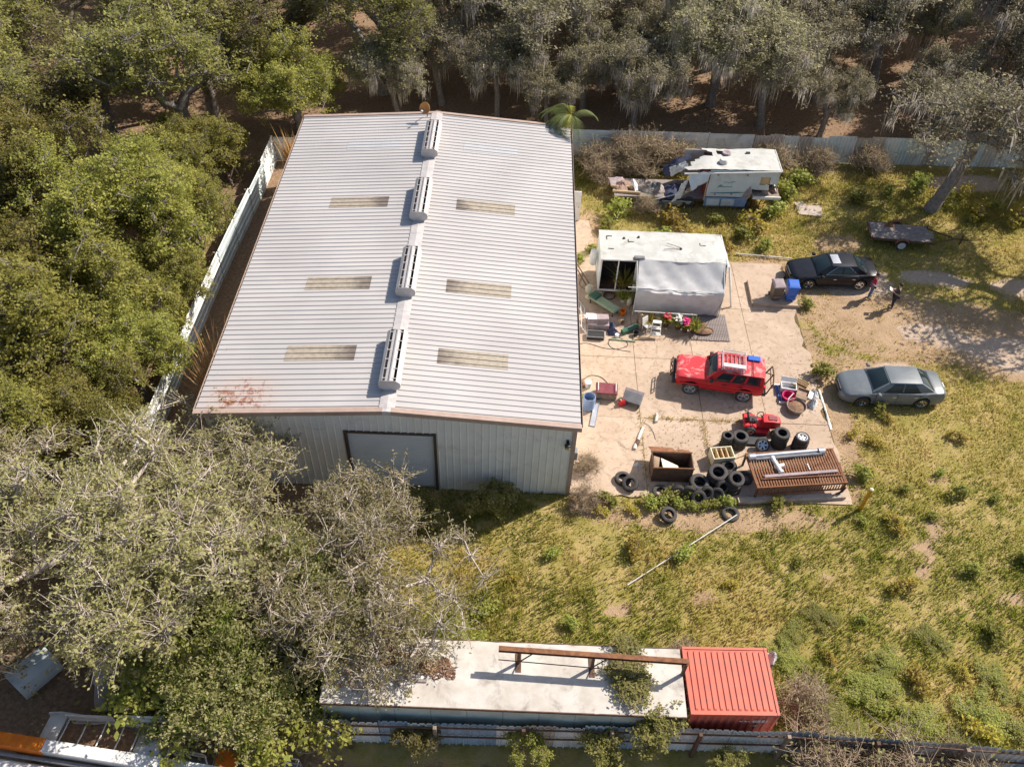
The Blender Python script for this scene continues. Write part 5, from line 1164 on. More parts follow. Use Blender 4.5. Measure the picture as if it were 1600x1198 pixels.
hose('dark hose looping along the concrete below the dark storage bin', [(8.1, 9.3, .06), (8.7, 9.6, .06), (9.6, 9.3, .06), (10.3, 9.25, .06), (10.9, 9.6, .06), (10.5, 10.1, .06), (9.9, 9.8, .06), (10.1, 9.3, .06), (11, 9.1, .06)], .018, 'black')
hose('thin dark hose arched on the concrete behind the maroon engine unit', [(8.5, 7.0, .06), (8.9, 7.3, .06), (9.4, 7.2, .06), (9.75, 6.75, .06)], .014, 'black')
hose('thin cable trailing on the walk beside the warehouse', [(8.2, 16.4, .06), (8.7, 15.3, .06), (8.5, 14.3, .06), (8.9, 13.8, .06)], .014, 'black')
# sage bench, boxes, dark bin, gate
gb = thing('bench', 'sage-green padded bench set askew on the concrete', 'bench', (9.75, 12.4, .05), R(-43)); BOX(-.95, .9, -.28, .28, .3, .46, b=.04).build('seat', MT['green'], gb); BOX(-.9, -.4, -.3, .3, .461, .56, b=.03).build('bolster', MT['greend'], gb)
for x in (-.8, .75):
    for y in (-.22, .18): BOX(x, x+.05, y, y+.05, 0, .3).build('leg', MT['rustdark'], gb)
fn = thing('fan', 'cream round fan standing at the end of the sage bench', 'fan', (8.95, 13.25, .05), R(-50)); TUBE([(0, 0, 0), (0, 0, .5)], .03, 6).build('stand', MT['cream'], fn); MB().at((0, 0, .6), (0, 1.1, 0)).lathe([(0, .1), (.2, .08), (.27, .02), (.24, -.05), (0, -.1)], 16).build('fan_head', MT['cream'], fn, 40); MB().lathe([(.18, 0), (.16, .04), (0, .05)], 14).build('base', MT['cream'], fn)
for k, (z, y, dx, lb) in enumerate(((.0, 10.85, .1, 'lower grey plastic drawer unit beside the warehouse wall'), (.0, 11.35, 0, 'pale-capped grey drawer unit behind the lower one'), (.34, 10.95, 0.05, 'grey storage box stacked on the drawer unit by the warehouse wall'))):
    t = thing('storage_box', lb, 'storage box', (9.3+dx, y, .05+z), R(-2+k*3)); BOX(-.55, .55, -.2, .2, 0, .34, b=.02).build('case', MT['cloth'], t); BOX(-.56, -.1, -.21, .21, .341, .355).build('lid', MT['white'], t); BOX(-.1, .1, -.225, -.2, .15, .2).build('handle', MT['grey'], t)
db = thing('storage_tote', 'low dark plastic tote below the grey drawer units', 'tote', (9.22, 10.1, .05), R(-2)); BOX(-.45, .45, -.24, .24, 0, .2, b=.02).build('tub', MT['black'], db)
for a in ((-.45, .45, -.26, -.22), (-.45, .45, .22, .26), (-.47, -.43, -.22, .22), (.43, .47, -.22, .22)): BOX(*a, .2, .24).build('rim', MT['grey'], db)
gt = thing('gate_panel', 'white tubular gate panel leaning against the warehouse wall', 'gate', (8.1, 11.4, .05))
A, B_, C_, D_ = Vector((.62, -1.0, 0)), Vector((-.36, -1.0, 1.5)), Vector((-.36, .95, 1.5)), Vector((.62, .95, 0))
gf = MB(); gf.tube([A, B_], .03, 6); gf.tube([D_, C_], .03, 6); gf.tube([B_, C_], .03, 6); gf.tube([A, D_], .03, 6); gf.build('frame', MT['white'], gt)
for q in (.25, .5, .75): TUBE([A.lerp(B_, q), D_.lerp(C_, q)], .02, 6).build('bar', MT['white'], gt)
for q in (.33, .66): TUBE([A.lerp(D_, q), B_.lerp(C_, q)], .02, 6).build('bar', MT['white'], gt)
o = MB().lathe([(.3+.03*math.cos(a), .03+.03*math.sin(a)) for a in np.linspace(0, 2*PI, 8)], 24).build('coiled_hose', MT['rustdark'], None, 60); o.location = (10.1, 13.4, .05); tag(o, 'brown coiled hose on the concrete before the camper opening', 'hose')
for k in range(2): heap('cloth_bag', ['navy cloth bag slumped beside the grey drawer units', 'dark blue bag behind the green toolbox'][k], 'bag', ((10.05, 10.95, .04), (10.15, 10.45, .04))[k], .3, .28, .3, MT['denimbag'], 40+k)
tb2 = thing('toolbox', 'long dark green metal toolbox near the stepladder', 'toolbox', (11.05, 10.65, .05), R(32)); BOX(-.5, .5, -.13, .13, 0, .22, b=.015).build('case', MT['greend'], tb2); MB().prism([(-.14, .22), (.14, .22), (.1, .28), (-.1, .28)], 'x', -.51, .51).build('lid', MT['greend'], tb2); TUBE([(-.15, 0, .28), (-.13, 0, .34), (.13, 0, .34), (.15, 0, .28)], .012, 6).build('handle', MT['steel'], tb2)
gn = thing('garden_gnome', 'small tan statue standing left of the stepladder', 'statue', (11.6, 10.9, .05)); MB().lathe([(0, 0), (.14, .0), (.15, .1), (.09, .4), (.13, .55), (.1, .72), (.05, .8), (.08, .88), (.07, .98), (0, 1.02)], 14).build('figure', MT['wood'], gn, 50)
lay('conduit', 'white rail lying on pots in front of the tarp', 'pipe', (11.26, 11.35, .85), (14.55, 11.3, .8), .025, 'white')
for k, x in enumerate((11.5, 14.3)): tag(BOX(x-.04, x+.04, 11.28, 11.38, .04, .82).build('stake', MT['wood']), ['wooden stake under the rail by the statue', 'wooden stake under the rail by the trough'][k], 'stake')
# stepladder
sl_ = thing('stepladder', 'white three-step ladder standing before the flower pots', 'stepladder', (12.37, 10.45, .05), R(-6))
for s in (1, -1):
    TUBE([(s*.27, -.3, 0), (s*.2, .08, .85)], .025, 6).build('front_leg', MT['white'], sl_); TUBE([(s*.26, .42, 0), (s*.2, .12, .85)], .02, 6).build('rear_leg', MT['white'], sl_)
for z, y, w_ in ((.26, -.2, .26), (.54, -.06, .235), (.84, .08, .22)): BOX(-w_, w_, y-.11, y+.11, z, z+.03, b=.005).build('step', MT['white'], sl_)
# flower pots, trough, pallet deck
def potted(label, loc, leaf, flower, n, seed, pot='rustdark', hh=.5, sp=.25, fs=.07, nf=24):
    t = thing('potted_plant', label, 'potted plant', loc); r_ = np.random.default_rng(seed)
    MB().lathe([(0, 0), (.13, 0), (.18, .28), (.16, .28), (.12, .04), (0, .04)], 14).build('pot', MT[pot], t, 40)
    P = np.c_[r_.normal(0, .05, (n, 2)), np.full(n, .22)]; V, F, T = blades(P, 6, hh*.5, hh, .03, .05, r_, lean=1.2)
    addobj('leaves', npmesh('leaves', V, fixq(F), MT[leaf], dict(tint=T)), t)
    if flower:
        mb = MB()
        for i in range(nf):
            a, q = r_.uniform(0, 6.28), r_.uniform(0, sp); c = (q*math.cos(a), q*math.sin(a), .25+hh*r_.uniform(.5, 1.1))
            mb.at(c, (r_.uniform(-.5, .5), r_.uniform(-.5, .5), 0)); mb.lathe([(0, 0), (fs, .02), (fs*1.1, .04), (0, .05)], 6)
        mb.at(); mb.build('blossoms', flower, t)
RED_F = M('red_petals', (.5, .03, .05), (.36, .02, .03), rough=.7); WHITE_F = M('white_petals', (.75, .74, .68), (.65, .62, .55), rough=.7); PINK_F = M('pink_petals', (.72, .02, .2), (.55, .015, .14), rough=.6)
potted('red-flowered pot under the rail between ladder and white blooms', (13.0, 11.15, .05), 'leafbush', RED_F, 22, 1, nf=18)
potted('white-flowered pot in the middle of the flower group', (13.62, 11.0, .05), 'leafbush', WHITE_F, 26, 2, nf=30, sp=.3)
potted('bright pink flower pot beside the white blooms', (13.98, 10.85, .05), 'leafbush', PINK_F, 14, 3, nf=34, sp=.2, fs=.1)
potted('broad green leafy pot behind the brown trough', (14.45, 10.75, .05), 'leafbush', None, 40, 4, hh=.6)
potted('green pot plant by the camper opening under the awning pole', (10.85, 12.95, .05), 'leafbush', None, 30, 5, 'white', .5)
potted('green plant pot behind the stepladder', (12.1, 11.1, .05), 'leafyel', None, 26, 6, hh=.45)
potted('tall green plant inside the camper opening', (10.85, 13.5, .5), 'leafbush', None, 40, 7, hh=.9)
tr = thing('planter_trough', 'dark half-round planter trough of brown dirt on the slatted deck', 'planter', (15.0, 10.75, .07), R(5)); MB().lathe([(0, 0), (.35, .01), (.5, .14), (.47, .14), (.34, .04), (0, .04)], 20).build('bowl', MT['rustdark'], tr, 40); MB().lathe([(.44, .1), (.3, .17), (0, .2)], 16).build('soil', MT['litterheap'], tr, 60); tr.scale = (1, .55, 1)
dk = thing('slatted_deck', 'grey-brown slatted wooden deck mat on the concrete', 'deck mat', (15.3, 11.18, .05), R(-.5))
slm = MB().box(-.034, .034, -1.03, 1.03, .02, .05).mesh('slat', MT['woodgrey'])
for i in range(23): addobj('slat', slm, dk, (-.98+i*.0885, random.uniform(-.02, .02), 0))
for y in (-.8, 0, .8): BOX(-1.0, 1.0, y-.03, y+.03, 0, .02).build('bearer', MT['wood'], dk)
# more clutter round the tarp
def jar(name, label, cat, loc, prof, mt, part='vessel'):
    t = thing(name, label, cat, loc); MB().lathe(prof, 16).build(part, MT[mt], t, 40); return t
jar('plant_pot', 'empty dark plant pot between toolbox and statue', 'pot', (11.35, 10.35, .05), [(0, .01), (.11, 0), (.15, .24), (.17, .24), (.14, .22), (.1, .03), (0, .03)], 'black')
jar('plant_pot', 'terracotta pot tipped near the navy bags', 'pot', (10.55, 11.35, .17), [(0, .01), (.13, 0), (.18, .28), (.16, .28), (.11, .03), (0, .03)], 'card').rotation_euler = (1.4, 0, .6)
jar('paint_tin', 'small white paint tin beside the dark hose loop', 'tin', (10.35, 10.15, .05), [(0, .0), (.1, 0), (.1, .2), (.11, .21), (.09, .21), (0, .2)], 'white')
jar('bucket', 'orange bucket behind the sage bench', 'bucket', (10.75, 11.9, .05), [(0, .01), (.13, 0), (.16, .34), (.145, .34), (.12, .03), (0, .03)], 'orange')
gp = jar('gas_bottle', 'rounded pale gas bottle beside the camper opening', 'gas bottle', (11.15, 12.75, .05), [(0, 0), (.13, 0), (.16, .08), (.16, .38), (.1, .48), (0, .5)], 'cream'); TUBE([(-.07, 0, .46), (-.07, 0, .58), (.07, 0, .58), (.07, 0, .46)], .012, 6).build('collar', MT['cream'], gp)
for k, (a, b, lb) in enumerate((((8.3, 14.6, .9), (8.95, 14.0, .07), 'reddish pole leaning at the warehouse wall near the camper'), ((8.35, 14.9, .9), (9.05, 14.35, .07), 'brown pole leaning beside the reddish one'), ((11.2, 10.0, .09), (12.0, 10.12, .09), 'pale wood offcut in front of the stepladder'), ((9.95, 9.95, .09), (11.3, 9.85, .09), 'green-grey plank lying in front of the toolbox'), ((13.2, 10.3, .09), (14.1, 10.55, .09), 'driftwood branch below the flower pots'))):
    tag(TUBE([a, b], .035 if k < 2 else .05, 6).build('pole' if k < 2 else 'plank', MT[('rust', 'wood', 'woodnew', 'green', 'wood')[k]]), lb, 'pole' if k < 2 else 'plank')
ch_ = thing('chair', 'white plastic chair tipped beside the stepladder', 'chair', (11.95, 10.75, .05), R(40)); BOX(-.2, .2, -.2, .2, .38, .41, b=.01).build('seat', MT['white'], ch_); MB().at((0, .2, .6), (-.2, 0, 0)).box(-.2, .2, -.015, .015, -.2, .22, b=.005).build('backrest', MT['white'], ch_)
for x in (-.18, .15):
    for y in (-.18, .15): BOX(x, x+.03, y, y+.03, 0, .38).build('leg', MT['white'], ch_)
heap('soil_heap', 'low brown dirt heap on the slatted deck beside the trough', 'dirt', (14.75, 11.3, .1), .5, .35, .06, MT['litterheap'], 71)
# wheelie bins
def bin_(label, loc, body, lid, rz):
    t = thing('wheelie_bin', label, 'bin', loc, rz)
    MB().loft([[(-.24, -.26, .06), (.24, -.26, .06), (.24, .22, .06), (-.24, .22, .06)], [(-.29, -.34, .98), (.29, -.34, .98), (.29, .32, .98), (-.29, .32, .98)]]).build('body', MT[body], t)
    MB().loft([[(-.32, -.38, .98), (.32, -.38, .98), (.32, .36, 1.0), (-.32, .36, 1.0)], [(-.31, -.36, 1.03), (.31, -.36, 1.03), (.31, .36, 1.06), (-.31, .36, 1.06)], [(-.24, -.26, 1.09), (.24, -.26, 1.09), (.24, .28, 1.11), (-.24, .28, 1.11)]]).build('lid', MT[lid], t, 30)
    for s in (1, -1): MB().at((s*.25, .25, .12)).lathe([(0, -.03), (.12, -.03), (.12, .03), (0, .03)], 12, 'x').build('wheel', MT['black'], t)
    TUBE([(-.25, .4, .98), (.25, .4, .98)], .02, 6).build('handle', MT[lid], t)
    BOX(-.2, .2, -.345, -.33, .3, .34).build('front_rib', MT[lid], t)
bin_('brown wheelie bin with a pale worn lid on the raised slab', (19.2, 13.6, .24), 'binbrown', 'cloth', R(4))
bin_('bright blue wheelie bin on the raised slab by the black car', (20.0, 13.6, .24), 'blue', 'blue', R(-3))
# pile right of the red 4x4
fr = thing('folding_frame', 'blue and white folded metal frame lying behind the red car', 'frame', (18.22, 6.5, .05), R(92))
for y, mt in ((-.12, 'denimbag'), (0, 'bluefade'), (.1, 'blue')): TUBE([(-.6, y, .06), (.6, y, .08)], .035, 7).build('tube', MT[mt], fr)
for x in (-.62, .55): BOX(x, x+.08, -.18, .18, 0, .12).build('end_bracket', MT['white'], fr)
co = thing('cooler', 'white open cooler box with a grey lid in the scrap pile', 'cooler', (18.65, 6.78, .05), R(-8))
for a in ((-.38, .38, -.24, -.2), (-.38, .38, .2, .24), (-.38, -.34, -.2, .2), (.34, .38, -.2, .2)): BOX(*a, 0, .38).build('cooler_wall', MT['white'], co)
BOX(-.34, .34, -.2, .2, .02, .2).build('cooler_floor', MT['grey'], co); MB().at((0, .3, .36), (.9, 0, 0)).box(-.38, .38, -.24, .24, 0, .05, b=.01).build('cooler_lid', MT['white'], co)
tu = thing('tub', 'magenta plastic tub in front of the white cooler', 'tub', (18.55, 6.2, .05), R(10)); MB().lathe([(0, .02), (.24, 0), (.31, .28), (.33, .28), (.33, .31), (.29, .31), (.22, .04), (0, .04)], 20).build('bowl', MT['pinkred'], tu, 40)
for s in (1, -1): TUBE([(s*.31, -.08, .28), (s*.38, 0, .26), (s*.31, .08, .28)], .015, 6).build('handle', MT['pinkred'], tu)
yc2 = thing('crate', 'yellowish wooden crate open on top in the scrap pile', 'crate', (19.25, 6.98, .05), R(-35))
for i in range(3):
    for y in (-.26, .24): BOX(-.38, .38, y, y+.02, .03+i*.13, .13+i*.13).build('slat', MT['woodnew'], yc2)
    for x in (-.4, .38): BOX(x, x+.02, -.26, .26, .03+i*.13, .13+i*.13).build('slat', MT['woodnew'], yc2)
BOX(-.38, .38, -.24, .24, .0, .03).build('bottom', MT['wood'], yc2)
cb = thing('cardboard_box', 'brown cardboard box with open flaps among white sacks', 'box', (19.25, 6.35, .05), R(-25))
for a in ((-.28, .28, -.25, -.235), (-.28, .28, .235, .25), (-.28, -.265, -.235, .235), (.265, .28, -.235, .235)): BOX(*a, 0, .42).build('side', MT['card'], cb)
BOX(-.265, .265, -.235, .235, .3, .31).build('contents', MT['brownfab'], cb); MB().patch((-.28, -.25, .42), (.28, -.25, .42), (.26, -.44, .35), (-.26, -.44, .35), 2, 2, (0, 0, 0), .008).build('flap', MT['card'], cb); MB().patch((.28, -.25, .42), (.28, .25, .42), (.48, .22, .36), (.48, -.22, .36), 2, 2, (0, 0, 0), .008).build('flap', MT['white'], cb)
heap('sack', 'plump white sack behind the cardboard box', 'sack', (19.82, 6.5, .03), .3, .36, .4, MT['sackw'], 51); heap('sack', 'grey-white sack nearest the wicker basket', 'sack', (19.72, 5.9, .03), .28, .32, .36, MT['sackw'], 52)
bs = thing('wicker_basket', 'large round wicker basket of dry bark', 'basket', (18.8, 5.55, .05))
MB().lathe([(0, .02), (.36, 0), (.48, .3), (.45, .3), (.34, .05), (0, .05)], 22).build('bowl', MT['wood'], bs, 50); MB().lathe([(.465+.025*math.cos(a), .3+.025*math.sin(a)) for a in np.linspace(0, 2*PI, 8)], 24).build('rim', MT['woodgrey'], bs, 60); MB().lathe([(.42, .2), (.3, .26), (0, .3)], 14).build('bark_fill', MT['litterheap'], bs, 60)
for k in range(5):
    a = (19.6+.12*k, 7.15+.1*k, .12+.04*k); b = (20.5+.1*k, 7.7+.15*(k % 3), .2+.05*k)
    tag(TUBE([a, b], .025, 6).build('wooden_stick', MT['woodnew' if k % 2 else 'twig']), 'thin stick in the bundle poking from the scrap pile into the weeds', 'stick', 'sticks poking out of the scrap pile')
lay('wooden_stick', 'white stick across the basket edge', 'stick', (18.45, 5.95, .3), (18.8, 6.35, .35), .025, 'white', 6)
o = MB().patch((20.22, 6.95, .06), (20.32, 6.95, .06), (20.36, 4.35, .06), (20.24, 4.35, .06), 3, 14, (0, 0, .03), .01, .012).build('plastic_strip', MT['whitew']); tag(o, 'long white strip lying along the yard edge beside the grey sedan', 'strip')
# ================================================================ BEYOND THE FRONT FENCE
bm_ = thing('crane_boom', 'long white steel boom with an orange end beyond the front fence', 'boom', (-11.6, -12.15, 1.75), R(-6.2))
BOX(1.62, 9.5, -.2, .2, -.2, .2, b=.02).build('boom_beam', MT['white'], bm_); BOX(-.6, 1.6, -.22, .22, -.22, .22, b=.02).build('orange_end', MT['orange'], bm_)
TUBE([(.0, -.34, -.15), (9, -.34, -.15)], .07, 8).build('hydraulic_line', MT['grey'], bm_)
for x in (.6, 5, 8.6): BOX(x-.12, x+.12, -.15, .15, -1.75, -.22).build('trestle', MT['rustdark'], bm_)
b2 = thing('steel_tube', 'pale rounded pipe lying parallel below the white boom', 'pipe', (-11.3, -12.85, 1.3), R(-6)); TUBE([(-.5, 0, 0), (7, 0, 0)], .24, 14).build('pipe_tube', MT['white'], b2, 40)
for x in (.5, 6): BOX(x-.1, x+.1, -.2, .2, -1.3, -.2).build('trestle', MT['rustdark'], b2)
ho = thing('boat', 'pale ribbed open boat filled with dead leaves behind the boom', 'boat', (-8.45, -11.75, .45), R(-7))
secs = []
for i, x in enumerate(np.linspace(-2.2, 2.15, 12)):
    w_ = .62*(1-max(0, (abs(x+.2)-1.3)/1.3)**2*.55); h = .8
    secs.append([(x, -w_, h), (x, -w_*.95, .35), (x, -w_*.6, .05), (x, 0, 0), (x, w_*.6, .05), (x, w_*.95, .35), (x, w_, h), (x, w_-.05, h), (x, w_*.85, .4), (x, 0, .3), (x, -w_*.85, .4), (x, -w_+.05, h)])
MB().loft(secs).build('hull', MT['white'], ho, 40)
for x in (-1.4, -.75, -.1, .55, 1.1): TUBE([(x, -.58, .8), (x+.05, 0, .86), (x, .58, .8)], .025, 6).build('rib', MT['white'], ho)
MB().patch((1.2, -.6, .82), (2.2, -.45, .78), (2.2, .45, .78), (1.2, .6, .82), 6, 6, (0, 0, .12), .02, .01).build('bow_deck', MT['alu'], ho, 40); MB().patch((-2.1, -.5, .8), (-1.5, -.58, .82), (-1.5, .58, .82), (-2.1, .5, .8), 5, 5, (0, 0, .05), .02, .01).build('stern_deck', MT['whitew'], ho, 40)
MB().patch((-1.5, -.5, .62), (1.2, -.5, .62), (1.2, .5, .62), (-1.5, .5, .62), 12, 6, (0, 0, .06), .02, .04).build('leaf_fill', MT['litterheap'], ho, 50)
for x in (-1.2, 1.2): BOX(x-.1, x+.1, -.4, .4, -.45, .08).build('cradle', MT['wood'], ho)
tf_ = thing('tube_frame', 'bent white tube hand-rail frame of a cart beyond the fence', 'frame', (-5.55, -12.0, 0), R(-8))
TUBE([(-.62, .0, 0), (-.62, 0, .85), (-.55, 0, .95), (.5, 0, .95), (.58, 0, .85), (.7, -.35, 0)], .03, 7).build('hoop', MT['white'], tf_); TUBE([(-.6, 0, .7), (.6, 0, .7)], .025, 6).build('cross_bar', MT['white'], tf_); BOX(-.6, .6, -.6, 0, .3, .36).build('tray', MT['grey'], tf_)
cg = thing('wire_cage', 'low galvanised wire cage trailer beyond the fence', 'cage', (-3.2, -12.35, 0), R(-7))
for z in (.5, .95): TUBE([(-1.4, -.4, z), (1.4, -.4, z), (1.4, .4, z), (-1.4, .4, z), (-1.4, -.4, z)], .025, 6).build('rail', MT['alu'], cg)
for i in range(8): x = -1.4+.4*i; TUBE([(x, -.4, .02 if i in (0, 7) else .5), (x, -.4, .95), (x, .4, .95), (x, .4, .02 if i in (0, 7) else .5)], .014, 5).build('bar', MT['alu'], cg)
BOX(-1.4, 1.4, -.4, .4, .46, .5).build('bed', MT['grey'], cg)
ob = thing('plastic_tub', 'orange plastic tub sitting on the wire cage', 'tub', (-4.05, -12.3, .96), R(-7)); MB().loft([[(-.28, -.2, 0), (.28, -.2, 0), (.28, .2, 0), (-.28, .2, 0)], [(-.36, -.26, .3), (.36, -.26, .3), (.36, .26, .3), (-.36, .26, .3)]]).build('bowl', MT['orange'], ob); BOX(-.38, .38, -.28, .28, .3, .33).build('lid', MT['orange'], ob)
heap('rock', 'large tan boulder beyond the front fence', 'rock', (5.6, -12.55, -.05), .9, .55, .75, MT['stone'], 61); heap('rock', 'low mossy tan rock beside the larger boulder', 'rock', (3.4, -12.7, -.05), .8, .4, .5, MT['stone'], 62)
tk = thing('covered_tank', 'pale blue-grey covered tank under the oak at the fence corner', 'tank', (-12.0, -9.3, 0), R(55)); tk.scale = (.75, .75, .75)
MB().loft([[(x, -.6, .3), (x, .6, .3), (x, .75, .8), (x, .6, 1.35), (x, .2, 1.5), (x, -.2, 1.5), (x, -.6, 1.35), (x, -.75, .8)] for x in (-1.0, -.5, .5, 1.0)]).build('shell', MT['fence_teal'], tk, 50)
for x in (-.7, .7): BOX(x-.08, x+.08, -.5, .5, 0, .35).build('support', MT['rustdark'], tk)

# ================================================================ TREES AND SHRUBS
def tube_arrays(segs, nside):
    """segs: (n, 8) p0 p1 r0 r1 -> V,F of open tubes"""
    s = np.asarray(segs, dtype=float); p0, p1, r0, r1 = s[:, :3], s[:, 3:6], s[:, 6], s[:, 7]
    d = p1-p0; d /= np.linalg.norm(d, axis=1, keepdims=True)+1e-9
    a = np.where(np.abs(d[:, 2:3]) < .9, np.array([[0, 0, 1.]]), np.array([[1., 0, 0]]))
    u = np.cross(d, a); u /= np.linalg.norm(u, axis=1, keepdims=True); v = np.cross(d, u); V = []
    for p, r_ in ((p0, r0), (p1+d*(r1[:, None]*.3), r1)):
        for k in range(nside):
            t = 2*PI*k/nside; V.append(p+(u*math.cos(t)+v*math.sin(t))*r_[:, None])
    V = np.stack(V, 1).reshape(-1, 3); base = np.arange(len(s))[:, None]*2*nside
    F = np.concatenate([base+np.array([[k, (k+1) % nside, nside+(k+1) % nside, nside+k]]) for k in range(nside)], 0)
    return V, F
def gen_tree(seed, H, Rc, trunk_r, clusters, leaves, lsize, csize, twigs, twig_len, flat=.55, fork=.3, lean=(0, 0), moss=0, shell=.55, lobes=7, twig_r=.012, zf=.62, lo=.3, hi=.5, up=.9):
    r = np.random.default_rng(seed); top = np.array([lean[0], lean[1], H])
    # cluster centres: lobes of foliage spread over an uneven dome
    la = r.uniform(0, 2*PI, lobes); lr = r.uniform(.35, .82, lobes)*Rc; lz = H*(1-flat*r.uniform(.25, .85, lobes)); lrad = Rc*r.uniform(lo, hi, lobes)
    la[0], lr[0], lz[0] = 0, .1*Rc, H*.86
    L = np.c_[lr*np.cos(la)+lean[0], lr*np.sin(la)+lean[1], lz]
    pick = r.integers(0, lobes, clusters*3); d = r.normal(0, 1, (clusters*3, 3)); d /= np.linalg.norm(d, axis=1, keepdims=True)
    rad = lrad[pick]*(shell+(1-shell)*r.uniform(0, 1, clusters*3)**.5)
    C = L[pick]+d*rad[:, None]*np.array([1, 1, zf]); C = C[(d[:, 2] > -.55) & (C[:, 2] > H*.22)][:clusters]
    # skeleton: trunk, then each cluster joins the nearest node
    nodes = []; par = []; hz = H*fork
    for k in range(5):
        q = k/4; nodes.append(np.array([lean[0]*.55*q*fork*2+r.normal(0, .05)*q, lean[1]*.55*q*fork*2+r.normal(0, .05)*q, hz*q])); par.append(k-1)
    order = np.argsort(np.linalg.norm(C-nodes[-1], axis=1)); ends = []
    N = np.zeros((len(nodes)+clusters*4+10, 3)); N[:5] = nodes; cnt = 5
    for ci in order:
        c = C[ci]; dv = N[4:cnt]-c; dist = np.linalg.norm(dv, axis=1)+np.maximum(0, dv[:, 2])*.8+.25*np.linalg.norm(N[4:cnt]-N[4], axis=1)*.3
        j = 4+int(np.argmin(dist)); p = N[j]; n = int(min(3, max(1, np.linalg.norm(c-p)/.7))); prev = j
        for k in range(1, n+1):
            q = k/n; x = p*(1-q)+c*q+r.normal(0, .10, 3)*(1 if k < n else 0)*min(1., np.linalg.norm(c-p)*.5)
            x[2] += .12*math.sin(PI*q)*np.linalg.norm(c-p)*.5
            N[cnt] = x; par.append(prev); prev = cnt; cnt += 1
        ends.append(prev)
    w_ = np.zeros(cnt); w_[ends] += 1
    for i in range(cnt-1, 0, -1): w_[par[i]] += w_[i]
    rad = np.maximum(trunk_r*(w_/max(w_[0], 1))**.44, .018)
    segs = [np.r_[N[par[i]], N[i], rad[par[i]] if i > 4 and rad[par[i]] < rad[i]*1.6 else rad[i]*1.15, rad[i]] for i in range(1, cnt)]
    segs[0][6] = trunk_r*1.45
    V1, F1 = tube_arrays(segs, 6)
    nt_ = clusters*twigs; ci = r.integers(0, len(C), nt_); td = r.normal(0, 1, (nt_, 3)); td[:, 2] = td[:, 2]*.6+.25; td /= np.linalg.norm(td, axis=1, keepdims=True)
    tl = twig_len*r.uniform(.5, 1.3, nt_)[:, None]; mid = C[ci]+td*tl*.55+r.normal(0, .05, (nt_, 3)); tip = mid+(td+r.normal(0, .45, (nt_, 3)))*tl*.5
    base = C[ci]+r.normal(0, .08, (nt_, 3))
    V2, F2 = tube_arrays(np.concatenate([np.c_[base, mid, np.full(nt_, twig_r*1.5), np.full(nt_, twig_r)], np.c_[mid, tip, np.full(nt_, twig_r), np.full(nt_, twig_r*.4)]]), 3)
    Vb = np.concatenate([V1, V2]); Fb = np.concatenate([F1, F2+len(V1)])
    # leaves along the twigs and around the cluster centres
    nl = len(C)*leaves; k = r.integers(0, nt_, nl); q = r.uniform(.5, 1.12, nl)[:, None]
    P = base[k]*(1-q)+tip[k]*q+r.normal(0, csize, (nl, 3))*np.array([1, 1, .6])
    clt = r.uniform(0, .5, len(C)); tint = clt[ci[k]]+r.uniform(0, .5, nl)
    Vl, Fl, T = leaf_quads(P, lsize*r.uniform(.55, 1.25, nl)[:, None], r, up, tint)
    out = dict(branch=(Vb, Fb), leaf=(Vl, Fl, T))
    if moss:
        nm = moss; ck = r.choice(len(C), max(8, len(C)//4), replace=False)[r.integers(0, max(8, len(C)//4), nm)]; b = C[ck]+r.normal(0, .28, (nm, 3))*np.array([1, 1, .5]); ln = r.gamma(2.2, .28, nm)+.2; ang = r.uniform(0, PI, nm); wd = r.uniform(.012, .045, nm)
        dx = np.c_[np.cos(ang)*wd, np.sin(ang)*wd, np.zeros(nm)]; sw = r.normal(0, .06, (nm, 3)); sw[:, 2] = 0
        m1 = b-np.c_[np.zeros(nm), np.zeros(nm), ln*.5]+sw; m2 = b-np.c_[np.zeros(nm), np.zeros(nm), ln]+sw*1.8
        Vm = np.stack([b-dx*.6, b+dx*.6, m1+dx, m2, m1-dx], 1).reshape(-1, 3); i = np.arange(nm)[:, None]*5
        Fm = np.concatenate([i+np.array([[0, 1, 2]]), i+np.array([[0, 2, 4]]), i+np.array([[4, 2, 3]])])
        out['moss'] = (Vm, Fm, np.repeat(r.uniform(0, 1, nm), 5))
    return out
PROTO = {}
def make_proto(key, bark, leaf, **kw):
    g = gen_tree(**kw); p = [('trunk', npmesh('trunk', *g['branch'], MT[bark])), ('crown', npmesh('crown', g['leaf'][0], g['leaf'][1], MT[leaf], dict(tint=g['leaf'][2])))]
    if 'moss' in g: p.append(('moss', npmesh('moss', g['moss'][0], g['moss'][1], MT['moss'], dict(tint=g['moss'][2]))))
    PROTO[key] = p
def plant(key, name, label, cat, x, y, rz=0., s=1., sz=None, group=None, tilt=(0, 0), z=0):
    t = thing(name, label, cat, (x, y, z-.04), 0, group); t.rotation_euler = (tilt[0], tilt[1], rz); t.scale = (s, s, sz or s)
    for nm, me in PROTO[key]:
        o = addobj(nm, me, t)
        if nm == 'moss': o['kind'] = 'stuff'
    return t
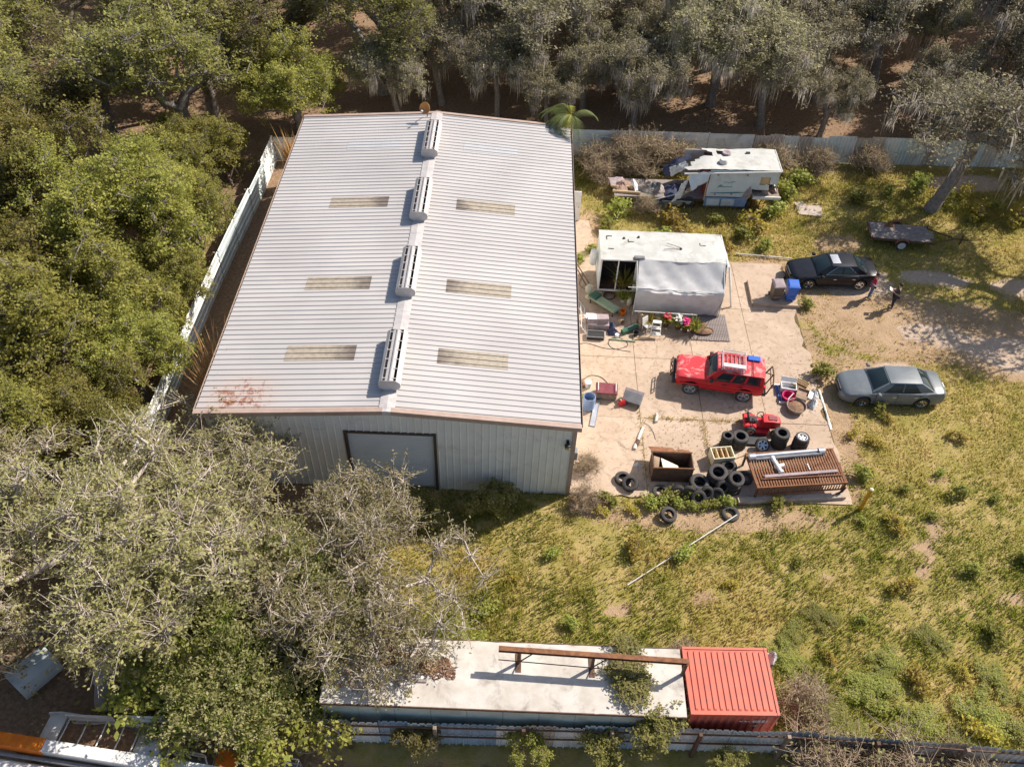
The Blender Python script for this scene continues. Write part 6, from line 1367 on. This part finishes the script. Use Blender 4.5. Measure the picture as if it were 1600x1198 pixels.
# pale, twiggy foreground oaks
make_proto('pale1', 'barkpale', 'leafpale', seed=11, H=7.2, Rc=5.2, trunk_r=.42, clusters=300, leaves=125, lsize=.068, csize=.085, twigs=12, twig_len=.85, lo=.2, hi=.36, zf=.7, flat=.55, fork=.33, twig_r=.015, lobes=19)
make_proto('pale3', 'barkpale', 'leafpale', seed=13, H=7.4, Rc=4.8, trunk_r=.42, clusters=300, leaves=125, lsize=.068, csize=.085, twigs=12, twig_len=.85, lo=.2, hi=.36, zf=.7, flat=.5, fork=.45, twig_r=.015, lobes=19, lean=(.1, 3.4))
make_proto('pale2', 'barkpale', 'leafpale', seed=12, H=6.0, Rc=5.0, trunk_r=.34, clusters=300, leaves=125, lsize=.068, csize=.085, twigs=12, twig_len=.85, lo=.2, hi=.36, zf=.7, flat=.5, fork=.3, twig_r=.015, lobes=19)
# dense green trees
make_proto('green1', 'bark', 'leafgreen', seed=21, H=8.2, Rc=4.4, trunk_r=.3, clusters=300, leaves=190, lsize=.074, csize=.14, lo=.17, hi=.36, zf=1.0, twigs=5, twig_len=.7, flat=.7, fork=.25, lobes=22)
make_proto('green2', 'bark', 'leafgreen', seed=22, H=7.4, Rc=4.0, trunk_r=.28, clusters=280, leaves=190, lsize=.074, csize=.14, lo=.17, hi=.36, zf=1.0, twigs=5, twig_len=.7, flat=.75, fork=.22, lobes=22)
# dark oaks of the back left wood
make_proto('dark1', 'bark', 'leafdark', seed=31, H=9.0, Rc=4.8, trunk_r=.34, clusters=260, leaves=105, lsize=.09, csize=.15, twigs=6, twig_len=.8, flat=.65, fork=.3, lobes=18, lo=.18, hi=.36, zf=.85)
# moss-hung oaks
make_proto('moss1', 'bark', 'leafmoss', seed=41, H=9.2, Rc=4.9, trunk_r=.36, clusters=230, leaves=80, lsize=.10, csize=.18, twigs=6, twig_len=.8, flat=.6, fork=.38, moss=3400, lobes=17, lo=.18, hi=.36, zf=.85, twig_r=.016)
make_proto('moss2', 'bark', 'leafmoss', seed=42, H=8.2, Rc=4.6, trunk_r=.30, clusters=210, leaves=80, lsize=.10, csize=.18, twigs=6, twig_len=.8, flat=.55, fork=.35, moss=2800, lobes=17, lo=.18, hi=.36, zf=.85, lean=(1.2, .3), twig_r=.016)
make_proto('leanoak', 'bark', 'leafmoss', seed=43, H=7.4, Rc=5.0, trunk_r=.33, clusters=210, leaves=50, lsize=.09, csize=.16, twigs=6, twig_len=.75, flat=.5, fork=.55, moss=700, lobes=13, lean=(1.7, .4), twig_r=.013)
# shrubs
make_proto('bush1', 'twig', 'leafgreen', seed=51, H=3.2, Rc=1.7, trunk_r=.09, clusters=70, leaves=95, lsize=.085, csize=.14, twigs=5, twig_len=.5, flat=.9, fork=.1, lobes=6)
make_proto('greenshrub', 'twig', 'leafbush', seed=56, H=2.4, Rc=1.9, trunk_r=.06, clusters=80, leaves=90, lsize=.08, csize=.16, twigs=4, twig_len=.5, flat=.9, fork=.1, lobes=9, lo=.2, hi=.4)
make_proto('vinebush', 'twig', 'leafdark', seed=52, H=2.4, Rc=1.9, trunk_r=.06, clusters=70, leaves=80, lsize=.10, csize=.16, twigs=4, twig_len=.5, flat=.9, fork=.1, lobes=7)
make_proto('drybush', 'twigred', 'leafpale', seed=53, H=1.7, Rc=1.25, trunk_r=.05, clusters=46, leaves=14, lsize=.06, csize=.12, twigs=16, twig_len=.75, flat=.9, fork=.08, lobes=5, twig_r=.012)
make_proto('weed', 'twig', 'leafbush', seed=54, H=.55, Rc=.5, trunk_r=.02, clusters=16, leaves=30, lsize=.075, csize=.07, twigs=4, twig_len=.2, flat=.9, fork=.06, lobes=4, twig_r=.006)
make_proto('weed2', 'twig', 'leafyel', seed=55, H=.5, Rc=.55, trunk_r=.02, clusters=16, leaves=30, lsize=.07, csize=.08, twigs=4, twig_len=.2, flat=.9, fork=.06, lobes=4, twig_r=.006)
for k, (key, x, y, rz, s, lb) in enumerate((('pale3', -9.2, -10.0, 0, 1.0, 'wide twiggy pale oak with a stout trunk by the fence corner'), ('pale2', -.2, -6.2, 2.2, .86, 'low spreading pale oak in front of the roll-up door'),
        ('pale2', -7.9, -2.4, 4.1, .85, 'pale twiggy oak overhanging the rusty front roof corner'), ('pale1', -15.6, -5.2, 1.2, .9, 'pale oak straddling the left fence beside the yellow bush'),
        ('pale2', -4.2, -8.6, 5.3, .8, 'green-leaved oak smothered in vines beside the white trailer end'), ('pale1', -15.0, -9.3, 3.0, .85, 'pale oak beyond the covered tank'))):
    t_ = plant(key, 'oak_tree', lb, 'tree', x, y, rz, s)
    if k == 4: t_.children[1].data = t_.children[1].data.copy(); t_.children[1].data.materials[0] = MT['leafbush']
for x, y, rz, s, k in ((-15.2, 12.6, 0, 1.0, 1), (-14.6, 7.2, 1.1, .95, 2), (-18.2, 3.6, 2.2, 1.05, 1), (-20.8, 9.2, 3.1, 1.05, 2), (-21.2, 15.8, 4.0, 1.0, 1), (-15.3, 17.6, 5.0, .8, 2), (-24.5, 3, .7, 1.1, 2), (-26, 12, 5.5, 1.1, 1), (-22, -2.5, 1.7, 1.0, 1)):
    plant(f'green{k}', 'green_tree', 'dense bright green tree in the wood left of the corrugated fence', 'tree', x, y, rz, s, None, 'green trees left of the warehouse')
for x_, y_, r_, s_ in ((-12.6, 4.6, .4, .62), (-12.7, 10.2, 1.9, .58), (-12.9, 15.4, 3.3, .6), (-13.2, 1.0, 4.4, .6), (-16.8, -.8, 5.1, .8), (-14.6, 21.3, 2.6, .62)):
    plant('green1', 'green_tree', 'smaller green tree crowding the left corrugated fence', 'tree', x_, y_, r_, s_, None, 'small green trees along the left fence')
plant('green2', 'green_tree', 'bright yellow-green tree at the back left corner of the warehouse', 'tree', -9.8, 28.6, 1.9, .95)
plant('bush1', 'bush', 'conical dark green bush beside the left fence', 'bush', -13.0, 22.6, 0, 1.0, 1.25)
b_ = plant('bush1', 'bush', 'yellow-leaved bush among the pale oaks left of the fence', 'bush', -14.6, .6, 2, 1.35)
b_.children[1].data = b_.children[1].data.copy(); b_.children[1].data.materials[0] = MT['leafyel']
rt_ = random.Random(12)
for (x, y) in ((-21.5, 26.5), (-15.5, 31), (-26.5, 21), (-29, 29.5), (-20.5, 35), (-12.5, 38), (-28, 38.5), (-34.5, 24), (-36, 33.5), (-5.5, 35.5), (-20, 44.5), (-12, 47), (-29, 47), (-37.5, 43), (-4, 45), (-21, 54), (-12, 57), (-31, 56), (-41, 52), (-4, 55), (-16.5, 25.5)):
    plant('dark1', 'oak_tree', 'dark oak in the wood behind the left of the warehouse', 'tree', x+rt_.uniform(-.8, .8), y+rt_.uniform(-.8, .8), rt_.uniform(0, 6.28), rt_.uniform(.85, 1.12), None, 'dark oaks in the back left wood')
for i, (x, y) in enumerate(((22.0, 31.7), (18.2, 34.5), (26.0, 36.2), (9.5, 41.2), (5.5, 35.0), (1.0, 40.5), (31.5, 39.5), (38.5, 36.5), (21.5, 41.0), (28.5, 44.5), (8, 45), (15.5, 48.5), (22.5, 50), (30, 52), (37, 46.5), (43, 40), (44.5, 50), (2, 51), (9, 55.5), (17, 58), (25, 60), (34, 60), (43, 59), (50, 45), (41.5, 31.5), (50, 56))):
    plant('moss1' if i % 2 else 'moss2', 'moss_oak', 'grey moss-draped oak in the wood behind the back fence', 'tree', x+rt_.uniform(-.6, .6), y+rt_.uniform(-.5, .5), rt_.uniform(0, 6.28), rt_.uniform(.85, 1.12), None, 'moss-draped oaks behind the back fence')
for x_, y_, s_ in ((12.6, 31.2, .62), (9.2, 33.6, .6), (3.2, 31.4, .65), (-.8, 33.5, .7), (6.6, 30.2, .5), (14.8, 36.3, .66), (25.6, 31.2, .5), (33.5, 31.8, .6), (11.8, 36.8, .6), (-3.4, 30.6, .6), (17.2, 44.3, .7), (35, 41, .75)):
    plant('moss1' if x_ > 8 else 'moss2', 'moss_oak', 'small thin moss-draped oak close behind the back fence', 'tree', x_, y_, rt_.uniform(0, 6.28), s_, s_*1.1, 'small moss-draped oaks near the fence')
plant('leanoak', 'oak_tree', 'oak with a long leaning trunk in the yard near the flatbed trailer', 'tree', 30.7, 22.8, .05, 1.0)
plant('leanoak', 'oak_tree', 'oak at the right yard boundary beside the leaning oak', 'tree', 39.6, 18.8, 2.9, 1.3)
plant('moss2', 'moss_oak', 'moss-draped oak inside the yard at the far right fence end', 'tree', 41.5, 27.0, 1.0, 1.0)
# brush and shrubs
for (x, y, rz, s) in ((9.6, 25.6, 0, 1.0), (11.6, 26.1, 1, 1.15), (13.6, 26.0, 2, 1.2), (15.4, 26.2, 3, 1.0), (21.6, 26.4, 4, 1.0), (24.2, 26.7, 5, .9), (10.2, 24.4, 2.5, .8), (27.6, 26.8, .5, .9), (12.2, 24.9, .9, .9)):
    plant('drybush', 'dry_bush', 'leafless brown brush bush along the back fence', 'bush', x, y, rz, s, None, 'dry brush along the back fence')
for (x, y, rz, s, lb) in ((8.2, -.5, 0, .5, 'dry twiggy brush at the front right warehouse corner'), (12.7, 21.2, 1, .6, 'dry weed clump at the foot of the wrecked camper frame'), (16.2, -11.9, 2, 1.1, 'dry brush sprawling over the fence beside the red container'), (18.6, -12.1, 3, 1.15, 'fountain of dry brush over the front fence'), (21.3, -12.2, 4, 1.0, 'dry brush at the far right of the front fence'), (15.9, -9.2, 5, .8, 'dry brush against the end of the red container'), (11.7, -7.6, 5, .55, 'dark twig pile in the grass behind the red container'), (8.4, 1.3, 1, .45, 'bare twig clump on the concrete at the warehouse corner')):
    plant('drybush', 'dry_bush', lb, 'bush', x, y, rz, s)
for (x, y, rz, s, z, lb) in ((-5.6, -8.8, 0, 1.5, 0, 'bright green vine shrub under the pale oak by the covered tank'), (-3.2, -9.7, 1, 1.35, 0, 'green vine shrub climbing the fence beside the trailer end'), (-2.2, -10.3, 2, .8, .2, 'dark vine mass at the end of the white trailer'), (2.1, -11.4, 3, .36, .8, 'vine shrub growing through the front fence near the trailer hatches'), (5.9, -11.4, 4, .42, .7, 'yellowish vine shrub on the middle of the front fence'), (8.6, -11.4, 5, .5, .6, 'dark vine clump on the front fence below the beam stand'),
        (10.4, -10.95, .5, .5, 1.5, 'vine climbing from the fence onto the white trailer roof'), (9.3, -9.3, 1.5, .55, 2.58, 'ivy mound spread on the white trailer roof beside the container'), (1.2, -1.6, 2.5, .5, 0, 'dark weed shrub in the shade of the front wall'), (4.2, -1.1, 3.5, .55, 0, 'low shrub in the shade below the front wall'), (2.9, -7.3, 1.2, .7, 0, 'green shrub behind the white trailer beside the oak twigs'), (-1.6, -8.0, 1.2, .8, 0, 'green shrub under the low pale oak'), (12.9, -11.5, 0, .3, .5, 'vine clump on the fence below the red container'), (-6.2, -11.0, 2.2, .5, .6, 'green vine hanging over the tan fence panels')):
    plant('greenshrub' if ('green' in lb or 'yellowish' in lb) else 'vinebush', 'vine_shrub', lb, 'shrub', x, y, rz, s, s*.4 if z > 2 else None, None, (0, 0), z)
rw = random.Random(77); wl = 'leafy green weed clump in the open field grass'
spots = [(21.3, 4.0), (22.1, 3.5), (24.7, 1.9), (25.2, .8), (23.6, -.5), (21.9, -1.0), (20.4, -.9), (23.2, 5.2), (26.8, .6), (24.4, -3.2), (27.0, -2.6), (21.2, -4.0), (19.2, -5.6), (17.6, -7.2), (16.6, -8.4), (18.8, -9.3), (20.6, -8.2), (22.6, -7.6), (24.3, -6.1), (16.2, -9.8), (19.4, -10.3), (22.4, -10.1), (14.2, -4.2), (17.2, -3.1), (12.4, -3.0), (10.2, -2.8), (6.9, -3.2), (5.2, -4.4), (4.2, -6.0), (7.6, -6.3), (9.0, -1.0), (10.4, -.9), (22.8, .9), (21.0, 1.6), (26.3, 4.2)]
for x, y in spots: plant('weed' if rw.random() < .65 else 'weed2', 'weed_clump', wl, 'weed', x, y, rw.uniform(0, 6.28), rw.uniform(.5, 1.05), None, 'weed clumps in the field')
for x, y in ((11.2, -.45), (11.8, -.3), (12.4, -.35), (13.0, -.5), (13.6, -.45), (14.1, -.35), (12.1, .0), (13.1, .15), (9.6, -.5), (9.2, -.2), (14.6, -.2), (16.8, -.25)):
    plant('weed', 'weed_clump', 'green weed clump growing through the tyres at the concrete edge', 'weed', x, y, rw.uniform(0, 6.28), rw.uniform(.6, .95), None, 'weeds along the concrete edge')
for x, y in ((12.6, 18.1), (13.6, 17.9), (14.5, 18.0), (15.4, 17.6), (16.2, 17.3), (17.1, 18.2), (18.3, 19.1), (19.2, 20.3), (20.6, 21.6), (21.6, 23.6), (26.2, 23.2), (28.4, 24.3), (31.8, 23.8), (33.2, 24.6), (34.6, 23.2), (30.4, 24.9), (19.5, 18.2), (11.0, 21.0), (10.2, 19.5), (22.8, 24.9), (16.9, 20.6), (14.2, 19.8), (35.5, 22.1), (33.2, 22.4)):
    plant('weed' if rw.random() < .6 else 'weed2', 'weed_clump', 'tall green weed clump in the back yard around the campers', 'weed', x, y, rw.uniform(0, 6.28), rw.uniform(1.0, 1.9), None, 'weeds around the campers')
for (x, y, s, lb) in ((8.5, 16.3, .9, 'green weed tuft on the walk beside the warehouse'), (9.25, 17.3, .8, 'green weed tuft at the camper end of the walk'), (8.3, 5.7, .6, 'weeds along the warehouse wall behind the blue barrel'), (20.6, 7.9, 1.3, 'bright weed clump between the scrap pile and the grey sedan'), (20.9, 13.2, .9, 'weed clump under the black sedan bumper'), (22.9, 5.7, .9, 'leafy weed in front of the grey sedan door')):
    plant('weed', 'weed_clump', lb, 'weed', x, y, rw.uniform(0, 6), s)
# tall orange dry grass plumes by the warehouse's left wall
def plume(label, x, y, h, n, seed):
    r_ = np.random.default_rng(seed); V, F, T = blades(np.c_[r_.normal(0, .12, (n, 2)), np.zeros(n)], 4, h*.6, h, .03, .06, r_, lean=.25)
    o = addobj('plume_grass', npmesh('plume_grass', V, fixq(F), MT['straw'], dict(tint=T)), None, (x, y, 0)); tag(o, label, 'tall grass')
plume('tall orange dry grass plume at the back left of the warehouse', -8.9, 22.9, 3.4, 60, 1)
plume('orange dry grass plume at the front left eave', -8.5, 3.2, 4.2, 50, 2); plume('rust-coloured dry grass beside the front left corner', -8.5, 4.4, 4.4, 30, 3)
# joint weeds on the concrete (stuff)
jx = np.r_[rng.uniform(11.3, 16.6, 110), rng.normal(14.2, .04, 60), rng.normal(11.18, .05, 60)]; jy = np.r_[rng.normal(4.63, .05, 110), rng.uniform(1.2, 4.6, 60), rng.uniform(.5, 5.2, 60)]
V, F, T = blades(np.c_[jx, jy, np.full(len(jx), .03)], 5, .04, .16, .014, .05, rng, tintbase=rng.uniform(.5, 1, len(jx)))
tag(addobj('joint_weeds', npmesh('joint_weeds', V, fixq(F), MT['grass'], dict(tint=T))), 'dry weeds growing out of the concrete joints', 'weeds', kind='stuff')
# palm behind the warehouse corner
pm = thing('palm_tree', 'palm leaning over the back right corner of the warehouse roof', 'palm', (7.95, 23.5, 0))
TUBE([(0, 0, 0), (-.05, -.1, 2.6), (-.15, -.35, 5.3)], [.22, .16, .14], 9).build('trunk', MT['wood'], pm, 50)
for k in range(17):
    a = 3.3+(k-7)*.23 if k < 14 else k*1.7; el = random.uniform(.1, .8); Lf = random.uniform(1.8, 2.6); rr = np.random.default_rng(k); N_ = 26
    q = np.linspace(0, 1, N_); rad_ = Lf*q*(1-.15*q); px = -.15+rad_*math.cos(a); py = -.35+rad_*math.sin(a); pz = 5.35+rad_*math.sin(el)-.85*q*q*Lf
    V = []; F = []; T = []
    for i in range(2, N_):
        for s in (1, -1):
            b = np.array([px[i], py[i], pz[i]]); dirv = np.array([math.cos(a), math.sin(a), 0])*.55+s*np.array([-math.sin(a), math.cos(a), 0])*.8; ln = .48*math.sin(PI*min(1, .15+q[i]*.85))+.1
            tip = b+dirv*ln+np.array([0, 0, -.18*ln/.4]); w2 = np.array([math.cos(a), math.sin(a), 0])*.028
            n0 = len(V); V += [b-w2, b+w2, tip]; F.append((n0, n0+1, n0+2)); T += [rr.uniform(0, .6) if k % 6 else rr.uniform(.7, 1)]*3
    fr_ = addobj('frond', npmesh('frond', V, F, MT['frond'], dict(tint=T)), pm)
    TUBE([(px[i], py[i], pz[i]) for i in range(0, N_, 5)], [.022, .02, .016, .012, .008, .006][:len(range(0, N_, 5))], 4).build('midrib', MT['leafyel'], fr_)

# small litter and grit strewn over the concrete (stuff)
n = 1500; lx = np.r_[rng.uniform(7.9, 20.2, 600), rng.normal(12, 1.6, 350), rng.normal(19.2, .9, 200), rng.normal(13.6, 1.6, 350)]; ly = np.r_[rng.uniform(.2, 16.5, 600), rng.normal(11, .9, 350), rng.normal(6, 1.2, 200), rng.normal(3.2, 1.5, 350)]
ok = (lx > 7.8) & (lx < 20.2) & (ly > .2) & (ly < 12.9); P = np.c_[lx[ok], ly[ok], np.full(ok.sum(), .062)]
V, F, T = leaf_quads(P, .035, rng, 4., rng.uniform(0, 1, len(P))); tag(addobj('yard_litter', npmesh('yard_litter', V, F, MT['deadleaf'], dict(tint=T))), 'dead leaves and grit strewn over the concrete yard', 'litter', kind='stuff')

for x, y, q in ((15.8, -7.3, .3), (16.9, -9.6, .34), (17.8, -10.4, .3), (18.9, -8.6, .36), (20.2, -9.6, .34), (21.4, -10.6, .3), (22.8, -9.2, .36), (24.2, -10.3, .34), (16.4, -6.4, .26), (19.6, -7.4, .3), (21.8, -6.4, .26), (23.6, -8.0, .3), (25.3, -8.8, .34), (17.6, -5.6, .25), (15.3, -10.1, .36)):
    plant('greenshrub', 'weed_shrub', 'knee-high bushy green weed in the overgrown ground right of the red container', 'weed', x, y, rw.uniform(0, 6.28), q*1.25, q*.5, 'bushy weeds right of the red container')
